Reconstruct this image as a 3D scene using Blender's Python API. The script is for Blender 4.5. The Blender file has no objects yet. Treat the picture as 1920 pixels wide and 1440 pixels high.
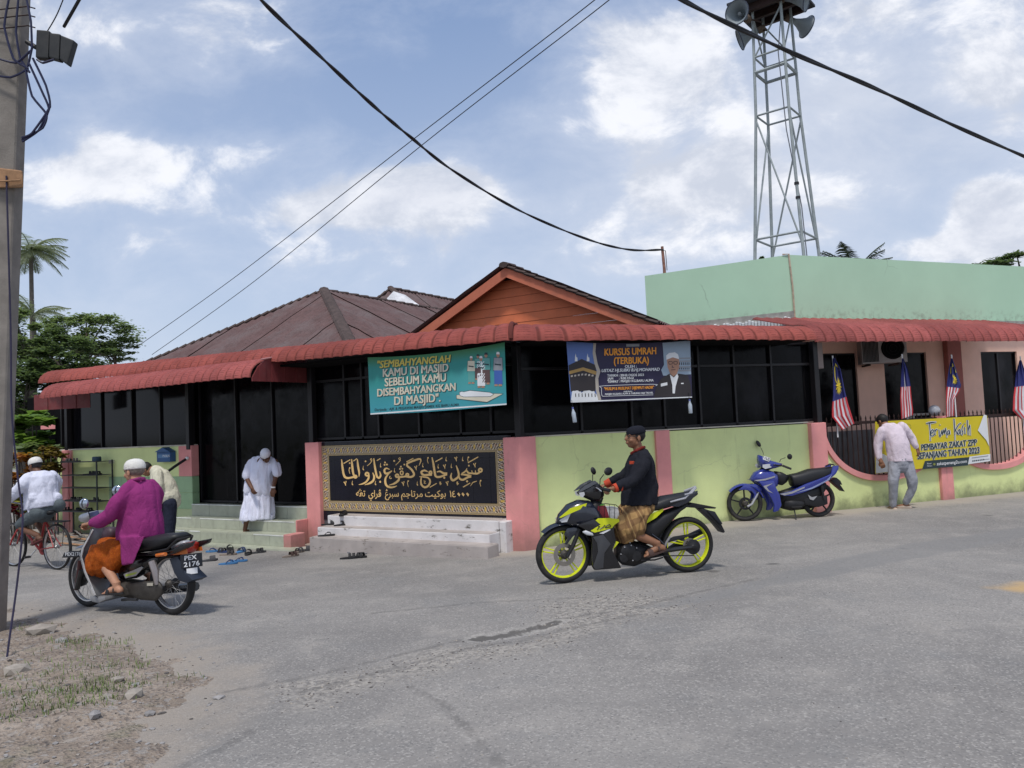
import bpy, bmesh, math, random
from mathutils import Vector, Matrix, noise
import numpy as np
random.seed(7)
SC = bpy.context.scene
COL = SC.collection
# ------------------------------------------------------------------ camera
FPX = 1450.0; CAMZ = 1.75
PITCH = math.atan(75.0/1450.0); ROLL = 0.045
FW = Vector((0, math.cos(PITCH), math.sin(PITCH)))
H0 = Vector((1, 0, 0)); U0 = H0.cross(FW).normalized()
RT = (H0*math.cos(ROLL) - U0*math.sin(ROLL)).normalized()
UP = (H0*math.sin(ROLL) + U0*math.cos(ROLL)).normalized()
CAM = Vector((0, 0, CAMZ))
cam_data = bpy.data.cameras.new('camera'); cam = bpy.data.objects.new('camera', cam_data)
COL.objects.link(cam); SC.camera = cam
cam_data.sensor_width = 36; cam_data.lens = 36*FPX/1920
cam_data.clip_start = 0.05; cam_data.clip_end = 5000
cam.matrix_world = Matrix(((RT.x, UP.x, -FW.x, 0), (RT.y, UP.y, -FW.y, 0), (RT.z, UP.z, -FW.z, CAMZ), (0, 0, 0, 1)))

def ray(px, py): return FW + RT*((px-960)/FPX) + UP*((720-py)/FPX)
def at(px, py, Y):
    d = ray(px, py); return CAM + d*(Y/d.y)
def on_plane(px, py, p, n):
    d = ray(px, py); return CAM + d*((p-CAM).dot(n)/d.dot(n))
# ------------------------------------------------------------------ sun, exposure
SUN_EL, SUN_AZ = math.radians(65), math.radians(192)      # azimuth from +Y towards +X
sl = bpy.data.lights.new('sun', 'SUN'); sl.energy = 2.2; sl.angle = math.radians(7); sl.color = (1.0, .95, .88)
so = bpy.data.objects.new('sun', sl); COL.objects.link(so)
sdir = Vector((math.sin(SUN_AZ)*math.cos(SUN_EL), math.cos(SUN_AZ)*math.cos(SUN_EL), math.sin(SUN_EL)))
so.rotation_euler = sdir.to_track_quat('Z', 'Y').to_euler()
SC.view_settings.view_transform = 'Standard'; SC.view_settings.look = 'None'
SC.view_settings.exposure = 0.25; SC.view_settings.gamma = 1.0; SC.view_settings.use_curve_mapping = False
SC.cycles.max_bounces = 6; SC.cycles.transparent_max_bounces = 24
# ------------------------------------------------------------------ node helpers
class NT:
    def __init__(s, tree): s.t = tree; s.n = tree.nodes; s.l = tree.links
    def new(s, typ, **kw):
        nd = s.n.new(typ)
        for k, v in kw.items(): setattr(nd, k, v)
        return nd
    def put(s, sock, v):
        if hasattr(v, 'links'): s.l.new(v, sock)
        elif isinstance(v, (tuple, list)) and len(v) == 3 and sock.type == 'RGBA': sock.default_value = (*v, 1)
        else: sock.default_value = v
    def m(s, op, a, b=None, c=None, clamp=False):
        nd = s.new('ShaderNodeMath', operation=op); nd.use_clamp = clamp
        s.put(nd.inputs[0], a)
        if b is not None: s.put(nd.inputs[1], b)
        if c is not None: s.put(nd.inputs[2], c)
        return nd.outputs[0]
    def mix(s, f, a, b, mode='MIX'):
        nd = s.new('ShaderNodeMix', data_type='RGBA', blend_type=mode)
        s.put(nd.inputs[0], f); s.put(nd.inputs[6], a); s.put(nd.inputs[7], b)
        return nd.outputs[2]
    def noise(s, vec, scale, detail=4, rough=.55, out=0, dist=0):
        nd = s.new('ShaderNodeTexNoise'); nd.inputs['Scale'].default_value = scale
        nd.inputs['Detail'].default_value = detail; nd.inputs['Roughness'].default_value = rough
        nd.inputs['Distortion'].default_value = dist
        if vec is not None: s.l.new(vec, nd.inputs['Vector'])
        return nd.outputs[out]
    def vor(s, vec, scale, feature='F1', out='Distance', rnd=1):
        nd = s.new('ShaderNodeTexVoronoi', feature=feature); nd.inputs['Scale'].default_value = scale
        nd.inputs['Randomness'].default_value = rnd
        if vec is not None: s.l.new(vec, nd.inputs['Vector'])
        return nd.outputs[out]
    def ramp(s, f, lo, hi, a=0.0, b=1.0, kind='SMOOTHSTEP'):
        nd = s.new('ShaderNodeMapRange', interpolation_type=kind)
        s.put(nd.inputs[0], f); s.put(nd.inputs[1], lo); s.put(nd.inputs[2], hi); s.put(nd.inputs[3], a); s.put(nd.inputs[4], b)
        return nd.outputs[0]
    def xyz(s, v):
        nd = s.new('ShaderNodeSeparateXYZ'); s.l.new(v, nd.inputs[0]); return nd.outputs
    def comb(s, x, y, z):
        nd = s.new('ShaderNodeCombineXYZ')
        for i, q in enumerate((x, y, z)): s.put(nd.inputs[i], q)
        return nd.outputs[0]
    def scale(s, v, k):
        nd = s.new('ShaderNodeVectorMath', operation='MULTIPLY'); s.l.new(v, nd.inputs[0]); nd.inputs[1].default_value = k
        return nd.outputs[0]
    def bump(s, h, strength=.3, dist=.01):
        nd = s.new('ShaderNodeBump'); nd.inputs['Strength'].default_value = strength; nd.inputs['Distance'].default_value = dist
        s.l.new(h, nd.inputs['Height']); return nd.outputs[0]
MATS = {}
def mat(name, col=(.5, .5, .5), rough=.7, metal=0, spec=.4, fn=None, vary=.12, vscale=3.0, bump=.0, bscale=60, dirt=0, coat=0):
    """general painted / plain surface: base colour with mottling, fine relief"""
    if name in MATS: return MATS[name]
    m = bpy.data.materials.new(name); m.use_nodes = True; MATS[name] = m
    t = NT(m.node_tree); b = t.n['Principled BSDF']
    b.inputs['Roughness'].default_value = rough; b.inputs['Metallic'].default_value = metal
    b.inputs['Specular IOR Level'].default_value = spec; b.inputs['Coat Weight'].default_value = coat
    if coat: b.inputs['Coat Roughness'].default_value = .08
    geo = t.new('ShaderNodeNewGeometry').outputs['Position']; tc = t.new('ShaderNodeTexCoord').outputs['Object']
    c = col
    if vary:
        n1 = t.noise(geo, vscale, 5, .6)
        f = t.ramp(n1, .3, .7, 1-vary, 1+vary, 'LINEAR')
        c = t.mix(1.0, col, t.comb(f, f, f), 'MULTIPLY')
    if dirt:
        n2 = t.noise(geo, 1.3, 8, .7); n3 = t.noise(geo, 14, 4, .6)
        d = t.m('MULTIPLY', t.ramp(n2, .42, .75), t.ramp(n3, .3, .7), clamp=True)
        c = t.mix(t.m('MULTIPLY', d, dirt, clamp=True), c, (.16, .14, .12))
    if fn: c = fn(t, b, c, geo, tc) or c
    t.put(b.inputs['Base Color'], c)
    if bump: t.l.new(t.bump(t.noise(geo, bscale, 4, .6), bump, .01), b.inputs['Normal'])
    return m
# ------------------------------------------------------------------ world: sky with clouds
W = bpy.data.worlds.new('World'); SC.world = W; W.use_nodes = True
t = NT(W.node_tree); bg = t.n['Background']
sky = t.new('ShaderNodeTexSky', sky_type='NISHITA'); sky.sun_disc = False
sky.sun_elevation = SUN_EL; sky.sun_rotation = SUN_AZ; sky.air_density = 1.0; sky.dust_density = 2.2; sky.ozone_density = 1.2
dirv = t.new('ShaderNodeTexCoord').outputs['Generated']
X, Y_, Z = t.xyz(dirv)[:]
ay = t.m('ADD', t.m('ABSOLUTE', Y_), .25)
gx = t.m('DIVIDE', X, t.m('MAXIMUM', t.m('ABSOLUTE', Y_), .05)); gz_ = t.m('DIVIDE', Z, t.m('MAXIMUM', t.m('ABSOLUTE', Y_), .05))
def blob(px, py, sx, sy, amp):
    d = ray(px, py); cx, cz = d.x/d.y, d.z/d.y
    a = t.m('DIVIDE', t.m('SUBTRACT', gx, cx), sx/FPX); b = t.m('DIVIDE', t.m('SUBTRACT', gz_, cz), sy/FPX)
    e = t.m('POWER', 2.718, t.m('MULTIPLY', t.m('ADD', t.m('MULTIPLY', a, a), t.m('MULTIPLY', b, b)), -1.0))
    return t.m('MULTIPLY', e, amp)
def total(lst):
    s = lst[0]
    for q in lst[1:]: s = t.m('ADD', s, q)
    return s
cover = total([blob(*q) for q in [
    (745, 372, 185, 50, .50), (590, 398, 100, 28, .24), (830, 345, 100, 40, .30), (700, 330, 60, 25, .12), (300, 292, 190, 42, .24), (130, 330, 170, 60, .26), (420, 150, 60, 50, .10),
    (420, 60, 150, 80, .18), (90, 60, 160, 80, .16), (165, 245, 50, 22, .12), (1200, 140, 190, 90, .36), (1330, 330, 150, 60, .14), (1400, 250, 180, 90, .10), (1750, 130, 260, 120, .16),
    (1290, 350, 130, 60, .26), (1450, 420, 220, 90, .18), (1835, 400, 62, 70, .50), (1770, 460, 90, 40, .38), (1920, 450, 80, 110, .46), (1690, 340, 240, 60, .04), (1900, 180, 110, 110, .22),
    (1150, 60, 180, 60, .14), (1600, 20, 420, 50, .22), (1080, 420, 80, 40, .10), (960, 480, 900, 70, .06), (700, 470, 260, 40, .1),
    (880, 150, 240, 150, -.26), (620, 200, 200, 110, -.16), (1290, 235, 90, 40, -.10), (1680, 430, 110, 28, -.22), (1760, 215, 80, 18, -.12), (1840, 310, 60, 30, -.2), (260, 140, 160, 60, -.06), (1570, 175, 110, 30, -.12), (1000, 330, 130, 60, -.1)]])
off = (0, 0, .035)
def cnoise(v):
    sv = t.comb(t.m('DIVIDE', t.xyz(v)[0], ay), t.m('MULTIPLY', t.m('DIVIDE', t.xyz(v)[2], ay), 1.55), t.m('MULTIPLY', Y_, .3))
    big = t.noise(sv, 3.4, 3, .5); fine = t.noise(sv, 9.0, 9, .62, dist=.25)
    return t.m('ADD', t.m('MULTIPLY', big, .38), t.m('MULTIPLY', fine, .62))
va = t.new('ShaderNodeVectorMath', operation='ADD'); t.l.new(dirv, va.inputs[0]); va.inputs[1].default_value = off
n0 = cnoise(dirv); n1 = cnoise(va.outputs[0])
front = t.ramp(Y_, .0, .3)
cov = t.m('ADD', t.m('MULTIPLY', cover, front), t.m('MULTIPLY', t.m('SUBTRACT', 1.0, front), .14))
dens = t.m('ADD', t.m('MULTIPLY', n0, 1.35), cov)
mask = t.ramp(dens, .77, .95)
veil = t.ramp(dens, .50, 1.1)
lit = t.ramp(t.m('SUBTRACT', n0, n1), -.10, .12)
deep = t.ramp(dens, .92, 1.45)
ccol = t.mix(lit, (.52, .56, .65), (.84, .85, .89))
ccol = t.mix(t.m('MULTIPLY', deep, .45), ccol, (.55, .58, .67))
nish = t.new('ShaderNodeVectorMath', operation='SCALE'); t.l.new(sky.outputs[0], nish.inputs[0]); nish.inputs['Scale'].default_value = .085
haze = t.ramp(Z, 0.0, .55, 1.0, 0.0, 'LINEAR')
blue = t.mix(t.ramp(haze, 0, 1, .50, .86, 'LINEAR'), nish.outputs[0], t.mix(haze, (.25, .38, .67), (.58, .66, .79)))
gv = t.m('MULTIPLY', total([blob(1650, 160, 420, 190, .85), blob(1350, 380, 420, 150, .5), blob(250, 80, 260, 160, .35)]), front, clamp=True)
blue = t.mix(t.m('MULTIPLY', gv, t.ramp(n0, .3, .6, .55, 1.0)), blue, (.56, .60, .69))
blue = t.mix(t.m('MULTIPLY', veil, .65), blue, (.60, .65, .76))
allc = t.mix(t.m('MULTIPLY', mask, .88), blue, ccol)
below = t.ramp(Z, -.06, -.01)
allc = t.mix(below, (.22, .21, .20), allc)
t.l.new(allc, bg.inputs[0]); bg.inputs[1].default_value = 1.0
# ------------------------------------------------------------------ object helpers
def link(o, parent=None):
    COL.objects.link(o)
    if parent is not None:
        o.parent = parent
        o.matrix_parent_inverse = Matrix.Identity(4)
    return o
def world_of(o):
    m = Matrix.Identity(4)
    while o is not None:
        m = o.matrix_basis @ m; o = o.parent
    return m
def tag(o, label=None, cat=None, group=None, kind=None):
    if label: o['label'] = label
    if cat: o['category'] = cat
    if group: o['group'] = group
    if kind: o['kind'] = kind
    return o
def thing(name, label, cat, loc=(0, 0, 0), rz=0.0, group=None):
    o = bpy.data.objects.new(name, None); o.empty_display_size = .1; COL.objects.link(o)
    o.location = loc; o.rotation_euler = (0, 0, rz); return tag(o, label, cat, group)
class MB:
    """mesh builder (world or local coordinates); build() links it, optional world->parent-local conversion"""
    def __init__(s): s.v = []; s.f = []; s.mi = []; s.uv = {}
    def add(s, vs, fs, mi=0):
        k = len(s.v); s.v += [Vector(q) for q in vs]; s.f += [tuple(i+k for i in f) for f in fs]; s.mi += [mi]*len(fs); return s
    def quad(s, a, b, c, d, mi=0): return s.add([a, b, c, d], [(0, 1, 2, 3)], mi)
    def hexa(s, p, mi=0):      # 8 corners: bottom 4 ccw, top 4
        return s.add(p, [(3, 2, 1, 0), (4, 5, 6, 7), (0, 1, 5, 4), (1, 2, 6, 5), (2, 3, 7, 6), (3, 0, 4, 7)], mi)
    def box(s, a, b, mi=0):
        x0, y0, z0 = a; x1, y1, z1 = b
        return s.hexa([(x0, y0, z0), (x1, y0, z0), (x1, y1, z0), (x0, y1, z0), (x0, y0, z1), (x1, y0, z1), (x1, y1, z1), (x0, y1, z1)], mi)
    def tube(s, pts, r, n=8, mi=0, cap=True, flat=1.0, upv=None):
        pts = [Vector(p) for p in pts]; rs = r if isinstance(r, (list, tuple)) else [r]*len(pts)
        vs = []; N = len(pts); prev = None
        for i, p in enumerate(pts):
            d = (pts[min(i+1, N-1)] - pts[max(i-1, 0)]).normalized()
            u = prev if prev is not None else (Vector(upv) if upv is not None else (Vector((0, 0, 1)) if abs(d.z) < .9 else Vector((0, 1, 0))))
            a = d.cross(u);
            if a.length < 1e-6: a = d.orthogonal()
            a.normalize(); b = a.cross(d).normalized(); prev = b
            for k in range(n):
                an = 2*math.pi*k/n; vs.append(p + a*math.cos(an)*rs[i] + b*math.sin(an)*rs[i]*flat)
        fs = [(i*n+k, i*n+(k+1) % n, (i+1)*n+(k+1) % n, (i+1)*n+k) for i in range(N-1) for k in range(n)]
        if cap: fs += [tuple(range(n-1, -1, -1)), tuple((N-1)*n+k for k in range(n))]
        return s.add(vs, fs, mi)
    def lathe(s, prof, n=16, M=None, mi=0):   # prof: (r, h) along z
        M = M or Matrix.Identity(4); vs = []
        for r, h in prof:
            for k in range(n):
                an = 2*math.pi*k/n; vs.append(M @ Vector((r*math.cos(an), r*math.sin(an), h)))
        fs = [(i*n+k, i*n+(k+1) % n, (i+1)*n+(k+1) % n, (i+1)*n+k) for i in range(len(prof)-1) for k in range(n)]
        if prof[0][0] > 1e-4: fs.append(tuple(range(n-1, -1, -1)))
        if prof[-1][0] > 1e-4: fs.append(tuple((len(prof)-1)*n+k for k in range(n)))
        return s.add(vs, fs, mi)
    def ball(s, c, r, n=12, m=8, mi=0, M=None):
        c = Vector(c); r = (r, r, r) if not isinstance(r, (tuple, list)) else r; M3 = (M or Matrix.Identity(4)).to_3x3()
        vs = []; 
        for i in range(m+1):
            ph = math.pi*i/m
            for k in range(n):
                an = 2*math.pi*k/n
                vs.append(c + M3 @ Vector((r[0]*math.sin(ph)*math.cos(an), r[1]*math.sin(ph)*math.sin(an), -r[2]*math.cos(ph))))
        fs = [(i*n+k, i*n+(k+1) % n, (i+1)*n+(k+1) % n, (i+1)*n+k) for i in range(m) for k in range(n)]
        return s.add(vs, fs, mi)
    def grid(s, fn, nu, nv, mi=0, uv=False):
        k0 = len(s.v)
        vs = [fn(i/nu, j/nv) for i in range(nu+1) for j in range(nv+1)]
        fs = [(i*(nv+1)+j, (i+1)*(nv+1)+j, (i+1)*(nv+1)+j+1, i*(nv+1)+j+1) for i in range(nu) for j in range(nv)]
        s.add(vs, fs, mi)
        if uv:
            for i in range(nu+1):
                for j in range(nv+1): s.uv[k0+i*(nv+1)+j] = (i/nu, j/nv)
        return s
    def mesh(s, name, mats, smooth=False, bevel=0, seg=1, weld=False, inv=None):
        me = bpy.data.meshes.new(name)
        vs = [inv @ q for q in s.v] if inv else s.v
        me.from_pydata([tuple(q) for q in vs], [], s.f)
        for m_ in (mats if isinstance(mats, (list, tuple)) else [mats]): me.materials.append(m_)
        for p, i in zip(me.polygons, s.mi): p.material_index = i
        if s.uv:
            ul = me.uv_layers.new(name='UVMap')
            for lp in me.loops: ul.data[lp.index].uv = s.uv.get(lp.vertex_index, (0, 0))
        if weld or bevel or True:
            bm = bmesh.new(); bm.from_mesh(me)
            if weld or bevel: bmesh.ops.remove_doubles(bm, verts=bm.verts, dist=1e-5)
            if not getattr(s, 'keepn', False): bmesh.ops.recalc_face_normals(bm, faces=bm.faces)
            if bevel:
                ed = [e for e in bm.edges if len(e.link_faces) == 2 and e.calc_face_angle(0) > .5]
                bmesh.ops.bevel(bm, geom=ed, offset=bevel, offset_type='OFFSET', segments=seg, profile=.6, affect='EDGES', clamp_overlap=True)
            bm.to_mesh(me); bm.free()
        if smooth:
            for p in me.polygons: p.use_smooth = True
            if smooth != 'all':
                try: me.set_sharp_from_angle(angle=math.radians(38 if smooth is True else smooth))
                except Exception: pass
        return me
    def build(s, name, mats, parent=None, smooth=False, bevel=0, seg=1, local=False, weld=False):
        inv = None
        if parent is not None and not local: inv = world_of(parent).inverted()
        return link(bpy.data.objects.new(name, s.mesh(name, mats, smooth, bevel, seg, weld, inv)), parent)
def copy_tree(o, parent=None):
    c = o.copy(); link0 = COL.objects.link(c)
    if parent is not None: c.parent = parent
    for ch in list(o.children): copy_tree(ch, c)
    return c
# ------------------------------------------------------------------ facade frames
class Frame:
    def __init__(s, o, d, n): s.o, s.d, s.n = Vector(o), Vector(d), Vector(n)
    def p(s, u, v, z): return Vector((s.o.x, s.o.y, 0)) + s.d*u + s.n*v + Vector((0, 0, z))
    def px(s, x, y, v=0):           # pixel -> (u, z) on the plane at offset v
        q = on_plane(x, y, s.p(0, v, 0), s.n); w = q - s.p(0, v, 0); return w.dot(s.d), q.z
    def P(s, x, y, v=0): return on_plane(x, y, s.p(0, v, 0), s.n)
    def box(s, mb, u0, u1, v0, v1, z0, z1, mi=0):
        P = s.p
        return mb.hexa([P(u0, v0, z0), P(u1, v0, z0), P(u1, v1, z0), P(u0, v1, z0), P(u0, v0, z1), P(u1, v0, z1), P(u1, v1, z1), P(u0, v1, z1)], mi)
def hdir(x):
    y = 720+75-ROLL*(x-960); d = ray(x, y); d = Vector((d.x, d.y, 0)).normalized(); return d
C0 = at(985, 1035, 11.15)
vL = hdir(-1400); vL = vL if vL.x < 0 else -vL
vR = hdir(4570)
FL = Frame(C0, vL, Vector((-vL.y, vL.x, 0)) if (-vL.y) < 0 and vL.x < 0 else Vector((vL.y, -vL.x, 0)))
FR = Frame(C0, vR, Vector((vR.y, -vR.x, 0)))
# ------------------------------------------------------------------ ground
GC = [(.55, 8.05, .10), (1.9, 8.3, .10), (-3.57, 8.15, .02), (-4.66, 8.5, .0), (.19, 11.15, -.11), (3.6, 12.2, .10), (4.9, 12.7, .06), (5.6, 13.4, .0), (7.7, 14.2, .02), (9.7, 15., .0), (-4.2, 12.2, -.15), (-2.0, 11.4, -.07),
      (-6.9, 11, -.08), (-9.5, 16, -.2), (0, 0, 0), (0, 4, .03), (-3, 4, .02), (4, 4, .02), (10, 10, .02), (14, 16, .05), (5, 11, -.02), (-12, 22, -.2), (-8, 6, 0)]
def gz(x, y):
    sw = sz = 0.0
    for cx, cy, cz in GC:
        w = math.exp(-((x-cx)**2+(y-cy)**2)/(2*1.7**2)) + 1e-6/(1+((x-cx)**2+(y-cy)**2)); sw += w; sz += w*cz
    return sz/sw
def G(px, py, dz=0.0):
    d = ray(px, py); T = (0-CAMZ)/d.z
    for _ in range(12):
        p = CAM + d*T; T = (gz(p.x, p.y)+dz-CAMZ)/d.z
    return CAM + d*T
# ================================================================== MATERIALS
def grime_low(col2=(.10, .11, .07), z0=.0, h=.30, amt=.75):
    def fn(t, b, c, geo, tc):
        z = t.xyz(geo)[2]
        n = t.noise(geo, 2.2, 7, .7); n2 = t.noise(t.scale(geo, (9, 9, 1.2)), 1.0, 4, .6)
        e = t.m('ADD', t.m('SUBTRACT', z, z0), t.m('MULTIPLY', t.m('SUBTRACT', n, .5), -.7))
        g = t.ramp(e, -.05, h, amt, 0.0)
        c = t.mix(g, c, col2)
        s = t.m('MULTIPLY', t.ramp(n2, .56, .74), t.ramp(n, .4, .7))
        c = t.mix(t.m('MULTIPLY', s, .30, clamp=True), c, (.13, .13, .10)); dd = t.vor(t.mix(.25, geo, t.noise(geo, 2.5, 3, .6, out=1)), .8, 'DISTANCE_TO_EDGE')
        c = t.mix(t.m('MULTIPLY', t.m('MULTIPLY', t.ramp(dd, .002, .005, 1, 0), t.ramp(t.noise(geo, 1.1, 3, .5), .53, .62)), .16), c, (.14, .15, .10))
        return t.mix(t.m('MULTIPLY', t.ramp(t.noise(geo, 1.0, 7, .65), .5, .75), .12), c, (.30, .33, .20))
    return fn
M_lime = mat('lime_render', (.68, .76, .35), .85, fn=grime_low(), vary=.07, vscale=1.6, bump=.25, bscale=50)
M_pink = mat('pink_paint', (.74, .30, .29), .8, fn=grime_low((.13, .10, .08), -.1, .5, .6), vary=.10, bump=.25, bscale=60)
M_pinkred = mat('pink_red_paint', (.55, .12, .10), .8, vary=.12, bump=.2)
M_peach = mat('peach_wall', (.84, .55, .44), .85, vary=.06, bump=.2)
M_rosewall = mat('rose_pilaster', (.36, .13, .11), .85, vary=.08)
M_cap = mat('wall_cap', (.55, .52, .44), .8, vary=.2)
def green_fn(t, b, c, geo, tc):
    n = t.noise(geo, .8, 6, .6); d = t.vor(t.mix(.25, geo, t.noise(geo, 2.0, 3, .6, out=1)), .55, 'DISTANCE_TO_EDGE')
    cr = t.m('MULTIPLY', t.ramp(d, .002, .0055, 1, 0), t.ramp(n, .5, .62))
    z = t.xyz(geo)[2]; st = t.m('MULTIPLY', t.ramp(z, 3.55, 3.85, 1, 0), t.ramp(t.noise(geo, 7, 6, .7), .45, .7))
    c = t.mix(t.m('MULTIPLY', st, .5), c, (.16, .15, .12))
    return t.mix(t.m('MULTIPLY', cr, .30, clamp=True), c, (.10, .14, .11))
M_green = mat('mint_parapet', (.42, .62, .46), .75, fn=green_fn, vary=.06, vscale=.6, bump=.12)
M_cement = mat('cement', (.30, .29, .27), .9, vary=.3, vscale=8, bump=.4)
M_flash = mat('white_flashing', (.62, .64, .66), .5, vary=.12)
M_dark = mat('dark_aluminium', (.009, .008, .010), .45, spec=.4, vary=.1)
def glass_fn(t, b, c, geo, tc):
    r = t.new('ShaderNodeObjectInfo').outputs['Random']; n = t.noise(t.scale(geo, (1, 1, .5)), 1.6, 5, .6); z = t.noise(t.scale(geo, (9, 9, .6)), 1.0, 4, .6)
    t.l.new(t.ramp(t.noise(geo, 5, 6, .7), .3, .8, .06, .30), b.inputs['Roughness'])
    c = t.mix(t.m('MULTIPLY', t.ramp(n, .48, .7), t.m('MULTIPLY', r, .9)), c, (.020, .019, .022)); return t.mix(t.m('MULTIPLY', t.ramp(z, .6, .75), .5), c, (.015, .014, .014))  # pale patches and streaks: faint interior and reflections put into the glass colour
M_glass = mat('tinted_glass', (.003, .003, .004), .08, spec=.10, vary=0, fn=glass_fn)
M_glass2 = mat('tinted_glass_clearer', (.006, .006, .008), .10, spec=.14, vary=0)
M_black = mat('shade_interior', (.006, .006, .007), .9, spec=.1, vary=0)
def awn_fn(t, b, c, geo, tc):
    oi = t.new('ShaderNodeObjectInfo').outputs['Random']
    v = t.ramp(oi, 0, 1, .80, 1.2, 'LINEAR'); c = t.mix(1.0, c, t.comb(v, v, v), 'MULTIPLY')
    n = t.noise(geo, 3, 8, .7); f = t.m('MULTIPLY', t.ramp(n, .5, .78), .55)
    c = t.mix(t.m('MULTIPLY', f, .5), c, (.30, .13, .11))
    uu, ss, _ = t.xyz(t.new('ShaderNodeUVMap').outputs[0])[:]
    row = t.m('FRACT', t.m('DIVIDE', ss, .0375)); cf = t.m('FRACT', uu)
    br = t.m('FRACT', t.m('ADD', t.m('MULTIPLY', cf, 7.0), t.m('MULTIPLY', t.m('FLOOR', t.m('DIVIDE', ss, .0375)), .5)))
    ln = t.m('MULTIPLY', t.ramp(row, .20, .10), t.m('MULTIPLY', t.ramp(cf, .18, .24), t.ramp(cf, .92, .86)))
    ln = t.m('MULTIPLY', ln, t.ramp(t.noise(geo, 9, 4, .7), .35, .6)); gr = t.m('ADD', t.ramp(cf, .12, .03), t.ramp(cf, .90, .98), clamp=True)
    c = t.mix(t.m('MULTIPLY', ln, .8), c, (.06, .014, .012)); c = t.mix(t.m('MULTIPLY', gr, .65), c, (.07, .02, .016))  # shade of the rib grooves and tile-course recesses painted into the colour
    t.l.new(t.bump(t.m('SUBTRACT', 1.0, ln), .5, .006), b.inputs['Normal'])
    n2 = t.noise(geo, 24, 4, .7)
    return t.mix(t.m('MULTIPLY', t.ramp(n2, .55, .8), .5), c, (.055, .022, .022))
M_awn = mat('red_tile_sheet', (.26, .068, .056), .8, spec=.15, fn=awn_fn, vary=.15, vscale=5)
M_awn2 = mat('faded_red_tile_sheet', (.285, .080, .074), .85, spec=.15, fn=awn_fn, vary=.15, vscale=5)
M_clad = mat('maroon_cladding', (.16, .03, .032), .6, vary=.15, dirt=.3)
def roof_fn(t, b, c, geo, tc):
    n = t.noise(geo, 1.2, 8, .7); c = t.mix(t.ramp(n, .4, .75), c, (.145, .115, .115))
    n2 = t.noise(geo, 20, 4, .7)
    return t.mix(t.m('MULTIPLY', t.ramp(n2, .5, .75), .55), c, (.035, .025, .025))
M_roof = mat('weathered_roof_sheet', (.115, .068, .066), .9, fn=roof_fn, vary=.2)
M_ridge = mat('ridge_cap', (.07, .05, .045), .9, vary=.35, vscale=9)
M_orange = mat('orange_board', (.66, .175, .075), .7, vary=.10, dirt=.25)
M_orange2 = mat('orange_bargeboard', (.50, .15, .085), .7, vary=.12, dirt=.6)
M_zinc = mat('bare_zinc', (.55, .56, .58), .4, metal=.6, vary=.25)
M_steel = mat('painted_steel', (.29, .33, .34), .6, metal=.1, vary=.2, dirt=.3)
M_tile = mat('sage_step_tile', (.40, .425, .335), .35, spec=.5, vary=.12, vscale=6, dirt=.35)
M_tilegreen = mat('green_wall_tile', (.30, .46, .26), .35, spec=.5, vary=.06, vscale=6)
M_grout = mat('grout', (.45, .46, .42), .8)
M_nose = mat('white_nosing', (.72, .74, .72), .5, vary=.2, dirt=.6)
def wstep(t, b, c, geo, tc):
    n = t.noise(t.scale(geo, (1, 1, 3)), 3.2, 9, .72); n2 = t.noise(geo, 26, 5, .7)
    f = t.m('MULTIPLY', t.ramp(n, .56, .66), t.ramp(n2, .35, .6)); c = t.mix(f, c, (.10, .09, .07))
    return t.mix(t.ramp(t.noise(geo, 5, 6, .7), .5, .8, 0, .4), c, (.45, .38, .33))
M_wstep = mat('chipped_white_paint', (.66, .64, .64), .75, fn=wstep, vary=.08, bump=.3)
M_wtread = mat('dusty_tread', (.40, .36, .34), .85, fn=wstep, vary=.15, bump=.3)
M_white = mat('white_plastic', (.75, .76, .77), .45, vary=.05)
M_iron = mat('dark_iron', (.035, .018, .016), .6, metal=.3, vary=.3)
M_conc = mat('pole_concrete', (.215, .195, .175), .9, vary=.25, vscale=4, dirt=.5, bump=.4, bscale=90)
M_cable = mat('cable_black', (.012, .012, .015), .55, vary=0)
M_wood = mat('old_timber', (.30, .17, .09), .8, vary=.3, vscale=12)
# ================================================================== MOSQUE BUILDING
mosque = thing('mosque', 'low mosque hall with dark tinted windows under red tiled awnings', 'mosque', (FL.p(0, -2, 0)))
def ux(F, x, y, v=0): return F.px(x, y, v)[0]
def zx(F, x, y, v=0): return F.px(x, y, v)[1]
KM = FR.n.dot(FL.d)/(1+FL.n.dot(FR.n))                     # mitre factor on the left frame
KR = FL.n.dot(FR.d)/(1+FL.n.dot(FR.n))
ZT, ZE = 1.56, 2.93
def band(F, u0, u1, z0, z1, mull, trans, v=-.10, name='window', gm=None, frame_w=.038):
    fr = MB(); us = sorted([u0, u1]+list(mull)); zs = sorted([z0, z1]+list(trans))
    for u in us: F.box(fr, u-frame_w/2, u+frame_w/2, v-.04, v+.03, z0, z1)
    for z in zs:
        for a, b in zip(us[:-1], us[1:]): F.box(fr, a+frame_w/2, b-frame_w/2, v-.035, v+.025, z-.022, z+.022)
    f = fr.build('window_frame', M_dark, mosque, bevel=.004)
    for i, (a, b) in enumerate(zip(us[:-1], us[1:])):
        for c, d in zip(zs[:-1], zs[1:]):
            g = MB(); vv = v - .012*(1+(i % 2))
            F.box(g, a+frame_w/2, b-frame_w/2, vv-.006, vv, c+.022, d-.022)
            g.build('pane', gm or M_glass, f)
    return f
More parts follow.
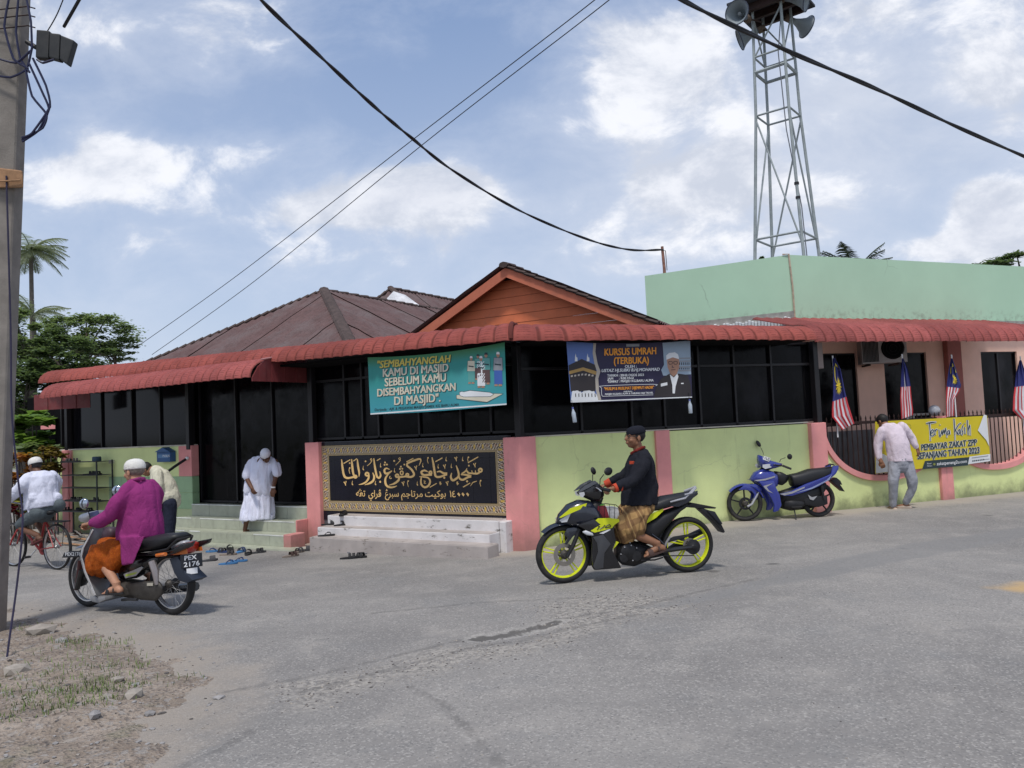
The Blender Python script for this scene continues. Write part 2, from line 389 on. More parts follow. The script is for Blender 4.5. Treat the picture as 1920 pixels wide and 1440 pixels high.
# dark volume of the hall (walls behind the glass), with a flat roof above the awnings
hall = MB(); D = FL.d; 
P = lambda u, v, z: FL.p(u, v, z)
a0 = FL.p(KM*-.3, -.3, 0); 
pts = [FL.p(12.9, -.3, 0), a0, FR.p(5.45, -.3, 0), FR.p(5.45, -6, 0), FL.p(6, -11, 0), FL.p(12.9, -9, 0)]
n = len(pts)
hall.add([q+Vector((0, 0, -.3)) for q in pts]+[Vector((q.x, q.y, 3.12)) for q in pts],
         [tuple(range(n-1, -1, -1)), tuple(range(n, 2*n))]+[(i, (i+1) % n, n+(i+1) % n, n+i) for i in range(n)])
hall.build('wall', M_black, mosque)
uA0, uA1 = ux(FL, 109, 843), ux(FL, 355, 835)
band(FL, uA1+.02, ux(FL, 126, 843), ZT+.06, ZE-.02, [ux(FL, 293, 780), ux(FL, 240, 780), ux(FL, 183, 780)], [], gm=M_glass2)
band(FL, ux(FL, 126, 843)+.06, uA0, ZT+.06, ZE-.02, [], [])
uD1, uD0 = ux(FL, 360, 900), ux(FL, 579, 900)
band(FL, uD0, uD1, .52, ZE-.02, [ux(FL, 497, 900), ux(FL, 428, 900)], [], v=-.22, name='door')
band(FL, .06, uD0-.05, ZT+.08, ZE-.02, [ux(FL, 640, 780), ux(FL, 674, 800), ux(FL, 704, 800), ux(FL, 780, 800), ux(FL, 858, 790), ux(FL, 915, 790)], [zx(FL, 650, 710)])
uR1 = ux(FR, 1530, 720)
band(FR, .06, uR1, ZT+.03, ZE-.02, [ux(FR, x, 740) for x in (1093, 1188, 1250, 1318, 1385, 1455)], [zx(FR, 1400, 684)])
mb = MB()
for F, u in ((FL, ux(FL, 584, 760)), (FL, ux(FL, 970, 740)), (FL, uA1), (FL, ux(FL, 126, 780)), (FR, uR1)):
    F.box(mb, u-.05, u+.05, -.07, .04, ZT-.02, ZE)
    mb.build('post', M_dark, mosque, bevel=.005); mb = MB()
# ------------------------------------------------------------------ awnings
def awn_profile(v0, z0, v1, z1, back, zb, n=9):
    """list of (v, z): from the lower front lip (v1,z1) up the quarter curve to (v0,z0), then back to (back,zb)"""
    pr = []
    for i in range(n+1):
        a = math.pi/2*i/n; pr.append((v0 + (v1-v0)*math.cos(a)**.8, z1 + (z0-z1)*math.sin(a)))
    return pr+[(back, zb)]
def awning(F, ua, ub, prof, name, m, pitch=.205, per=4, mit0=0, mit1=0, parent=mosque, rise=0):
    """ribbed pressed-tile sheets; each sheet (a few ribs) is its own part"""
    # resample profile
    L = [0];
    for a, b in zip(prof[:-1], prof[1:]): L.append(L[-1]+math.hypot(b[0]-a[0], b[1]-a[1]))
    def pt(s):
        for i in range(len(L)-1):
            if s <= L[i+1] or i == len(L)-2:
                k = (s-L[i])/(L[i+1]-L[i]); a, b = prof[i], prof[i+1]
                tx, tz = b[0]-a[0], b[1]-a[1]; q = math.hypot(tx, tz)
                return a[0]+tx*k, a[1]+tz*k, tz/q, -tx/q        # normal outward (v,z)
    step = .075; ns = []
    s = 0
    while s < L[-1]-.01: ns += [(s, 0.0), (min(s+step*.86, L[-1]), .007)]; s += step
    ns.append((L[-1], 0.0))
    tot = abs(ub-ua); nsheet = max(1, round(tot/(pitch*per))); w = (ub-ua)/nsheet
    K = 7
    for si in range(nsheet):
        mb = MB(); cols = per*K; vs = []
        lift = .006*(si % 2)+random.uniform(0, .004); jag = random.uniform(-.012, .012)
        for ci in range(cols+1):
            fr_ = ci/cols; u = ua+w*(si+fr_*1.02)
            ph = (ci % K)/K; rib = .042*(math.sin(math.pi*ph)**.6) if ci % K else 0
            for (ss, dz) in ns:
                s2 = max(0, ss-jag) if ss < .02 else ss
                v, z, nv, nz = pt(s2); h = rib+dz*(.4+.6*(ci % K > 0))+lift
                v += nv*h; z += nz*h
                uu = u
                kk = (u-ua)/(ub-ua)
                if mit0 and kk < .12: uu = u + mit0*v*(1-kk/.12)
                if mit1 and kk > .88: uu = u + mit1*v*((kk-.88)/.12)
                vs.append(F.p(uu, v, z+rise*max(0, u)))
        R_ = len(ns)
        fs = [(i*R_+j, (i+1)*R_+j, (i+1)*R_+j+1, i*R_+j+1) for i in range(cols) for j in range(R_-1)]
        for ci in range(cols+1):
            for ri, q_ in enumerate(ns): mb.uv[ci*R_+ri] = (ci/K, q_[0])
        mb.add(vs, fs); mb.build(name, m, parent, smooth='all')
zb = zx(FL, 975, 638, .75); zt_ = zx(FL, 975, 601, .55)-.045
uend = ux(FL, 96, 716, .5)
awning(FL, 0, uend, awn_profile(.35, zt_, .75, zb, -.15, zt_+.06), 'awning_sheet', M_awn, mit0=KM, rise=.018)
zbr = zx(FR, 1250, 639, .75); ztr = zx(FR, 1250, 608, .55)-.06
uRA = ux(FR, 1532, 640, .75)
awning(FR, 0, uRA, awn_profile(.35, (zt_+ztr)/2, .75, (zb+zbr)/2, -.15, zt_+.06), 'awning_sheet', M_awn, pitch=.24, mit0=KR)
# corner ridge cap and a bent tin strip on the corner
mb = MB(); cr = [FL.p(KM*v, v, z+.035) for v, z in awn_profile(.35, zt_, .75, zb, -.15, zt_+.06)]
mb.tube(cr, .034, 8); mb.build('corner_cap', M_awn, mosque, smooth=True)
# underside (boards given the near-black shade colour) + front fascia
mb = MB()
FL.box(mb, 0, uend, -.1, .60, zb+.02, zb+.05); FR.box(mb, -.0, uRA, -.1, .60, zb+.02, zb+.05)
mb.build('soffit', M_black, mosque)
# lower awning in front of the entrance
VO = 1.2; zl = zx(FL, 476, 707, VO); zl2 = zx(FL, 481, 677, .95)
uL0, uL1 = ux(FL, 575, 700), ux(FL, 76, 742, VO)
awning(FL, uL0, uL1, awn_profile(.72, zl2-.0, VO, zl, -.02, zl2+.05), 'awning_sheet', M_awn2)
mb = MB()      # end cladding: vertical corrugated strip facing the street corner
nc = 9
for i in range(nc):
    v0, v1 = VO*.98*i/nc, VO*.98*(i+1)/nc
    top = lambda v: zl2+.035 if v < .8 else zl2+.035-(zl2+.035-zl)*((v-.8)/(VO*.98-.8))**2.2
    zz = zl-.06
    b = MB(); e = .012*(i % 2)
    q = [FL.p(uL0-.015-e, v0, zz), FL.p(uL0-.015-e, v1, zz), FL.p(uL0+.01-e, v1, zz), FL.p(uL0+.01-e, v0, zz)]
    q2 = [FL.p(uL0-.015-e, v0, top(v0)), FL.p(uL0-.015-e, v1, max(top(v1), zz+.01)), FL.p(uL0+.01-e, v1, max(top(v1), zz+.01)), FL.p(uL0+.01-e, v0, top(v0))]
    b.hexa(q+q2); b.build('cladding_strip', M_clad, mosque)
mb = MB(); mb.tube([FL.p(uL0-.02, 0, zl2+.05), FL.p(uL0-.02, .8, zl2+.05), FL.p(uL0-.02, 1.0, zl2+.01)], .018, 6); mb.build('edge_trim', mat('tin_trim', (.42, .2, .19), .5), mosque)
# far-left side awning cladding (short strip going back round the building's far corner)
A = FL.p(uL1-.2, .3, 0); B = A + Vector((-1.35, .25, 0))
for i in range(8):
    a = A.lerp(B, i/8); b_ = A.lerp(B, (i+1)/8); e = .015*(i % 2); n_ = Vector((0, 1, 0))
    tz0 = 2.93-.10*i/8; b = MB()
    b.hexa([a+n_*e+Vector((0, 0, 2.50)), b_+n_*e+Vector((0, 0, 2.50)), b_+n_*(e+.02)+Vector((0, 0, 2.50)), a+n_*(e+.02)+Vector((0, 0, 2.50)),
            a+n_*e+Vector((0, 0, tz0)), b_+n_*e+Vector((0, 0, tz0-.0125)), b_+n_*(e+.02)+Vector((0, 0, tz0-.0125)), a+n_*(e+.02)+Vector((0, 0, tz0))])
    b.build('cladding_strip', M_clad, mosque)
# right (faded) awning, hung from the green topped block
VG = -1.35; VA = .22
zga = zx(FR, 1700, 641, VA); zgt = zx(FR, 1700, 612, VA-.3); uG0, uG1 = ux(FR, 1527, 630, VA), ux(FR, 1990, 630, VA)
wing = thing('prayer_hall_wing', 'peach walled wing with a mint green parapet and faded red awning behind the railed wall', 'building', FR.p(8, -3, 0))
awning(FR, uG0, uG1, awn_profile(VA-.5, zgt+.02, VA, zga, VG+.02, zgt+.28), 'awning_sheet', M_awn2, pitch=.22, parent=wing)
VP_ = -1.5
mb = MB()      # peach wall with openings left between solid pieces
uW = [(ux(FR, 1536, 720, VP_), ux(FR, 1609, 720, VP_)), (ux(FR, 1660, 720, VP_), ux(FR, 1740, 720, VP_)), (ux(FR, 1843, 720, VP_), ux(FR, 1911, 720, VP_))]
zW1 = zx(FR, 1700, 661, VP_); zW0 = zx(FR, 1700, 792, VP_)
us = [ux(FR, 1500, 720, VP_)]+[q for w in uW for q in w]+[ux(FR, 2000, 720, VP_)]
for i in range(0, len(us), 2): FR.box(mb, us[i], us[i+1], VP_-.15, VP_, -.3, 3.7)
for a, b in uW: FR.box(mb, a, b, VP_-.148, VP_-.002, zW1, 3.7); FR.box(mb, a, b, VP_-.148, VP_-.002, -.3, zW0)
mb.build('wall', M_peach, wing)
for a, b in uW:
    f = MB()
    for u in (a, (a+b)/2, b): FR.box(f, u-.022, u+.022, VP_-.09, VP_-.04, zW0, zW1)
    for z in (zW0, zW1): FR.box(f, a+.022, b-.022, VP_-.088, VP_-.042, z-.03, z+.03)
    fo = f.build('window', M_dark, wing)
    for c, d in ((a, (a+b)/2), ((a+b)/2, b)):
        g = MB(); FR.box(g, c+.022, d-.022, VP_-.075, VP_-.068, zW0+.03, zW1-.03); g.build('pane', M_glass, fo)
mb = MB(); FR.box(mb, ux(FR, 1780, 720, VP_+.1), ux(FR, 1806, 720, VP_+.1), VP_, VP_+.12, -.3, 3.6); mb.build('pilaster', M_rosewall, wing, bevel=.01)
# parapet
K = FR.P(1485, 595, VG); zp0 = K.z; zp1 = FR.P(1485, 478, VG).z
uK = ux(FR, 1485, 595, VG); uKe = ux(FR, 1960, 600, VG)
K2 = on_plane(1211, 560, Vector((K.x, K.y, 0)), Vector((vL.y, -vL.x, 0))); lenL = (Vector((K2.x, K2.y, 0))-Vector((K.x, K.y, 0))).dot(vL)
mb = MB(); FR.box(mb, uK, uKe+2, VG-.15, VG, zp0-.02, zp1); mb.build('parapet', M_green, wing)
FK = Frame(K, vL, FL.n)
mb = MB(); FK.box(mb, 0, lenL, -.15, 0, zp0+.02, zp1-.002); mb.build('parapet', M_green, wing)
mb = MB(); FK.box(mb, -.04, lenL, -.16, .012, zp0-.35, zp0+.12); mb.build('plinth', M_cement, wing)
mb = MB()
for i in range(26):
    u = .02+i*.062; FK.box(mb, u, u+.05, -.01, .10, zp0-.16, zp0-.0+.02*math.sin(i*1.7))
mb.build('flashing', M_flash, wing, bevel=.012)
mb = MB(); FR.box(mb, uK-.3, uKe, VG-.01, VG+.06, zp0-.10, zp0-.03); mb.build('plinth', M_cement, wing)
mb = MB(); FR.box(mb, uK-.25, uK+.15, VG-.0, VG+.10, zp0-.22, zp0-.05); mb.build('flashing', M_flash, wing)
mb = MB(); mb.tube([FR.p(uK+.05, VG+.02, zp0+.0), FR.p(uK+.04, VG+.025, zp0+.6), FR.p(uK+.0, VG+.02, zp1+.01), FR.p(uK-.06, VG-.08, zp1+.02)], .018, 6)
mb.build('pipe', mat('stained_pvc', (.45, .36, .27), .6, vary=.3, vscale=12), wing)
mb = MB(); mb.add([FR.p(uK, VG-.02, zp1-.15), FR.p(uKe+2, VG-.02, zp1-.15), FR.p(uKe+2, VG-7, zp1-.15), Vector((*FK.p(lenL, -6, 0).xy, zp1-.15)), FK.p(lenL, -.02, zp1-.15)], [(0, 1, 2, 3, 4)])
mb.build('roof_slab', M_cement, wing)
mb = MB()
o = FK.p(lenL, 0, 0); q = FK.p(lenL, -6, 0)
mb.add([Vector((o.x, o.y, zp0-.3)), Vector((q.x, q.y, zp0-.3)), Vector((q.x, q.y, zp1-.004)), Vector((o.x, o.y, zp1-.004))], [(0, 1, 2, 3)])
mb.build('parapet', M_green, wing)
# ------------------------------------------------------------------ hip roof with corrugated sheets
def roof_face(corners, updir, name, m, parent, sheet_w=.9, pitch=.15, amp=.022, layers=1, off=0.0):
    """corners: planar polygon (world). corrugation runs along updir. Each sheet strip is a part."""
    o = corners[0]; nrm = (corners[1]-corners[0]).cross(corners[2]-corners[0]).normalized()
    if nrm.z < 0: nrm = -nrm
    v = (updir - nrm*updir.dot(nrm)).normalized(); u = v.cross(nrm).normalized()
    pp = [((c-o).dot(u), (c-o).dot(v)) for c in corners]
    umin, umax = min(p[0] for p in pp), max(p[0] for p in pp)
    def span(x):
        ys = []
        for (x0, y0), (x1, y1) in zip(pp, pp[1:]+pp[:1]):
            if (x0-x)*(x1-x) <= 0 and abs(x1-x0) > 1e-9: ys.append(y0+(y1-y0)*(x-x0)/(x1-x0))
        return (min(ys), max(ys)) if len(ys) > 1 else None
    ns = max(1, int((umax-umin)/sheet_w)+1)
    for s in range(ns):
        a = umin+s*sheet_w; b = min(a+sheet_w+.02, umax-1e-4)
        if b-a < .05: continue
        cols = max(4, int((b-a)/pitch*4)); mb = MB(); last = None; ok = 0
        lift = random.uniform(.0, .012)+off+.012*(s % 2)
        vs = []; R_ = 5
        for c in range(cols+1):
            x = a+(b-a)*c/cols; sp = span(min(max(x, umin+1e-4), umax-1e-4))
            if not sp: sp = (0, 0)
            for r in range(R_+1):
                y = sp[0]+(sp[1]-sp[0])*r/R_
                h = amp*math.cos(2*math.pi*x/pitch)+lift + (.012 if r == 3 else 0)
                vs.append(o+u*x+v*y+nrm*h)
        mb.add(vs, [(i*(R_+1)+j, (i+1)*(R_+1)+j, (i+1)*(R_+1)+j+1, i*(R_+1)+j+1) for i in range(cols) for j in range(R_)])
        mb.build(name, m, parent, smooth='all')
def caps(a, b, parent, n, r=.11, m=None):
    for i in range(n):
        p = a.lerp(b, i/n); q = a.lerp(b, (i+1.12)/n); mb = MB()
        mb.tube([p+Vector((0, 0, -.01)), q+Vector((0, 0, .012))], [r*.92, r], 8, flat=.62)
        mb.build('ridge_tile', m or M_ridge, parent, smooth=True)
BK = -FL.n
vE = -.5
N1 = FL.P(657, 652, vE); F1 = FL.P(238, 687, vE); zE = (N1.z+F1.z)/2; N1.z = zE; F1.z = zE
uN, uF = (N1-FL.p(0, 0, 0)).dot(FL.d), (F1-FL.p(0, 0, 0)).dot(FL.d)
uAp = (uN+uF)/2
A1 = on_plane(608, 545, FL.p(uAp, 0, 0), FL.d)
hip = thing('hip_roof', 'brown corrugated hip roof with dark ridge tiles rising behind the left awning', 'roof', (A1.x, A1.y, zE))
back = 9.0
AB = A1+BK*back; NB = N1+BK*(back+3)
roof_face([N1, F1, A1], A1-(N1+F1)/2, 'roof_sheet', M_roof, hip)
roof_face([N1, A1, AB, NB], FL.d*1.0+Vector((0, 0, .5)), 'roof_sheet', M_roof, hip)
FB = F1+BK*(back+3); roof_face([F1, A1, AB, FB], -FL.d+Vector((0, 0, .5)), 'roof_sheet', M_roof, hip, sheet_w=1.4)
caps(N1, A1, hip, 16, .12); caps(F1, A1, hip, 24, .09); caps(A1, AB, hip, 26, .085)
# second roof behind with a patched gablet
B1 = at(733, 541, A1.y+4.2); N2 = at(826, 622, A1.y+2.2); F2 = at(668, 590, A1.y+4.0)
hip2 = thing('gablet_roof', 'second brown roof behind the hip roof with a torn silver sheet under its peak', 'roof', (B1.x, B1.y, zE))
B1b = B1+BK*8; N2b = N2+BK*8
roof_face([N2, B1, B1b, N2b], B1-N2, 'roof_sheet', M_roof, hip2)
roof_face([N2, F2, B1], Vector((0, 0, 1)), 'roof_sheet', M_roof, hip2)
caps(B1, B1b, hip2, 22, .09); caps(N2, B1, hip2, 10, .10); caps(F2, B1, hip2, 6, .08)
mb = MB(); q = [at(722, 563, B1.y-1.2), at(738, 546, B1.y-1.0), at(760, 553, B1.y-1.1), at(786, 572, B1.y-1.4), at(762, 576, B1.y-1.5), at(744, 571, B1.y-1.4)]
mb.add(q+[p+Vector((0, .05, 0)) for p in q], [(0, 1, 2, 3, 4, 5), (11, 10, 9, 8, 7, 6)]+[(i, (i+1) % 6, 6+(i+1) % 6, 6+i) for i in range(6)]); mb.build('torn_sheet', M_zinc, hip2)
# ------------------------------------------------------------------ orange gable
vg = -2.6
PK = FL.P(950, 500, vg)
gab = thing('gable_roof_house', 'orange boarded gable with brown roof edge rising behind the awning corner', 'house', (PK.x, PK.y, 2.9))
def fg(x, y, v=vg): u, z = FL.px(x, y, v); return Vector((u, z))
pk, l0, r0 = fg(950, 502), fg(782, 627), fg(1222, 605)
sl_, sr_ = (l0-pk), (r0-pk)
bw = .165
def rake(a, b, name):      # bargeboard: a peak (u,z), b foot
    mb = MB(); d = (b-a).normalized(); nn = Vector((-d.y, d.x));
    if nn.y > 0: nn = -nn
    e = b+d*.1; up_ = Vector((0, -1))*bw/abs(d.x)
    c = [a, e, e+up_, a+up_]
    V = [FL.p(q.x, vg+.04, q.y) for q in c]+[FL.p(q.x, vg-.0, q.y) for q in c]
    mb.add(V, [(0, 1, 2, 3), (7, 6, 5, 4), (0, 4, 5, 1), (1, 5, 6, 2), (2, 6, 7, 3), (3, 7, 4, 0)])
    mb.build(name, M_orange2, gab)
rake(pk, l0, 'bargeboard'); rake(pk, r0, 'bargeboard')
slL = (l0.y-pk.y)/(l0.x-pk.x); slR = (r0.y-pk.y)/(r0.x-pk.x)
z = pk.y-.35; bh = .165; vb = vg-.22
while z > 3.12:
    dz0, dz1 = pk.y-(z+bh-.006), pk.y-z
    ul = [pk.x+(-dz0)/slL, pk.x+(-dz1)/slL]; ur = [pk.x+(-dz0)/slR, pk.x+(-dz1)/slR]
    mb = MB(); V = []
    for w in (vb, vb-.03): V += [FL.p(ul[0], w, z+bh-.006), FL.p(ul[1], w+(.006 if w == vb else 0), z), FL.p(ur[1], w+(.006 if w == vb else 0), z), FL.p(ur[0], w, z+bh-.006)]
    mb.add(V, [(0, 1, 2, 3), (7, 6, 5, 4), (0, 4, 5, 1), (1, 5, 6, 2), (2, 6, 7, 3), (3, 7, 4, 0)])
    mb.build('gable_board', M_orange, gab); z -= bh
# dark underside + roof sheets
for s_, b_ in (('l', l0), ('r', r0)):
    d = (b_-pk).normalized(); e = b_+d*.12
    BG = hdir(1610)*5; c = [FL.p(pk.x, vg+.06, pk.y+.03), FL.p(e.x, vg+.06, e.y+.03)]; c += [c[1]+BG, c[0]+BG]
    roof_face(c, c[0]-c[1], 'roof_sheet', M_roof, gab, off=.03, sheet_w=1.0)
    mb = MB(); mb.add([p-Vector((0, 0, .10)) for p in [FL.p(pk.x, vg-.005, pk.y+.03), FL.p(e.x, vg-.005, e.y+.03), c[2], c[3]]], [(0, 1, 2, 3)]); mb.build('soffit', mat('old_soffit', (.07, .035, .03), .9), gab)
caps(FL.p(pk.x, vg+.12, pk.y+.05), FL.p(pk.x, vg, pk.y+.05)+BG, gab, 14, .10)
caps(FL.p(pk.x, vg+.05, pk.y+.03), FL.p(e.x, vg+.05, e.y+.03), gab, 14, .05)
# ================================================================== GROUND
def lines(a, b, n): return [a+(b-a)*i/n for i in range(n+1)]
def sheet(name, xs, ys, m, zf, attrs=None, kind='structure'):
    nx, ny = len(xs), len(ys)
    vs = [(x, y, zf(x, y)) for x in xs for y in ys]
    fs = [(i*ny+j, (i+1)*ny+j, (i+1)*ny+j+1, i*ny+j+1) for i in range(nx-1) for j in range(ny-1)]
    me = bpy.data.meshes.new(name); me.from_pydata(vs, [], fs); me.materials.append(m)
    if attrs:
        for an, fn in attrs.items():
            at_ = me.attributes.new(an, 'FLOAT', 'POINT'); at_.data.foreach_set('value', [fn(v[0], v[1]) for v in vs])
    for p in me.polygons: p.use_smooth = True
    o = link(bpy.data.objects.new(name, me)); o['kind'] = kind; return o
def pl(pts): return [G(*p).xy for p in pts]
def dist_pl(x, y, P_):
    best = 1e9; q = Vector((x, y))
    for a, b in zip(P_[:-1], P_[1:]):
        ab = b-a; t_ = max(0, min(1, (q-a).dot(ab)/max(ab.length_squared, 1e-9))); best = min(best, (q-(a+ab*t_)).length)
    return best
def inside(x, y, P_):
    c = False
    for (x0, y0), (x1, y1) in zip(P_, P_[1:]+P_[:1]):
        if (y0 > y) != (y1 > y) and x < (x1-x0)*(y-y0)/(y1-y0)+x0: c = not c
    return c
def sdf(x, y, P_):      # positive inside
    d = dist_pl(x, y, P_+[P_[0]]); return d if inside(x, y, P_) else -d
patch = pl([(1180, 1142), (1300, 1118), (1420, 1088), (1560, 1050), (1700, 1020), (1920, 988), (2100, 960), (2100, 985), (1920, 1008), (1760, 1040), (1640, 1062), (1560, 1082), (1440, 1100), (1370, 1120), (1250, 1140)])
hole = pl([(880, 1196), (930, 1184), (1000, 1170), (1030, 1166), (1040, 1180), (1020, 1196), (960, 1206), (900, 1204)])
crk = [pl(q) for q in [[(420, 1298), (560, 1272), (700, 1240), (830, 1208), (900, 1195), (1010, 1166), (1180, 1142), (1310, 1110), (1420, 1085)], [(560, 1300), (700, 1262), (860, 1222), (1000, 1190), (1200, 1152)],
    [(770, 1290), (830, 1320), (880, 1370), (935, 1432)], [(330, 1440), (420, 1400), (470, 1370)], [(700, 1150), (900, 1130), (1100, 1120)]]]
grav = pl([(520, 1290), (700, 1252), (850, 1210), (980, 1205), (1050, 1180), (1000, 1140), (1120, 1112), (1260, 1120), (1300, 1136), (1180, 1160), (1060, 1205), (900, 1240), (700, 1285), (560, 1330)])
sand = pl([(1830, 1102), (1920, 1090), (2000, 1092), (2000, 1112), (1900, 1114)])
dirt = pl([(-200, 1130), (20, 1140), (150, 1172), (260, 1200), (350, 1225), (400, 1270), (390, 1330), (330, 1380), (270, 1440), (200, 1520), (-400, 1700)])
wallbase = [FL.p(13, .2, 0).xy, FL.p(0, .25, 0).xy, FR.p(0, .25, 0).xy, FR.p(13, .2, 0).xy]
def zroad(x, y):
    z = gz(x, y)
    if 2 < y < 14 and abs(x) < 9:
        z += .006*noise.noise(Vector((x*1.3, y*1.3, 0)))+.0025*noise.noise(Vector((x*6, y*6, 3)))
        if abs(x) < 3.5 and 4.5 < y < 9:
            s = sdf(x, y, hole); z -= .035*max(0, min(1, (s+.05)/.12))*(.8+.4*noise.noise(Vector((x*9, y*9, 0))))
    return z
def a_patch(x, y): return max(-1, min(1, sdf(x, y, patch)/.15)) if (1 < x < 14 and y > 5) else -1
def a_crack(x, y):
    if not (2.5 < y < 11 and -6 < x < 6): return 0
    return max(0, 1-min(dist_pl(x, y, c) for c in crk)/.14)
def a_grav(x, y): return max(-1, min(1, sdf(x, y, grav)/.35)) if (3 < y < 10 and -4 < x < 4) else -1
def a_sand(x, y): return max(-1, min(1, sdf(x, y, sand)/.25)) if (2 < x < 8 and y > 4) else -1
HL = pl([(890, 1197), (950, 1185), (1000, 1174), (1045, 1166)])
def a_hole(x, y): return max(0, 1-dist_pl(x, y, HL)/.13) if (-1.5 < x < 1.5 and 5 < y < 8.5) else 0
def a_dirt(x, y): return max(-1, min(1, sdf(x, y, dirt)/.6)) if (x < 0 and y < 12) else -1
def a_wall(x, y): return max(0, 1-dist_pl(x, y, wallbase)/.7) if y > 9 else 0
def road_mat():
    m = bpy.data.materials.new('worn_asphalt'); m.use_nodes = True; t = NT(m.node_tree); b = t.n['Principled BSDF']
    geo = t.new('ShaderNodeNewGeometry').outputs['Position']
    def A(n):
        nd = t.new('ShaderNodeAttribute'); nd.attribute_name = n; return nd.outputs['Fac']
    big = t.noise(geo, .35, 5, .6); mid = t.noise(geo, 2.1, 6, .65); fine = t.noise(geo, 38, 5, .7)
    x, y, z = t.xyz(geo)[:]
    base = t.mix(t.ramp(big, .35, .65), (.205, .195, .185), (.275, .260, .243))
    base = t.mix(t.ramp(mid, .45, .75, 0, .6), base, (.345, .325, .30))
    base = t.mix(t.ramp(t.noise(geo, .9, 6, .65), .5, .72, 0, .7), base, (.20, .198, .195))
    # aggregate
    st = t.vor(geo, 85, 'F1', 'Color'); sv = t.xyz(st)[0]
    base = t.mix(t.ramp(sv, .70, 1.0, 0, .55), base, (.43, .41, .38))
    base = t.mix(t.ramp(t.xyz(st)[1], .78, 1.0, 0, .45), base, (.10, .10, .10))
    base = t.mix(t.ramp(fine, .5, .8, 0, .35), base, (.16, .155, .15))
    tr = t.noise(t.scale(geo, (.28, 1.5, 1)), 1.3, 4, .6); base = t.mix(t.ramp(tr, .5, .68, 0, .35), base, (.19, .183, .175)); ol = t.vor(t.mix(.15, geo, t.noise(geo, 6, 3, .6, out=1)), 1.1); base = t.mix(t.m('MULTIPLY', t.ramp(ol, .10, .04), t.ramp(mid, .45, .6)), base, (.13, .125, .12))
    # tyre polish running across, dusty verge towards the walls
    w = A('wallside'); base = t.mix(t.m('MULTIPLY', t.ramp(t.m('ADD', w, t.m('MULTIPLY', t.m('SUBTRACT', mid, .5), .8)), .1, .9), .65), base, (.40, .355, .30))
    dv = A('dirtmask'); e = t.m('ADD', dv, t.m('MULTIPLY', t.m('SUBTRACT', mid, .5), 2.2)); base = t.mix(t.ramp(e, -.9, .3, 0, .8), base, t.mix(fine, (.24, .21, .175), (.38, .33, .28)))
    e = t.m('ADD', A('gravelmask'), t.m('MULTIPLY', t.m('SUBTRACT', mid, .5), 2.4))
    gm = t.ramp(e, -.5, .5); peb = t.vor(geo, 42, 'F1', 'Color')
    gcol = t.mix(t.xyz(peb)[0], (.16, .15, .14), (.40, .37, .33)); base = t.mix(t.m('MULTIPLY', gm, .75), base, gcol)
    e = t.m('ADD', A('patch'), t.m('MULTIPLY', t.m('SUBTRACT', t.noise(geo, 5, 5, .6), .5), 1.0)); base = t.mix(t.ramp(e, -.3, .4, 0, .65), base, t.mix(t.ramp(fine, .35, .7), (.18, .178, .175), (.25, .245, .24)))
    cn = t.noise(geo, 12, 5, .6); e = t.m('ADD', A('crack'), t.m('MULTIPLY', t.m('SUBTRACT', cn, .5), .9)); base = t.mix(t.ramp(e, .66, 1.0, 0, .5), base, (.12, .115, .11))
    e = t.m('ADD', A('holemask'), t.m('MULTIPLY', t.m('SUBTRACT', cn, .5), 1.3)); base = t.mix(t.ramp(e, .15, .45, 0, .35), base, (.42, .40, .37)); base = t.mix(t.ramp(e, .55, .8, 0, .85), base, (.085, .08, .075))
    e = t.m('ADD', A('sandmask'), t.m('MULTIPLY', t.m('SUBTRACT', mid, .5), 2.2)); base = t.mix(t.ramp(e, -.3, .9, 0, .75), base, (.52, .34, .14))
    t.put(b.inputs['Base Color'], base); b.inputs['Roughness'].default_value = .9; b.inputs['Specular IOR Level'].default_value = .25
    vh = t.vor(geo, 85); vh2 = t.vor(geo, 30)
    h = t.m('ADD', t.m('MULTIPLY', vh, .5), t.m('ADD', t.m('MULTIPLY', fine, .6), t.m('MULTIPLY', t.m('MULTIPLY', vh2, gm), 1.2)))
    t.l.new(t.bump(h, .55, .012), b.inputs['Normal']); return m
xs = lines(-40, -9, 30)[:-1]+lines(-9, 7, 330)[:-1]+lines(7, 16, 90)[:-1]+lines(16, 60, 40)
ys = lines(-12, 3, 20)[:-1]+lines(3, 11, 190)[:-1]+lines(11, 18, 80)[:-1]+lines(18, 60, 30)
road = sheet('road', xs, ys, road_mat(), zroad, {'patch': a_patch, 'crack': a_crack, 'gravelmask': a_grav, 'sandmask': a_sand, 'holemask': a_hole, 'dirtmask': a_dirt, 'wallside': a_wall})
M_earth = mat('far_ground', (.14, .15, .08), .95, vary=.4, vscale=.2)
sheet('ground', [-1500, -300, -60, 60, 300, 1500], [-400, -60, 60, 300, 1500], M_earth, lambda x, y: -.35)
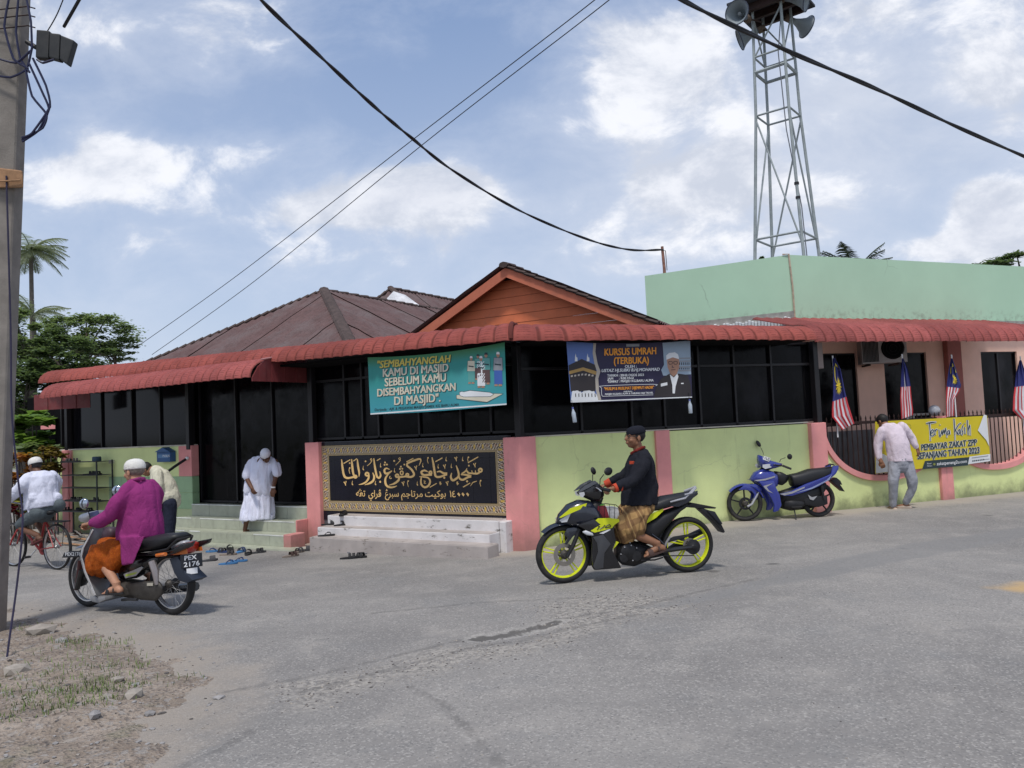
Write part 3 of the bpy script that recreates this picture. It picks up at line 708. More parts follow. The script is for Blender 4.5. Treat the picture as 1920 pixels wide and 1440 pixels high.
# dirt shoulder at the foot of the pole
def dirt_fn(t, b, c, geo, tc):
    n = t.noise(geo, 3.0, 8, .65); n2 = t.noise(geo, 22, 6, .7); p = t.vor(geo, 60, 'F1', 'Color'); p2 = t.vor(geo, 22, 'F1', 'Color')
    c = t.mix(t.ramp(n, .35, .7), (.23, .185, .145), (.36, .30, .245)); c = t.mix(t.ramp(n2, .45, .75), c, (.13, .10, .085))
    c = t.mix(t.ramp(t.xyz(p)[0], .74, 1.0, 0, .6), c, (.34, .31, .28)); c = t.mix(t.ramp(t.xyz(p)[1], .7, 1.0, 0, .7), c, (.085, .075, .07))
    c = t.mix(t.ramp(t.xyz(p2)[0], .9, .97, 0, .6), c, (.32, .30, .28)); c = t.mix(t.m('MULTIPLY', t.ramp(t.noise(geo, 2.2, 5, .6), .56, .68), .3), c, (.10, .12, .05))
    h = t.m('ADD', n2, t.m('MULTIPLY', t.vor(geo, 60), .8)); t.l.new(t.bump(h, .7, .02), b.inputs['Normal'])
    return c
M_dirt = mat('dirt_and_rubble', (.3, .25, .2), .95, fn=dirt_fn, vary=0)
def zdirt(x, y):
    s = sdf(x, y, dirt); n_ = noise.fractal(Vector((x*1.6, y*1.6, 0)), 1, 2, 5)*.5
    k = max(-.25, min(1, s/.9+.45*n_+.12*noise.noise(Vector((x*6, y*6, 2)))+.03))
    return gz(x, y) - .012 + .06*k + max(0, k)*(.05*n_+.02*noise.noise(Vector((x*9, y*9, 1)))+.010*noise.noise(Vector((x*24, y*24, 1))))
sheet('dirt_shoulder', lines(-9, -1.2, 200), lines(2.4, 9.2, 190), M_dirt, zdirt)
def zg(x, y): return max(zdirt(x, y), zroad(x, y)) if (-9 < x < -1.2 and 2.4 < y < 9.2) else zroad(x, y)
def stone_bm(mb, p, r, rnd, mi=0):
    ic = bmesh.new(); bmesh.ops.create_icosphere(ic, subdivisions=1, radius=1)
    rot = Matrix.Rotation(rnd.uniform(0, 6.28), 3, 'Z'); sc = (r*rnd.uniform(.8, 1.3), r*rnd.uniform(.6, 1), r*rnd.uniform(.35, .6))
    vs = [p+rot @ Vector((v.co.x*sc[0]*rnd.uniform(.75, 1.2), v.co.y*sc[1]*rnd.uniform(.75, 1.2), v.co.z*sc[2]*rnd.uniform(.8, 1.1))) for v in ic.verts]
    mb.add(vs, [tuple(v.index for v in f.verts) for f in ic.faces], mi); ic.free()
M_stone = [mat('stone_grey', (.26, .25, .245), .9, vary=.3, vscale=15), mat('stone_pale', (.30, .27, .235), .9, vary=.2, vscale=15), mat('stone_dark', (.10, .09, .085), .9, vary=.3, vscale=15)]
rnd = random.Random(3)
mb = MB(); n_ = 0
while n_ < 700:
    x, y = rnd.uniform(-6.5, -1.5), rnd.uniform(3.2, 8.6)
    if sdf(x, y, dirt) > -.12: stone_bm(mb, Vector((x, y, zg(x, y)+.002)), rnd.choice([.006, .009, .012, .018])*rnd.uniform(.7, 1.4), rnd, rnd.choice([0, 0, 1, 2])); n_ += 1
n_ = 0
while n_ < 1500:
    x, y = rnd.uniform(-3.5, 3.2), rnd.uniform(4.2, 9.2)
    if sdf(x, y, grav) > -.25*rnd.random(): stone_bm(mb, Vector((x, y, zg(x, y)+.001)), rnd.choice([.004, .006, .009])*rnd.uniform(.7, 1.4), rnd, rnd.choice([0, 0, 1, 2])); n_ += 1
for _ in range(700):
    x, y = rnd.uniform(-3, 6), rnd.uniform(3.4, 10.5); stone_bm(mb, Vector((x, y, zg(x, y)+.001)), rnd.uniform(.003, .007), rnd, rnd.choice([0, 1, 2]))
tag(mb.build('gravel', M_stone), kind='stuff')
for (x, y, r, k, lab) in [(250, 1315, .085, 1, 'flat pale stone with a pointed end lying on the dirt near the asphalt edge'), (178, 1355, .06, 0, 'grey stone block lying lower on the dirt, left of the flat pale stone'), (30, 1275, .12, 1, 'largest broken slab of rubble by the foot of the concrete pole'), (115, 1210, .07, 0, 'grey lump of rubble near the top of the dirt mound'),
                          (220, 1282, .05, 1, 'small pale chip above the flat pale stone'), (255, 1290, .035, 0, 'small grey chip just right of the pale chip on the dirt'), (410, 1310, .035, 0, 'lone grey chip on the asphalt edge right of the dirt'), (280, 1342, .04, 0, 'small grey stone right of the grey stone block'), (75, 1190, .14, 1, 'broad sandy rock half buried at the top of the dirt mound')]:
    p = G(x, y); mb = MB(); stone_bm(mb, Vector((p.x, p.y, zg(p.x, p.y)+r*.2)), r, rnd); o = mb.build('stone', M_stone[k]); tag(o, lab, 'stone', 'loose stones on the dirt shoulder')
# grass tufts
M_grass = mat('dry_green_grass', (.13, .18, .055), .8, vary=.4, vscale=6)
mb = MB()
for (cx, cy, R_, N_) in [(60, 1318, .5, 180), (130, 1325, .22, 160), (230, 1255, .14, 60), (20, 1345, .3, 120), (140, 1290, .32, 160), (180, 1210, .22, 110), (130, 1208, .12, 70), (200, 1297, .18, 90), (70, 1180, .15, 60), (40, 1335, .35, 160), (300, 1280, .2, 20), (90, 1255, .5, 110)]:
    c = G(cx, cy)
    for _ in range(N_):
        a, rr = rnd.uniform(0, 6.28), R_*math.sqrt(rnd.random()); x, y = c.x+rr*math.cos(a)*1.6, c.y+rr*math.sin(a); z = zg(x, y)
        h = rnd.uniform(.015, .05); b_ = rnd.uniform(0, 6.28); w = .003; le = Vector((math.cos(b_), math.sin(b_), 0))*h*rnd.uniform(.2, .9); sd = Vector((-math.sin(b_), math.cos(b_), 0))*w
        p = Vector((x, y, z)); mb.add([p-sd, p+sd, p+le*.5+Vector((0, 0, h*.7))+sd*.7, p+le*.5+Vector((0, 0, h*.7))-sd*.7, p+le+Vector((0, 0, h))], [(0, 1, 2, 3), (3, 2, 4)])
tag(mb.build('grass', M_grass), kind='stuff')
# ================================================================== BOUNDARY WALL
wall = thing('boundary_wall', 'lime green rendered wall with pink pilasters along the mosque front', 'wall', C0)
uPil = {'far0': (ux(FL, 108, 900), ux(FL, 137, 900)), 'door0': (ux(FL, 336, 870), ux(FL, 358, 870)), 'p2': (ux(FL, 581, 880), ux(FL, 606, 880))}
mb = MB(); FL.box(mb, ux(FL, 358, 870), ux(FL, 106, 900), -.14, 0, -.5, ZT+.05); mb.build('rendered_wall', M_lime, wall)
mb = MB(); FL.box(mb, ux(FL, 357, 870)-.02, ux(FL, 100, 900), -.16, .02, ZT+.05, ZT+.075); mb.build('coping', M_cap, wall)
mb = MB()
a, b = ux(FL, 120, 900), ux(FL, 106, 900)
mb2 = MB(); FL.box(mb2, ux(FL, 128, 900, .05), ux(FL, 116, 900, .05), -.15, .05, -.5, ZT+.052); mb2.build('pilaster', M_pink, wall, bevel=.006)
mb2 = MB(); FL.box(mb2, ux(FL, 108, 900), ux(FL, 101, 900), -.2, .0, -.5, ZT+.045); mb2.build('pilaster', M_pink, wall, bevel=.006)
mb2 = MB(); FL.box(mb2, ux(FL, 137, 900), ux(FL, 128, 900, .05), -.12, .03, -.5, ZT+.051); mb2.build('pilaster', M_pink, wall)
zt2 = zx(FL, 345, 893)
mb2 = MB(); FL.box(mb2, uD1-.012, ux(FL, 336, 870), -.155, .012, zt2, ZT+.055); mb2.build('pilaster', M_pink, wall, bevel=.004)
# green wall tiles by the door, cut into tiles
zg0, ztop = -.25, zt2
ua, ub = uD1-.012, ux(FL, 206, 940)
nu = 6
for i in range(nu):
    for j in range(4):
        u0 = ua+(ub-ua)*i/nu; u1 = ua+(ub-ua)*(i+1)/nu; z1 = ztop-(ztop-zg0)*j/4; z0 = ztop-(ztop-zg0)*(j+1)/4
        g = MB(); e = .003; FL.box(g, u0+e, u1-e, .0, .012, z0+e, z1-e)
        if i == 0: FL.box(g, ua-.012, ua-.001, -.14, .011, z0+e, z1-e)
        g.build('tile', M_tilegreen if j < 2 else mat('lime_wall_tile', (.46, .53, .30), .4, vary=.06), wall)
# pilaster left of the sign, corner pilaster, right pilasters
mb = MB(); FL.box(mb, uPil['p2'][1]-.0, uPil['p2'][0], -.2, .10, -.5, ZT+.03); mb.build('pilaster', M_pink, wall, bevel=.012, seg=2)
uc = ux(FL, 954, 930)
mb = MB()
for F, ua_, ub_, in ((FL, KM*.10, uc),): 
    q = [FL.p(uc, .10, 0), FL.p(uc, -.2, 0), FL.p(KM*-.2, -.2, 0), FR.p(ux(FR, 1003, 900), -.2, 0), FR.p(ux(FR, 1003, 900), .10, 0), FL.p(KM*.10, .10, 0)]
    n = 6; mb.add([Vector((p.x, p.y, -.5)) for p in q]+[Vector((p.x, p.y, ZT+.0)) for p in q], [tuple(range(n)), tuple(range(2*n-1, n-1, -1))]+[(i, n+i, n+(i+1) % n, (i+1) % n) for i in range(n)])
mb.build('pilaster', M_pink, wall, bevel=.015, seg=2)
uP1, uP2, uP3, uP4 = ux(FR, 1229, 860), ux(FR, 1255, 860), ux(FR, 1518, 860), ux(FR, 1546, 860)
mb = MB(); FR.box(mb, ux(FR, 1003, 900), uP1, -.14, 0, -.5, ZT-.015); FR.box(mb, uP2, uP3, -.14, 0, -.5, ZT-.03); mb.build('rendered_wall', M_lime, wall)
mb = MB(); FR.box(mb, uP1, uP2, -.16, .05, -.5, ZT-.01); mb.build('pilaster', M_pink, wall, bevel=.01, seg=2)
mb = MB(); FR.box(mb, uP3, uP4, -.16, .09, -.5, ZT-.02); mb.build('pilaster', M_pink, wall, bevel=.012, seg=2)
mb = MB(); FR.box(mb, ux(FR, 1003, 900), uP3, -.16, .015, ZT-.014, ZT+.004); mb.build('coping', M_cap, wall)
# scalloped stretch
uS = [(uP4, ux(FR, 1768, 860)), (ux(FR, 1776, 860), ux(FR, 1958, 860)), (ux(FR, 1966, 860), ux(FR, 2150, 860))]
zs1 = ZT-.03
def scallop(u, a, b, zmin, zmax):
    x = (2*(u-a)/(b-a)-1); x = max(-1, min(1, x)); return zmax-(zmax-zmin)*math.sqrt(max(0, 1-abs(x)**2.3))
zm = [zx(FR, 1655, 892), zx(FR, 1864, 872), zx(FR, 1864, 868)]
mb = MB(); bands = []
for (a, b), zmin in zip(uS, zm):
    N_ = 40; bp = []
    for i in range(N_):
        xa, xb = -math.cos(math.pi*i/N_), -math.cos(math.pi*(i+1)/N_); u0, u1 = a+(b-a)*(xa+1)/2, a+(b-a)*(xb+1)/2
        z0, z1 = scallop(u0, a, b, zmin, zs1), scallop(u1, a, b, zmin, zs1)
        P = FR.p; mb.hexa([P(u0, 0, -.5), P(u1, 0, -.5), P(u1, -.13, -.5), P(u0, -.13, -.5), P(u0, 0, z0), P(u1, 0, z1), P(u1, -.13, z1), P(u0, -.13, z0)])
        bp.append((u0, z0))
    bp.append((b, zs1)); bands.append(bp)
    if b < 12: FR.box(mb, b, b+(uS[1][0]-uS[0][1]), -.13, 0, -.5, zs1)
mb.build('rendered_wall', M_lime, wall)
for bp in bands:
    mb = MB(); w = .085; sec = []
    for i, (u, z) in enumerate(bp):
        a_, b_ = bp[max(0, i-1)], bp[min(len(bp)-1, i+1)]; du, dz = b_[0]-a_[0], b_[1]-a_[1]; l = math.hypot(du, dz); nu_, nz = dz/l, -du/l     # pointing down / outward
        if nz > 0: nu_, nz = -nu_, -nz
        sec.append([FR.p(u, .045, z+.012), FR.p(u, -.15, z+.012), FR.p(u+nu_*w, -.05, z+nz*w), FR.p(u+nu_*w, .045, z+nz*w)])
    vs = [p for s in sec for p in s]
    fs = [(i*4+k, i*4+(k+1) % 4, (i+1)*4+(k+1) % 4, (i+1)*4+k) for i in range(len(sec)-1) for k in range(4)]+[(0, 1, 2, 3), tuple(len(vs)-4+k for k in (3, 2, 1, 0))]
    mb.add(vs, fs); mb.build('scallop_band', M_pink, wall, smooth=True)
um0, um1 = ux(FR, 1761, 900), ux(FR, 1783, 900)
mb = MB(); FR.box(mb, um0, um1, -.14, .06, -.5, ZT-.2); mb.build('pilaster', M_pink, wall, bevel=.012, seg=2)
# railing
rail = thing('iron_railing', 'dark iron bar railing standing in the scalloped gaps of the lime wall', 'railing', FR.p(8, -.08, .5))
ztr_ = zx(FR, 1630, 791, -.08)
mb = MB(); FR.box(mb, uP4, 12.8, -.095, -.065, ztr_-.03, ztr_+.02); mb.build('rail', M_iron, rail)
u = uP4+.06; proto = None
while u < 12.6:
    zb_ = .2
    if proto is None:
        mb = MB(); h = ztr_+.10-zb_; mb.tube([(0, 0, 0), (0, 0, h-.05)], .011, 6); mb.tube([(0, 0, h-.05), (0, 0, h-.03), (0, 0, h+.02)], [.011, .016, .001], 6)
        proto = mb.mesh('bar', M_iron)
    o = link(bpy.data.objects.new('bar', proto), rail); o.matrix_basis = world_of(rail).inverted() @ Matrix.Translation(FR.p(u, -.045-.035, zb_)); u += .112
# ================================================================== ENTRANCE STEPS
zg_ = lambda u, v: gz(*FL.p(u, v, 0).xy)
steps = thing('entrance_steps', 'sage green tiled entrance steps with white nosings below the dark doorway', 'steps', FL.p(5.8, .5, -.2))
Z3 = zx(FL, 470, 947, 0)
lev = [(Z3, -.2, 0.0, uD0, uD1)]
def X(px, py, v): return ux(FL, px, py, v)
L_ = [(-.2, .02, .485, .27, uD0+.0, uD1), (.02, .34, .27, .09, X(556, 975, .34), X(330, 972, .34)), (.34, .66, .09, -.09, X(533, 998, .66), X(262, 990, .66)), (.66, .90, -.09, -.25, X(560, 1022, .9), X(300, 1018, .9))]
for k, (v0, v1, zt, zl0, ua, ub) in enumerate(L_):
    core = MB(); FL.box(core, ua, ub, v0-.1 if k else -.4, v1-.012, -.5, zt-.010); core.build('step', M_grout, steps)
    w = .55 if k == 0 else (.36 if k < 3 else .30); n = max(1, round((ub-ua)/w))
    for i in range(n):
        a = ua+(ub-ua)*i/n; b = ua+(ub-ua)*(i+1)/n; g = MB(); FL.box(g, a+.0025, b-.0025, v1-.012, v1, zl0+.002, zt-.012); g.build('tile', M_tile, steps)
        g = MB(); FL.box(g, a+.0025, b-.0025, v0-.02 if k else -.18, v1-.014, zt-.010, zt-.001); g.build('tile', M_tile, steps)
    if k < 3:
        segs = [(0, 1)] if k == 0 else ([(.02, .78), (.86, 1)] if k == 1 else [(.0, .19), (.55, .62), (.66, .80)])
        for s0, s1 in segs:
            g = MB(); FL.box(g, ua+(ub-ua)*s0, ua+(ub-ua)*s1, v1-.0125, v1+.004, zt-.013, zt+.002); g.build('nosing', M_nose, steps)
# pink stepped cheek between steps and pilaster
ck = MB(); P = FL.p
FL.box(ck, uPil['p2'][0]-.02, X(556, 975, .34)+.01, .10, .36, -.5, .30); FL.box(ck, uPil['p2'][0]-.22, X(533, 998, .66)+.01, .36, .68, -.5, .11)
ck.build('cheek_wall', M_pinkred if False else M_pink, steps, bevel=.01)
# white steps under the sign
wst = thing('white_steps', 'three chipped white concrete steps in front of the black name panel', 'steps', FL.p(2, .4, -.2))
for (v0, v1, xl, yl, xr, yr, zdn) in [(.0, .30, 614, 967, 934, 976, .30), (.30, .56, 595, 988, 917, 1003, .14), (.56, .82, 580, 1009, 914, 1023, -.5)]:
    zt = (zx(FL, xl, yl, v1)+zx(FL, xr, yr, v1))/2; a, b = ux(FL, xr, yr, v1), ux(FL, xl, yl, v1)
    s = MB(); FL.box(s, a, b, v0-.02 if v0 else .02, v1, -.5, zt); s.build('step', M_wstep if v1 < .7 else M_wtread, wst, bevel=.012, seg=2)
    s = MB(); FL.box(s, a+.012, b-.012, max(v0-.02, .03), v1-.012, zt+.001, zt+.004); s.build('tread', M_wtread, wst)
s = MB(); FL.box(s, ux(FL, 953, 980, .2), ux(FL, 934, 980, .30), .02, .28, -.5, .38); s.build('cheek_wall', M_wstep, wst, bevel=.012)
# ================================================================== PRINT / LETTERING HELPERS
_tc = bpy.data.curves.new('txt', 'FONT'); _tc.resolution_u = 3
_to = bpy.data.objects.new('txt', _tc); COL.objects.link(_to)
def glyphs(body, bold=0.0, shear=0.0, space=1.0):
    _tc.body = body; _tc.offset = bold; _tc.shear = shear; _tc.space_character = space; _tc.size = 1.0
    dg = bpy.context.evaluated_depsgraph_get(); e = _to.evaluated_get(dg); me = e.to_mesh()
    vs = [(v.co.x, v.co.y) for v in me.vertices]; fs = [tuple(p.vertices) for p in me.polygons]; e.to_mesh_clear(); return vs, fs
def text_px(mb, F, v, body, x0, y0, x1, y1, h, org, sc, mi=0, bold=.0, shear=0.0, space=1.0, eps=.004, arab=False, wob=0, fat=0):
    if fat:
        for k, (dx, dy) in enumerate(((-fat, -fat*.5), (fat, -fat*.5), (-fat, fat*.5), (fat, fat*.5))): text_px(mb, F, v, body, x0+dx, y0+dy, x1+dx, y1+dy, h, org, sc, mi, bold, shear, space, eps+.0002*(k+1), arab, wob)
        return
    """flat print: baseline from (x0,y0) to (x1,y1), cap height h, given in zoomed picture units of a crop (org, sc)"""
    vs, fs = glyphs(body, bold, shear, space)
    if not vs: return
    xa, xb = min(a for a, b in vs), max(a for a, b in vs); cap = 1.0 if arab else .70
    rnd = random.Random(len(body)); out = []
    for a, b in vs:
        k = (a-xa)/(xb-xa); X_ = x0+(x1-x0)*k; Y_2 = y0+(y1-y0)*k-b/cap*h
        if wob: Y_2 += wob*math.sin(k*len(body)*2.1)
        X2, Y2 = org[0]+X_/sc, org[1]+Y_2/sc; w = v(X2, Y2) if callable(v) else v
        out.append(F.P(X2, Y2, w+eps))
    mb.add(out, fs, mi)
def poly_px(mb, F, v, pts, org, sc, mi=0, eps=.003):
    bm = bmesh.new(); vv = [bm.verts.new((org[0]+x/sc, org[1]+y/sc, 0)) for x, y in pts]; bm.faces.new(vv); bmesh.ops.triangulate(bm, faces=bm.faces)
    if callable(v):
        for _ in range(5):
            ed = [e for e in bm.edges if e.calc_length() > 6]
            if not ed: break
            bmesh.ops.subdivide_edges(bm, edges=ed, cuts=1); bmesh.ops.triangulate(bm, faces=bm.faces)
    bm.verts.index_update()
    mb.add([F.P(x.co.x, x.co.y, (v(x.co.x, x.co.y) if callable(v) else v)+eps) for x in bm.verts], [tuple(x.index for x in f.verts) for f in bm.faces], mi); bm.free()
def stroke_px(mb, F, v, pts, org, sc, w=10, mi=0, eps=.005, fine=3):
    """brush stroke: pts (x, y[, width])"""
    kk = 1.25 if sc == 12 else 1; P_ = [(p[0], p[1], (p[2] if len(p) > 2 else w)*kk) for p in pts]; Q = []
    for i in range(len(P_)-1):
        p0, p1, p2, p3 = P_[max(0, i-1)], P_[i], P_[i+1], P_[min(len(P_)-1, i+2)]
        for k in range(fine):
            t_ = k/fine; Q.append(tuple(.5*((2*p1[j])+(-p0[j]+p2[j])*t_+(2*p0[j]-5*p1[j]+4*p2[j]-p3[j])*t_*t_+(-p0[j]+3*p1[j]-3*p2[j]+p3[j])*t_**3) for j in range(3)))
    Q.append(P_[-1]); vs = []
    for i, (x, y, ww) in enumerate(Q):
        a, b = Q[max(0, i-1)], Q[min(len(Q)-1, i+1)]; dx, dy = b[0]-a[0], b[1]-a[1]; l = math.hypot(dx, dy) or 1; ww = max(ww, 3)/2
        for s in (1, -1):
            X2, Y2 = org[0]+(x-dy/l*ww*s)/sc, org[1]+(y+dx/l*ww*s)/sc; q = v(X2, Y2) if callable(v) else v; vs.append(F.P(X2, Y2, q+eps+.00004*(mb_cnt[0] % 40)))
    mb_cnt[0] += 1
    mb.add(vs, [(2*i, 2*i+1, 2*i+3, 2*i+2) for i in range(len(Q)-1)], mi)
mb_cnt = [0]
def dot_px(mb, F, v, x, y, r, org, sc, mi=0, n=10, eps=.005, sx=1): poly_px(mb, F, v, [(x+r*sx*math.cos(6.283*k/n), y+r*math.sin(6.283*k/n)) for k in range(n)], org, sc, mi, eps+.0009)
# ================================================================== NAME PANEL (black tiles, gold script)
sign = thing('name_panel', 'black tiled name panel with gold Arabic lettering and ornate border above white steps', 'sign', FL.p(2.1, 0, .5))
M_btile = mat('black_glazed_tile', (.010, .010, .018), .18, spec=.45, vary=.15)
M_gold = mat('gold_print', (.85, .56, .22), .45, vary=.12, vscale=5)
us0, us1 = ux(FL, 955, 900), ux(FL, 605, 900); zs0_, zs1_ = .28, ZT+.03
mb = MB(); FL.box(mb, us0, us1, -.10, .012, -.5, zs1_); mb.build('backing', mat('panel_joint', (.10, .10, .11), .7), sign)
nu_, nv_ = 12, 4
zmid = zx(FL, 780, 899)
zl_ = [zs0_, zs0_+(zmid-zs0_)*.5, zmid, zmid+(zs1_-zmid)*.5, zs1_-.005]
for i in range(nu_):
    for j in range(nv_):
        a, b = us0+(us1-us0)*i/nu_, us0+(us1-us0)*(i+1)/nu_; g = MB(); FL.box(g, a+.0016, b-.0016, .012, .022, zl_[j]+.0018, zl_[j+1]-.0018); g.build('tile', M_btile, sign)
def orn(t, b, c, geo, tc):
    uv = t.new('ShaderNodeUVMap').outputs[0]; x, y, _ = t.xyz(uv)[:]
    W_ = .115; yy = t.m('DIVIDE', y, W_)
    kx = t.m('MULTIPLY', x, 2*math.pi/.150); s1 = t.m('SINE', kx)
    sw = t.m('SINE', t.m('ADD', t.m('MULTIPLY', kx, 4.0), t.m('MULTIPLY', t.m('SINE', t.m('ADD', t.m('MULTIPLY', yy, 12.0), kx)), 2.2)))
    sc_ = t.ramp(t.m('ADD', sw, t.m('MULTIPLY', t.m('SUBTRACT', t.noise(uv, 60, 3, .6), .5), 1.6)), -.05, .25)
    main = t.mix(sc_, (.075, .055, .045), (.60, .50, .38))
    fl = t.m('MULTIPLY', t.ramp(s1, .72, .86), t.ramp(t.m('ABSOLUTE', t.m('SUBTRACT', yy, .5)), .24, .14)); main = t.mix(fl, main, (.66, .44, .10))
    fl2 = t.m('MULTIPLY', t.ramp(s1, -.80, -.9), t.ramp(t.m('ABSOLUTE', t.m('SUBTRACT', yy, .42)), .14, .08)); main = t.mix(fl2, main, (.33, .18, .10))
    sp = t.m('MULTIPLY', t.m('SINE', t.m('MULTIPLY', x, 260.0)), t.m('SINE', t.m('MULTIPLY', y, 420.0))); edge = t.mix(t.ramp(sp, .0, .4), (.40, .30, .17), (.13, .10, .07))
    d = t.m('ABSOLUTE', t.m('SUBTRACT', yy, .5)); c = t.mix(t.ramp(d, .30, .31, kind='LINEAR'), main, edge)
    l = t.m('ADD', t.ramp(d, .47, .475, kind='LINEAR'), t.m('MULTIPLY', t.ramp(d, .295, .30, kind='LINEAR'), t.ramp(d, .325, .32, kind='LINEAR')), clamp=True)
    return t.mix(l, c, (.62, .45, .18))
M_orn = mat('ornament_print', (.4, .3, .15), .4, fn=orn, vary=0)
bo = [FL.px(947.5, 825), FL.px(602.5, 836.5), FL.px(608, 958), FL.px(956, 964.5)]; bi = [FL.px(930, 846.5), FL.px(618, 854.5), FL.px(621.7, 940), FL.px(935, 943)]
ou0, ou1, oz0, oz1 = (bo[0][0]+bo[3][0])/2, (bo[1][0]+bo[2][0])/2, (bo[2][1]+bo[3][1])/2, (bo[0][1]+bo[1][1])/2
iu0, iu1, iz0, iz1 = (bi[0][0]+bi[3][0])/2, (bi[1][0]+bi[2][0])/2, (bi[2][1]+bi[3][1])/2, (bi[0][1]+bi[1][1])/2
def trap(q, ax):
    mb = MB(); mb.add([FL.p(u, .0245, z) for u, z in q], [(0, 1, 2, 3)]); mb.keepn = True
    Ls = [(abs(q[k][0]) if ax == 0 else abs(q[k][1])) for k in range(4)]; W_ = .115
    for k, (al, ac) in enumerate(zip(Ls, (0, 0, W_, W_))): mb.uv[k] = (al, ac)
    mb.build('border', M_orn, sign)
trap([(ou1, oz1), (ou0, oz1), (iu0, iz1), (iu1, iz1)], 0); trap([(ou1, oz0), (ou0, oz0), (iu0, iz0), (iu1, iz0)], 0)
trap([(ou0, oz0), (ou0, oz1), (iu0, iz1), (iu0, iz0)], 1); trap([(ou1, oz0), (ou1, oz1), (iu1, iz1), (iu1, iz0)], 1)
OA, OB = (620, 840), (770, 840)
mb = MB(); VZ = .022
S = lambda pts, w=12, o=OA: stroke_px(mb, FL, VZ, pts, o, 12, w)
Dt = lambda x, y, r, o=OA: dot_px(mb, FL, VZ, x, y, r, o, 12)
S([(245, 255, 18), (262, 400, 36), (285, 560, 38), (320, 650, 40), (380, 675, 36), (460, 665, 32), (540, 645, 36), (580, 640, 30)]); Dt(558, 645, 46)
S([(470, 250, 20), (485, 400, 38), (505, 560, 36), (535, 640, 30)]); S([(600, 250, 18), (615, 400, 36), (642, 560, 30), (635, 645, 10)])
S([(290, 350), (440, 262)], 18); S([(510, 295), (590, 238)], 17)
def curl(x, y, o=OA, h=100): S([(x+2, y, 6), (x-8, y+h*.6, 12), (x, y+h*.85, 22), (x+14, y+h*.95, 14)], 12, o)
def vee(x, y, o=OA): Dt(x-22, y+8, 13, o); Dt(x+20, y-4, 13, o); S([(x-28, y+6, 14), (x+4, y+45, 20), (x+12, y+90, 8)], 12, o); S([(x+26, y-4, 12), (x+6, y+50, 10)], 12, o)
def mim(x, y, o=OA): Dt(x, y+10, 19, o); S([(x-10, y+20, 12), (x-16, y+70, 12), (x+4, y+140, 9)], 12, o)
def rg(x, y, r, o=OA, w=12, k=1): S([(x+r*math.cos(a), y+r*math.sin(a)*k) for a in [i*6.283/8 for i in range(9)]], w, o)
mim(430, 440); Dt(430, 340, 18); curl(735, 400); curl(490, 735); vee(325, 760); curl(1010, 735); curl(1125, 335); curl(1440, 450); Dt(785, 300, 20); Dt(1115, 760, 23)
rg(820, 590, 36, w=32); S([(858, 600, 30), (852, 680, 34), (800, 760, 34), (720, 805, 26), (630, 825, 8)])
S([(945, 555, 14), (978, 640, 34), (960, 730, 38), (880, 792, 36), (765, 830, 8)])
S([(970, 230, 18), (992, 400, 34), (1020, 560, 36), (1045, 645, 36), (1090, 672, 36), (1125, 615, 32), (1100, 525, 12)])
S([(1040, 285), (1120, 235)], 17); rg(912, 258, 17); S([(930, 280), (885, 350), (820, 402, 8)], 13); rg(1552, 240, 20); S([(1572, 270), (1540, 310), (1460, 388, 8)], 13)
S([(1325, 485, 12), (1255, 455, 26), (1208, 500, 36), (1235, 572, 38), (1310, 560, 36), (1378, 510, 18)]); S([(1310, 575, 20), (1243, 660, 32), (1228, 760, 38), (1262, 850, 38), (1350, 886, 34), (1440, 872, 26), (1492, 850, 8)])
for q in [(1225, 325), (1213, 378), (1267, 372), (1580, 420), (1560, 472), (1612, 466)]: Dt(*q, 21)
S([(1340, 630), (1325, 665), (1345, 690), (1375, 675)], 15); Dt(1430, 290, 22); Dt(1657, 372, 19)
rg(1495, 625, 32, w=32); S([(1470, 660, 20), (1530, 665, 34), (1530, 720, 38), (1440, 795, 36), (1310, 838, 8)])
rg(1600, 560, 32, w=24, k=1.3); S([(1520, 650, 30), (1600, 650, 34), (1680, 640, 30), (1760, 650, 36), (1830, 645, 38), (1878, 590, 38), (1815, 480, 36), (1722, 400, 36), (1732, 345, 34), (1800, 312, 36), (1920, 266, 36), (2010, 246, 32), (2028, 300, 22), (1985, 398, 8)]); rg(1725, 605, 28, w=30)
S([(1705, 312), (1860, 232)], 18); vee(1630, 765); mim(1745, 735)
B_ = OB
vee(115, 410, B_); curl(275, 335, B_); mim(392, 210, B_)
S([(385, 535, 16), (310, 505, 34), (238, 540, 36), (285, 605, 38), (390, 605, 36), (480, 600, 36)], 12, B_); rg(445, 555, 28, B_, 32)
S([(250, 625, 20), (232, 720, 28), (240, 820, 34), (315, 885, 36), (405, 842, 38), (437, 745, 34), (395, 672, 28), (290, 652, 24), (195, 645, 10)], 12, B_)
S([(480, 212, 18), (512, 360, 36), (540, 540, 38), (565, 635, 38), (640, 652, 38), (730, 625, 36), (815, 590, 40)], 12, B_); S([(585, 542, 14), (660, 525, 30), (735, 565, 36), (822, 575, 38)], 12, B_); Dt(756, 670, 24, B_)
S([(555, 310), (715, 222)], 18, B_); curl(800, 200, B_); curl(622, 360, B_); vee(760, 380, B_)
S([(925, 558, 12), (903, 650, 34), (945, 728, 40), (1040, 680, 38), (1082, 610, 34), (1062, 500, 32), (1022, 390, 14)], 12, B_); S([(1075, 590, 20), (1105, 690, 34), (1180, 714, 36), (1280, 662, 36), (1362, 642, 34)], 12, B_)
S([(1130, 598, 22), (1225, 600, 34), (1362, 632, 34)], 12, B_); S([(1145, 580, 22), (1235, 520, 28), (1268, 455, 10)], 12, B_); S([(1255, 500, 24), (1300, 560, 36), (1365, 570, 30), (1430, 575, 32), (1500, 575, 32), (1560, 540, 34)], 12, B_)
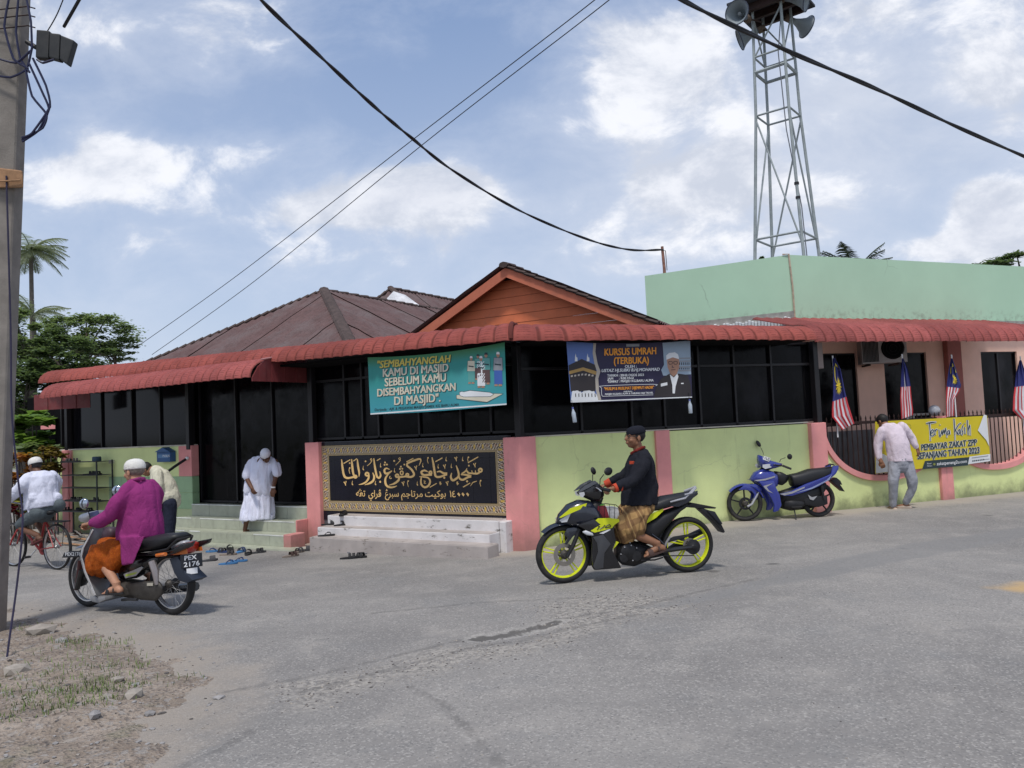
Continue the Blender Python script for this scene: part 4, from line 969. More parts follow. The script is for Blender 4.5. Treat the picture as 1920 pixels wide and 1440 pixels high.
S([(1375, 500, 10), (1385, 560, 22)], 12, B_); S([(1455, 500, 10), (1462, 560, 22)], 12, B_); rg(1568, 500, 36, B_, 32)
Dt(1270, 750, 24, B_); S([(1290, 332), (1520, 200)], 19, B_); mim(1300, 200, B_); vee(1440, 350, B_); Dt(1310, 397, 20, B_); curl(1172, 195, B_); vee(1018, 210, B_); curl(918, 350, B_)
curl(152, 745, B_); S([(290, 740), (330, 750), (300, 790), (345, 795)], 13, B_); S([(430, 885), (585, 795)], 17, B_)
for x in (655, 1040): S([(x-10, 770), (x+25, 765), (x-5, 800), (x+40, 800), (x, 830)], 13, B_)
vee(820, 760, B_); S([(1180, 880), (1340, 788)], 18, B_); S([(1345, 858, 8), (1395, 780, 14), (1430, 765, 16), (1485, 745, 12)], 12, B_); mim(1575, 725, B_)
for body, x0, x1, y in [('\uFEEA\uFECC\uFE97', 570, 778, 1085), ('\uFEF1\uFE8D\uFEAE\uFB6C', 850, 1135, 1095), ('\u06A0\uFEAE\uFE92\uFEB3', 1222, 1535, 1090), ('\uFEE2\uFE9F\uFE8E\uFE97\uFEAE\uFEE3', 1585, 2072, 1095), ('\uFE96\uFEF4\uFEDB\uFEEE\uFE91', 2122, 2592, 1095), ('\u0661\u0664', 2678, 2815, 1100)]:
    text_px(mb, FL, VZ, body, x0, y, x1, y+4, 205, OA, 12, arab=True, bold=.012)
for q in [(660, 932), (642, 965), (682, 962)]: Dt(*q, 12)
for x in (1082, 1178, 1282): poly_px(mb, FL, VZ, [(x-35, 1035), (x-8, 1000), (x+35, 1045), (x+12, 1090)], OB, 12, eps=.006)
mb.build('lettering', M_gold, sign)
# ================================================================== BANNERS
def banner_body(name, F, v, corners, org, sc, m, label, cat='banner', sag=0, nu=36, nv=16, group=None):
    (tl, tr, br, bl) = [(org[0]+a/sc, org[1]+b/sc) for a, b in corners]
    def f(s, t_):
        x = (tl[0]*(1-s)+tr[0]*s)*(1-t_)+(bl[0]*(1-s)+br[0]*s)*t_; y = (tl[1]*(1-s)+tr[1]*s)*(1-t_)+(bl[1]*(1-s)+br[1]*s)*t_
        y += sag/sc*4*s*(1-s)*(1-t_*.6); return F.P(x, y, v(x, y))
    mb = MB(); mb.grid(f, nu, nv, uv=True); o = mb.build(name, m, smooth='all'); tag(o, label, cat, group); return o
def rip(v0, amp, px, py, ph=0): return lambda x, y: v0 + amp*math.sin(x/px+ph+y/py*.7)+amp*.5*math.sin(x/px*2.3+y/py*1.9)
P3 = {}
def pm(name, c, r=.55): return mat('print_'+name, c, r, vary=.04)
W_cream = pm('cream', (.62, .58, .46)); W_yel = pm('yellow', (.60, .50, .10)); W_ink = pm('ink', (.02, .04, .05)); W_white = pm('white', (.70, .72, .74)); W_skin = pm('skin', (.40, .22, .15)); W_blue = pm('blue', (.05, .12, .40)); W_tealfig = pm('teal_cloth', (.10, .32, .30)); W_brown = pm('brown_cloth', (.10, .06, .06)); W_navy = pm('navy', (.022, .018, .055)); W_orng = pm('orange', (.75, .30, .03)); W_gold2 = pm('gold', (.40, .25, .08)); W_sky = pm('sky', (.10, .17, .42)); W_beige = pm('beige', (.42, .38, .33)); W_black = pm('black', (.012, .012, .016)); W_grey = pm('grey', (.25, .27, .30))
def teal_fn(t, b, c, geo, tc):
    uv = t.new('ShaderNodeUVMap').outputs[0]; x, y, _ = t.xyz(uv)[:]
    c = t.mix(t.ramp(y, 0, .22), (.05, .22, .10), (.03, .255, .235)); c = t.mix(t.ramp(y, .3, 1), c, (.05, .30, .36))
    k = t.m('ADD', t.m('MULTIPLY', t.m('SUBTRACT', x, .75), t.m('SUBTRACT', x, .75)), t.m('MULTIPLY', t.m('SUBTRACT', y, .55), t.m('SUBTRACT', y, .55)))
    return t.mix(t.ramp(k, .0, .09, .4, 0), c, (.10, .40, .42))
M_teal = mat('teal_vinyl', (.03, .25, .23), .5, fn=teal_fn, vary=.05, spec=.35)
o1, s1 = (680, 635), 6.857; vb1 = rip(.62, .008, 22, 30)
tb = banner_body('teal_banner', FL, vb1, [(65, 240), (1825, 45), (1850, 850), (100, 975)], o1, s1, M_teal, 'teal vinyl banner with cream capitals and a drawing of men in prayer, under the awning', sag=45)
mb = MB()
poly_px(mb, FL, vb1, [(100, 960), (1850, 832), (1850, 850), (100, 977)], o1, s1, 3)
for body, x0, y0, x1, y1, h, mi in [('"SEMBAHYANGLAH', 192, 378, 1130, 300, 92, 1), ('KAMU DI MASJID', 262, 490, 1100, 418, 100, 0), ('SEBELUM KAMU', 285, 612, 1068, 548, 104, 0), ('DISEMBAHYANGKAN', 190, 742, 1192, 664, 96, 0), ('DI MASJID".', 408, 850, 998, 808, 104, 0)]:
    text_px(mb, FL, vb1, body, x0+7, y0+6, x1+7, y1+6, h, o1, s1, 2, bold=.0, fat=6, eps=.002, shear=.15 if mi else 0, wob=3); text_px(mb, FL, vb1, body, x0, y0, x1, y1, h, o1, s1, mi, bold=.0, fat=3.6, eps=.005, shear=.15 if mi else 0, wob=3)
text_px(mb, FL, vb1, 'Daripada : AJK & PEGAWAI MASJID JAMEK KG BARU ALMA', 155, 932, 1240, 862, 34, o1, s1, 2, eps=.004, bold=.01)
mb.build('lettering', [W_cream, W_yel, W_ink, W_white], tb)
mb = MB(); Q = lambda pts, mi, e=.004: poly_px(mb, FL, vb1, pts, o1, s1, mi, e)
def man(x, y, h, robe, top, low, cap):
    w = h*.12
    Q([(x-w*1.05, y+h*.16), (x+w*1.05, y+h*.16), (x+w*1.25, y+h*.55), (x-w*1.25, y+h*.55)], 0, .0035); Q([(x-w, y+h*.17), (x+w, y+h*.17), (x+w*1.15, y+h*.54), (x-w*1.15, y+h*.54)], top, .0045)
    Q([(x-w*.95, y+h*.54), (x+w, y+h*.54), (x+w*1.15, y+h*.94), (x-w*.9, y+h*.94)], low, .005); Q([(x-w*.8, y+h*.94), (x-w*.1, y+h*.94), (x-w*.1, y+h), (x-w*.9, y+h)], 3); Q([(x+w*.2, y+h*.94), (x+w*.9, y+h*.94), (x+w, y+h), (x+w*.1, y+h)], 3)
    Q([(x+w*.42*math.cos(a), y+h*.09+w*.62*math.sin(a)) for a in [k*.785 for k in range(8)]], 3, .0055); Q([(x-w*.45, y+h*.07), (x-w*.3, y), (x+w*.3, y), (x+w*.45, y+h*.07)], cap, .0062)
    Q([(x-w*.8, y+h*.34), (x+w*.8, y+h*.36), (x+w*.7, y+h*.40), (x-w*.8, y+h*.38)], 0, .0058)
man(1585, 178, 410, 0, 4, 5, 0); man(1480, 200, 330, 0, 4, 5, 0); man(1395, 225, 355, 0, 2, 4, 1); man(1740, 170, 440, 0, 6, 7, 1); man(1520, 222, 410, 0, 1, 1, 1)
Q([(1200, 725), (1460, 700), (1812, 706), (1600, 822), (1205, 775)], 0, .0035); Q([(1207, 727), (1460, 704), (1800, 710), (1598, 814), (1210, 770)], 2, .0045)
Q([(1238, 690), (1265, 675), (1300, 680), (1380, 662), (1640, 688), (1690, 715), (1640, 748), (1300, 752), (1250, 735)], 0, .005); Q([(1244, 694), (1268, 681), (1302, 686), (1380, 669), (1638, 694), (1682, 715), (1638, 742), (1300, 746), (1254, 731)], 1, .006)
mb.build('drawing', [W_ink, W_white, W_cream, W_skin, W_tealfig, W_brown, W_grey, W_blue], tb)
# navy course banner
o2, s2 = (1050, 630), 7.385; vb2 = rip(.58, .007, 25, 30, 1)
nb = banner_body('navy_banner', FR, vb2, [(85, 70), (1805, 58), (1830, 850), (150, 920)], o2, s2, W_navy, 'navy vinyl banner with orange capitals and a portrait, hung under the awning by the corner', sag=35)
mb = MB(); Q = lambda pts, mi, e=.003: poly_px(mb, FR, vb2, pts, o2, s2, mi, e)
Q([(88, 78), (470, 102), (455, 250), (490, 400), (545, 490), (500, 560), (500, 750), (540, 890), (150, 920)], 0)
Q([(118, 405), (300, 318), (490, 400), (505, 500), (320, 440), (125, 490)], 1, .004); Q([(122, 488), (320, 434), (508, 490), (505, 540), (320, 478), (130, 530)], 2, .005); Q([(130, 528), (320, 476), (505, 538), (490, 770), (150, 770)], 1, .0045)
for x in range(150, 480, 48): Q([(x, 520-abs(x-320)*-.15-.0), (x+28, 515+abs(x-320)*.15), (x+26, 540+abs(x-320)*.15), (x, 545+abs(x-320)*.15)], 4, .006)
for x in (205, 370):
    Q([(x, 350), (x+4, 290), (x+12, 240), (x+20, 290), (x+36, 300), (x+38, 350)], 3, .0045)
pts = [(150, 905), (165, 790)]; r2 = random.Random(5)
for i in range(20): pts += [(170+i*16, 790-r2.uniform(5, 38)), (178+i*16, 800-r2.uniform(-10, 12))]
pts += [(500, 800), (540, 888)]; Q(pts, 3, .0055)
for i in range(7): x = 210+i*45; Q([(x, 800), (x+10, 790), (x+14, 842), (x+2, 845)], 1, .0065)
Q([(462, 100), (500, 102), (490, 220), (520, 380), (560, 490), (530, 590), (540, 760), (572, 885), (530, 890), (495, 740), (488, 590), (510, 480), (475, 380), (452, 240)], 4, .006)
Q([(150, 905), (1828, 838), (1830, 852), (152, 922)], 3, .006); Q([(915, 112), (1100, 108), (1098, 145), (918, 148)], 6, .005)
Q([(1418, 95), (1800, 62), (1815, 560), (1815, 530), (1430, 550), (1400, 470), (1440, 400), (1430, 220)], 7, .0035); 
for y in (300, 340, 420, 470): Q([(1640, y), (1812, y-4), (1813, y+18), (1642, y+22)], 6, .0045)
for x in range(1650, 1800, 26): Q([(x, 365), (x+12, 365), (x+12, 400), (x, 402)], 1, .0045); Q([(x, 435), (x+12, 435), (x+12, 462), (x, 463)], 1, .0045)
Q([(1300, 845), (1330, 720), (1400, 590), (1520, 520), (1640, 520), (1770, 540), (1815, 700), (1820, 838)], 1, .005)
Q([(1480, 330), (1500, 285), (1560, 262), (1630, 285), (1650, 340), (1650, 440), (1620, 520), (1570, 560), (1525, 520), (1490, 430)], 5, .006); Q([(1472, 330), (1470, 270), (1510, 235), (1590, 225), (1635, 255), (1650, 320), (1560, 295)], 3, .007)
Q([(1520, 530), (1575, 575), (1625, 520), (1640, 560), (1600, 700), (1590, 795), (1560, 795), (1555, 680)], 3, .0065); Q([(1395, 660), (1485, 640), (1488, 680), (1398, 700)], 3, .006); Q([(1675, 650), (1712, 648), (1712, 664), (1676, 664)], 3, .006)
for x in (1505, 1575): stroke_px(mb, FR, vb2, [(x, 355), (x+45, 352), (x+48, 385), (x+8, 390), (x, 355)], o2, s2, 7, 1, .008)
Q([(1538, 465), (1600, 460), (1596, 470), (1542, 474)], 8, .008); Q([(1552, 395), (1565, 430), (1585, 430), (1575, 440), (1548, 438)], 8, .008)
mb.build('picture', [W_sky, pm('dark_cloth', (.03, .025, .028)), W_gold2, W_white, W_beige, W_skin, W_grey, pm('pale_sky', (.28, .36, .45)), W_brown], nb)
mb = MB(); T = lambda body, x0, y0, x1, y1, h, mi=1, b=.02, **k: text_px(mb, FR, vb2, body, x0, y0, x1, y1, h, o2, s2, mi, bold=0, eps=.006, fat=h*.035, **k)
T('KURSUS UMRAH', 618, 270, 1330, 250, 95, 0, .035); T('(TERBUKA)', 748, 388, 1228, 378, 92, 0, .035); T('OLEH :', 900, 440, 1060, 438, 38); T('USTAZ HJ.SUBKI B.HJ.MOHAMAD', 578, 500, 1380, 480, 42, shear=.2)
T('TARIKH', 655, 562, 800, 560, 32); T(': 20HB OGOS 2023', 818, 560, 1160, 552, 32); T('JAM', 658, 606, 735, 604, 32); T(': 9:00 PAGI', 818, 602, 1018, 596, 32); T('TEMPAT', 660, 648, 808, 645, 32); T(': MASJID KG.BARU ALMA', 820, 642, 1295, 628, 32)
T('"MUSLIM & MUSLIMAT DIJEMPUT HADIR"', 612, 752, 1300, 728, 40, 0, .03); T('ANJURAN :', 880, 778, 1005, 775, 18); T('MASJID KG.BARU ALMA & TABUNG HAJI TRAVEL', 625, 818, 1290, 796, 24)
stroke_px(mb, FR, vb2, [(600, 835), (580, 820), (575, 720), (600, 690), (1290, 668), (1325, 690)], o2, s2, 6, 1, .006); stroke_px(mb, FR, vb2, [(600, 835), (900, 825), (1290, 815)], o2, s2, 6, 1, .006)
mb.build('lettering', [W_orng, W_white], nb)
def bottle(x0, y0, x1, y1, F, v, label, tilt):
    a, b = F.P(x0, y0, v), F.P(x1, y1, v); L_ = (b-a).length; o = thing('water_bottle', label, 'bottle', a, group='bottles weighing down the navy banner')
    M = Matrix.Translation(a) @ (b-a).to_track_quat('Z', 'Y').to_matrix().to_4x4(); r = .030
    mb = MB(); mb.lathe([(.013, 0), (.013, L_*.10), (r*.9, L_*.3), (r, L_*.36), (r, L_*.96), (r*.85, L_)], 12, M); mb.build('bottle_body', mat('cloudy_bottle', (.42, .48, .55), .25, spec=.6, vary=.15), o, smooth=True)
    mb = MB(); mb.lathe([(.014, -.02), (.014, .005)], 10, M); mb.build('cap', mat('blue_cap', (.12, .14, .40), .4), o)
    mb = MB(); mb.tube([a, a+Vector((-.01, 0, .12))], .003, 4); mb.build('string', M_cable, o)
bottle(1074, 766, 1078, 792, FR, .6, 'clear water bottle hanging from the left corner of the navy banner', 0); bottle(1293, 751, 1295, 775, FR, .6, 'clear water bottle hanging from the right corner of the navy banner', 0)
# yellow thank-you banner on the railing
o3, s3 = (1600, 760), 7.111; vb3 = rip(.10, .006, 24, 30, 2); W_by = pm('bright_yellow', (.62, .50, .015))
yb = banner_body('yellow_banner', FR, vb3, [(290, 218), (1785, 138), (1827, 742), (290, 910)], o3, s3, W_by, 'yellow vinyl thank-you banner tied across the railing and wall, right of the bent man', sag=0)
mb = MB(); Q = lambda pts, mi, e=.003: poly_px(mb, FR, vb3, pts, o3, s3, mi, e)
Q([(300, 600), (620, 760), (620, 870), (300, 905)], 1); Q([(955, 742), (1548, 690), (1528, 802), (918, 852)], 0, .004); Q([(1550, 684), (1827, 648), (1827, 742), (1528, 786)], 1, .005)
Q([(1740, 122), (1778, 132), (1812, 545), (1770, 460), (1660, 335), (1690, 260)], 1, .012)
ys = [[(968, 242, 8), (1030, 232, 20), (1108, 222, 6)], [(1015, 235, 14), (1024, 350, 12), (1026, 478, 8)], [(1040, 372), (1070, 350), (1058, 322), (1036, 350), (1036, 398), (1058, 408), (1082, 380)], [(1085, 322), (1092, 398)], [(1090, 350), (1104, 322), (1122, 328)],
      [(1142, 322), (1150, 400), (1160, 412), (1182, 330)], [(1150, 258), (1156, 268)], [(1182, 332, 14), (1188, 392), (1208, 322, 14), (1216, 378), (1232, 300)], [(1232, 300), (1248, 432, 5)], [(1280, 335), (1258, 345), (1254, 388), (1274, 376), (1282, 335), (1286, 390)],
      [(1342, 178, 14), (1352, 320, 12), (1356, 468, 6)], [(1440, 235, 6), (1400, 262), (1352, 350), (1362, 330), (1392, 388)], [(1424, 318), (1400, 336), (1394, 380), (1414, 376), (1424, 322), (1430, 392)], [(1466, 262), (1448, 318), (1460, 362), (1444, 402)], [(1484, 292), (1490, 382)], [(1476, 240), (1482, 250)], [(1520, 196, 12), (1532, 398)], [(1532, 340), (1552, 262), (1560, 402, 6)]]
for q in ys:
    stroke_px(mb, FR, vb3, [(a[0], a[1], (a[2] if len(a) > 2 else 10)+14) for a in q], o3, s3, 24, 1, .005); 
for q in ys: stroke_px(mb, FR, vb3, q, o3, s3, 11, 0, .0075)
for bd, e_, mi, ft in ((.0, .004, 1, 8), (.0, .0065, 0, 3.5)):
    text_px(mb, FR, vb3, 'PEMBAYAR ZAKAT ZPP', 908, 600, 1645, 530, 80, o3, s3, mi, bold=bd, eps=e_, wob=2, fat=ft); text_px(mb, FR, vb3, 'SEPANJANG TAHUN 2023', 858, 716, 1680, 638, 84, o3, s3, mi, bold=bd, eps=e_, wob=2, fat=ft)
text_px(mb, FR, vb3, 'zakatpenang2u.com', 1112, 800, 1515, 764, 42, o3, s3, 1, bold=.012, eps=.007); text_px(mb, FR, vb3, 'Bayar', 985, 785, 1045, 780, 18, o3, s3, 1, eps=.007); text_px(mb, FR, vb3, 'Melalui', 985, 818, 1050, 812, 18, o3, s3, 1, eps=.007)
dot_px(mb, FR, vb3, 1080, 785, 17, o3, s3, 2, eps=.007)
for x in range(1595, 1745, 24): dot_px(mb, FR, vb3, x, 742-(x-1595)*.13, 10, o3, s3, 0, eps=.007)
stroke_px(mb, FR, vb3, [(1580, 702), (1800, 672)], o3, s3, 9, 3, .007); stroke_px(mb, FR, vb3, [(1750, 722), (1815, 714)], o3, s3, 7, 3, .007)
for a in range(16): x, y = 730+38*math.cos(a*.39), 292+44*math.sin(a*.39); dot_px(mb, FR, vb3, x, y, 5, o3, s3, 2)
mb.build('lettering', [W_ink, W_white, pm('olive', (.22, .24, .05)), W_grey], yb)
# ================================================================== FLAGS
M_flag = [mat('flag_red', (.50, .035, .045), .7, vary=.06), mat('flag_white', (.66, .64, .68), .7, vary=.04), mat('flag_blue', (.025, .03, .16), .7, vary=.06), mat('flag_yellow', (.70, .55, .05), .7, vary=.04)]
def flag(rows, pole, label, v=.0, seed=0, emblem=True, canton=.48):
    """rows: (left x,y, right x,y) down the fly; stripes run down the cloth"""
    fl = thing('flag', label, 'flag', FR.P(pole[1][0], pole[1][1], v), group='striped flags along the railing')
    mb = MB(); mb.tube([FR.P(*pole[0], v), FR.P(*pole[1], v)], .012, 8); mb.build('pole', M_white, fl, smooth=True)
    n = len(rows)-1
    def f(s, t_):      # s along fly 0..1, t across
        k = min(int(s*n), n-1); w = s*n-k; a, b = rows[k], rows[k+1]; l = (a[0]+(b[0]-a[0])*w, a[1]+(b[1]-a[1])*w); r = (a[2]+(b[2]-a[2])*w, a[3]+(b[3]-a[3])*w)
        x, y = l[0]+(r[0]-l[0])*t_, l[1]+(r[1]-l[1])*t_
        return FR.P(x, y, v+.03+.045*s*math.sin(t_*7+seed+s*2)+.02*math.sin(t_*15+seed*2))
    NT_, NS = 27, 30; mb = MB(); mb.grid(f, NS, NT_); mb.mi = []
    for i in range(NS):
        for j in range(NT_): mb.mi.append(2 if (i/NS < canton) else (int(j/3) % 2))
    c = mb.build('cloth', M_flag[:3], fl, smooth='all')
    if emblem:
        def ring(cx, cy, pts):
            return [f(cx+a, cy+b)+FR.n*.006 for a, b in pts]
        mb = MB(); N = 14; st = []
        for k in range(28): r_ = .9 if k % 2 == 0 else .5; st.append((.105*r_*math.cos(k*math.pi/14), .30*r_*math.sin(k*math.pi/14)))
        q = ring(.34, .5, st); mb.add([f(.34, .5)+FR.n*.008]+q, [(0, k+1, (k+1) % 28+1) for k in range(28)])
        A_ = [(.12*math.cos(a), .36*math.sin(a)) for a in [math.pi*.62+1.3*math.pi*k/12-.3 for k in range(13)]]; B2 = [(.02+.095*math.cos(a), .02+.27*math.sin(a)) for a in [math.pi*.62+1.3*math.pi*k/12-.3 for k in range(13)]]
        q = ring(.20, .5, A_); q2 = ring(.20, .5, B2); mb.add(q+q2, [(k, k+1, 13+k+1, 13+k) for k in range(12)]); mb.build('emblem', M_flag[3], fl)
flag([(1561, 672, 1565, 671), (1562, 700, 1576, 692), (1562, 741, 1584, 732), (1560, 765, 1590, 756), (1560, 782, 1597, 778), (1579, 806, 1602, 794)], ((1561, 667), (1571, 820)), 'striped flag with yellow star hanging open on its pole, left of the bent man', seed=0)
flag([(1691, 672, 1694, 672), (1690, 695, 1702, 692), (1689, 722, 1707, 720), (1688, 745, 1709, 745), (1689, 765, 1712, 768), (1690, 786, 1712, 778)], ((1691, 664), (1702, 786)), 'striped flag folded narrow on its pole right above the bent man', seed=2, emblem=False, canton=.42)
flag([(1783, 672, 1786, 672), (1779, 692, 1795, 700), (1776, 715, 1802, 722), (1774, 735, 1799, 734), (1774, 755, 1789, 748), (1775, 782, 1788, 780)], ((1784, 665), (1793, 782)), 'striped flag with its free corner blown to the right above the yellow banner', seed=4)
flag([(1911, 676, 1915, 675), (1905, 700, 1922, 696), (1903, 722, 1930, 718), (1900, 745, 1932, 742), (1899, 770, 1935, 764), (1914, 786, 1940, 780)], ((1913, 668), (1920, 800)), 'striped flag cut by the right edge of the view', seed=5, emblem=False, canton=.42)
# globe lamp on wall post, letter tray, wall unit
gl = thing('globe_lamp', 'white globe lamp on a short post behind the yellow banner', 'lamp', FR.P(1752, 790, -.3))
mb = MB(); mb.ball(FR.P(1752, 770, -.3), .105, 20, 12); mb.build('globe', mat('opal_globe', (.62, .66, .72), .25, vary=0), gl, smooth='all')
mb = MB(); p = FR.P(1752, 781, -.3); mb.lathe([(.05, 0), (.05, -.06), (.02, -.07), (.02, -.7)], 12, Matrix.Translation(p)); mb.build('post', M_pink, gl)
pb = thing('concrete_plinth', 'grey concrete gate plinth with dark slot just left of the globe lamp', 'plinth', FR.P(1727, 800, -.35))
mb = MB(); a, b = ux(FR, 1706, 780, -.35), ux(FR, 1747, 780, -.35); zt_p = zx(FR, 1727, 775, -.35); FR.box(mb, a, b, -.5, -.35, .2, zt_p); mb.build('block', M_cement, pb, bevel=.01)
mb = MB(); FR.box(mb, a+.12, b-.05, -.37, -.345, zt_p-.09, zt_p-.04); mb.build('slot', M_black, pb)
gs = thing('grey_shutter', 'grey ribbed shutter low on the peach wall behind the railing', 'shutter', FR.p(6, -1.4, 0))
a, b = ux(FR, 1548, 850, VP_+.05), ux(FR, 1640, 850, VP_+.05); M_gs = mat('grey_shutter', (.17, .165, .17), .7, vary=.25)
for i in range(9): mb = MB(); FR.box(mb, a+(b-a)*i/9+.008, a+(b-a)*(i+1)/9-.008, VP_+.01, VP_+.05, -.2, zW0-.1); mb.build('slat', M_gs, gs)
ac = thing('air_conditioner_unit', 'grey air conditioner outdoor unit mounted high between the first two wing windows', 'air conditioner', FR.P(1650, 670, -1.2))
c = at(1653, 655, FR.P(1650, 670, -1.1).y); ang = math.radians(-38); M = Matrix.Translation(c) @ Matrix.Rotation(ang+math.radians(30), 4, 'Z')
L = lambda x, y, z: M @ Vector((x, y, z))
def lbox(mb, x0, x1, y0, y1, z0, z1, mi=0): mb.hexa([L(x0, y0, z0), L(x1, y0, z0), L(x1, y1, z0), L(x0, y1, z0), L(x0, y0, z1), L(x1, y0, z1), L(x1, y1, z1), L(x0, y1, z1)], mi)
M_ac = mat('ac_casing', (.40, .37, .36), .6, vary=.15, dirt=.5)
mb = MB(); lbox(mb, -.42, .42, -.15, .15, -.28, .28); mb.build('casing', M_ac, ac, bevel=.015, seg=2)
for i in range(12): mb = MB(); lbox(mb, -.40+i*.025, -.388+i*.025, -.165, -.148, -.25, .25); mb.build('fin', M_dark, ac)
mb = MB(); mb.lathe([(.0, .012), (.2, .012), (.215, .0), (.22, 0)], 24, M @ Matrix.Translation((.16, -.15, 0)) @ Matrix.Rotation(math.pi/2, 4, 'X')); mb.build('fan_opening', M_black, ac)
for r_ in (.07, .13, .19):
    mb = MB(); mb.tube([L(.16+r_*math.cos(k*math.pi/10), -.17, r_*math.sin(k*math.pi/10)) for k in range(21)], .004, 4); mb.build('fan_guard', M_dark, ac)
mb = MB(); lbox(mb, -.3, -.26, -.12, .5, -.32, -.285); lbox(mb, .26, .30, -.12, .5, -.32, -.285); mb.build('bracket', M_iron, ac)
bx = MB(); FR.box(bx, ux(FR, 1524, 670, -.6), ux(FR, 1544, 670, -.6), -.75, -.6, zx(FR, 1533, 691, -.6), zx(FR, 1533, 642, -.6)); tag(bx.build('duct_box', mat('duct_box', (.42, .36, .35), .7), bevel=.01), 'pale boxed duct hanging at the end of the dark window band under the awning', 'duct')
# ================================================================== MAILBOX, HANDRAIL, SOCKET, RACK
M_mbx = mat('blue_mailbox', (.025, .095, .24), .5, vary=.15, dirt=.3)
mx = thing('mailbox', 'small blue mailbox with pitched lid on the lime wall left of the door', 'mailbox', FL.P(315, 866, 0))
a, b = ux(FL, 328, 850, .02), ux(FL, 303, 850, .02); z0, z1 = zx(FL, 315, 866, .1), zx(FL, 315, 847, .1)
mb = MB(); FL.box(mb, a, b, .0, .13, z0, z1); mb.build('box', M_mbx, mx, bevel=.006)
mb = MB(); P = FL.p; um = (a+b)/2
mb.add([P(a-.02, -.0, z1), P(b+.02, -.0, z1), P(b+.02, .16, z1), P(a-.02, .16, z1), P(um, .0, z1+.09), P(um, .15, z1+.09)], [(0, 1, 2, 3), (3, 2, 5), (1, 0, 4), (0, 3, 5, 4), (2, 1, 4, 5)]); mb.build('lid', M_mbx, mx)
mb = MB(); FL.box(mb, a+.05, b-.05, .131, .136, z0+.08, z1-.05); mb.build('label_plate', mat('faded_blue_plate', (.10, .22, .40), .5), mx)
mb = MB(); text_px(mb, FL, .137, 'POLIS', 305, 857, 318, 856.5, 4, (0, 0), 1, bold=.01, eps=.003); mb.build('lettering', W_white, mx)
hr = thing('handrail', 'short black handrail with white end plate fixed beside the door', 'handrail', FL.P(351, 860, .02))
mb = MB(); mb.tube([FL.P(350, 860, .05), FL.P(330, 873, .25), FL.P(312, 886, .42)], .026, 10); mb.build('rail', mat('black_rail', (.015, .015, .017), .35), hr, smooth=True)
mb = MB(); mb.ball(FL.P(351, 859, .045), .035, 12, 8); mb.build('end_plate', M_white, hr, smooth='all')
mb = MB(); FL.box(mb, ux(FL, 215, 866), ux(FL, 206, 866), .001, .03, zx(FL, 210, 869), zx(FL, 210, 862)); tag(mb.build('wall_socket', mat('cream_plastic', (.5, .5, .4), .5), bevel=.004), 'small cream socket on the lime wall right of the shoe rack', 'socket')
rk = thing('shoe_rack', 'thin black metal shoe rack with five shelves against the lime wall', 'rack', FL.p(10, .3, -.2))
ra, rb = ux(FL, 182, 900, .38), ux(FL, 108, 900, .38)
zsh = [zx(FL, 150, y, .38) for y in (866, 891, 915, 940, 960)]
M_rk = mat('rack_metal', (.03, .035, .04), .5, vary=.2)
for k, z in enumerate(zsh): mb = MB(); FL.box(mb, ra, rb, .06, .38, z-.012, z); mb.build('shelf', M_rk, rk, bevel=.003)
for u in (ra, rb):
    for v in (.05, .385): mb = MB(); FL.box(mb, u-.012, u+.012, v-.012, v+.012, -.25, zsh[0]+.02); mb.build('leg', M_rk, rk)
# ================================================================== SANDALS
def sandal_parts(parent, M, length=.27, thong=False, ms=None, mt=None, slide=False, M2=None):
    pr = []; N = 22; w = length*.19
    for k in range(N):
        a = 2*math.pi*k/N; x = math.cos(a)*length/2; y = math.sin(a)*w*(1.0+.18*math.cos(a)); pr.append((x, y))
    mb = MB(); h = .022; mb.add([M @ Vector((x, y, 0)) for x, y in pr]+[M @ Vector((x, y, h)) for x, y in pr], [tuple(range(N-1, -1, -1)), tuple(range(N, 2*N))]+[(k, (k+1) % N, N+(k+1) % N, N+k) for k in range(N)]); mb.build('sole', ms, parent, smooth=True)
    if thong:
        for s in (-1, 1):
            mb = MB(); mb.tube([M @ Vector((length*.27, 0, h)), M @ Vector((length*.22, s*w*.25, h+.03)), M @ Vector((.02, s*w*.75, h+.035)), M @ Vector((-.03, s*w*.95, h))], .006, 6); mb.build('strap', mt, parent, smooth=True)
    else:
        bands = [(.02, .10)] if slide else [(.045, .085), (-.01, .03)]
        for a0, a1 in bands:
            def f(s, t_):
                an = math.pi*t_; x = a0+(a1-a0)*s; return M @ Vector((x, -math.cos(an)*w*1.02, h*.6+math.sin(an)*.062*(1.0 if not slide else 1)))
            mb = MB(); mb.grid(f, 3, 10); bm_f = mb; mb.grid(lambda s, t_: M @ Vector((a0+(a1-a0)*s, -math.cos(math.pi*t_)*w*.97, h*.6+math.sin(math.pi*t_)*.057)), 3, 10); mb.build('strap', mt, parent, smooth='all')
M_sb = mat('black_rubber', (.018, .018, .02), .7, vary=.2); M_sg = mat('grey_rubber', (.055, .055, .06), .75, vary=.2); M_sbl = mat('blue_rubber', (.06, .20, .42), .6, vary=.1); M_sbr = mat('brown_leather', (.055, .03, .025), .7, vary=.2); M_snv = mat('navy_rubber', (.02, .04, .12), .6); M_tan = mat('tan_rubber', (.22, .18, .15), .8, vary=.2); M_pale = mat('pale_grey_rubber', (.20, .20, .21), .8)
def zstep(p):
    q = p - FL.p(0, 0, 0); u, v = q.dot(FL.d), q.dot(FL.n); z = gz(p.x, p.y)+.004
    return u, v, z
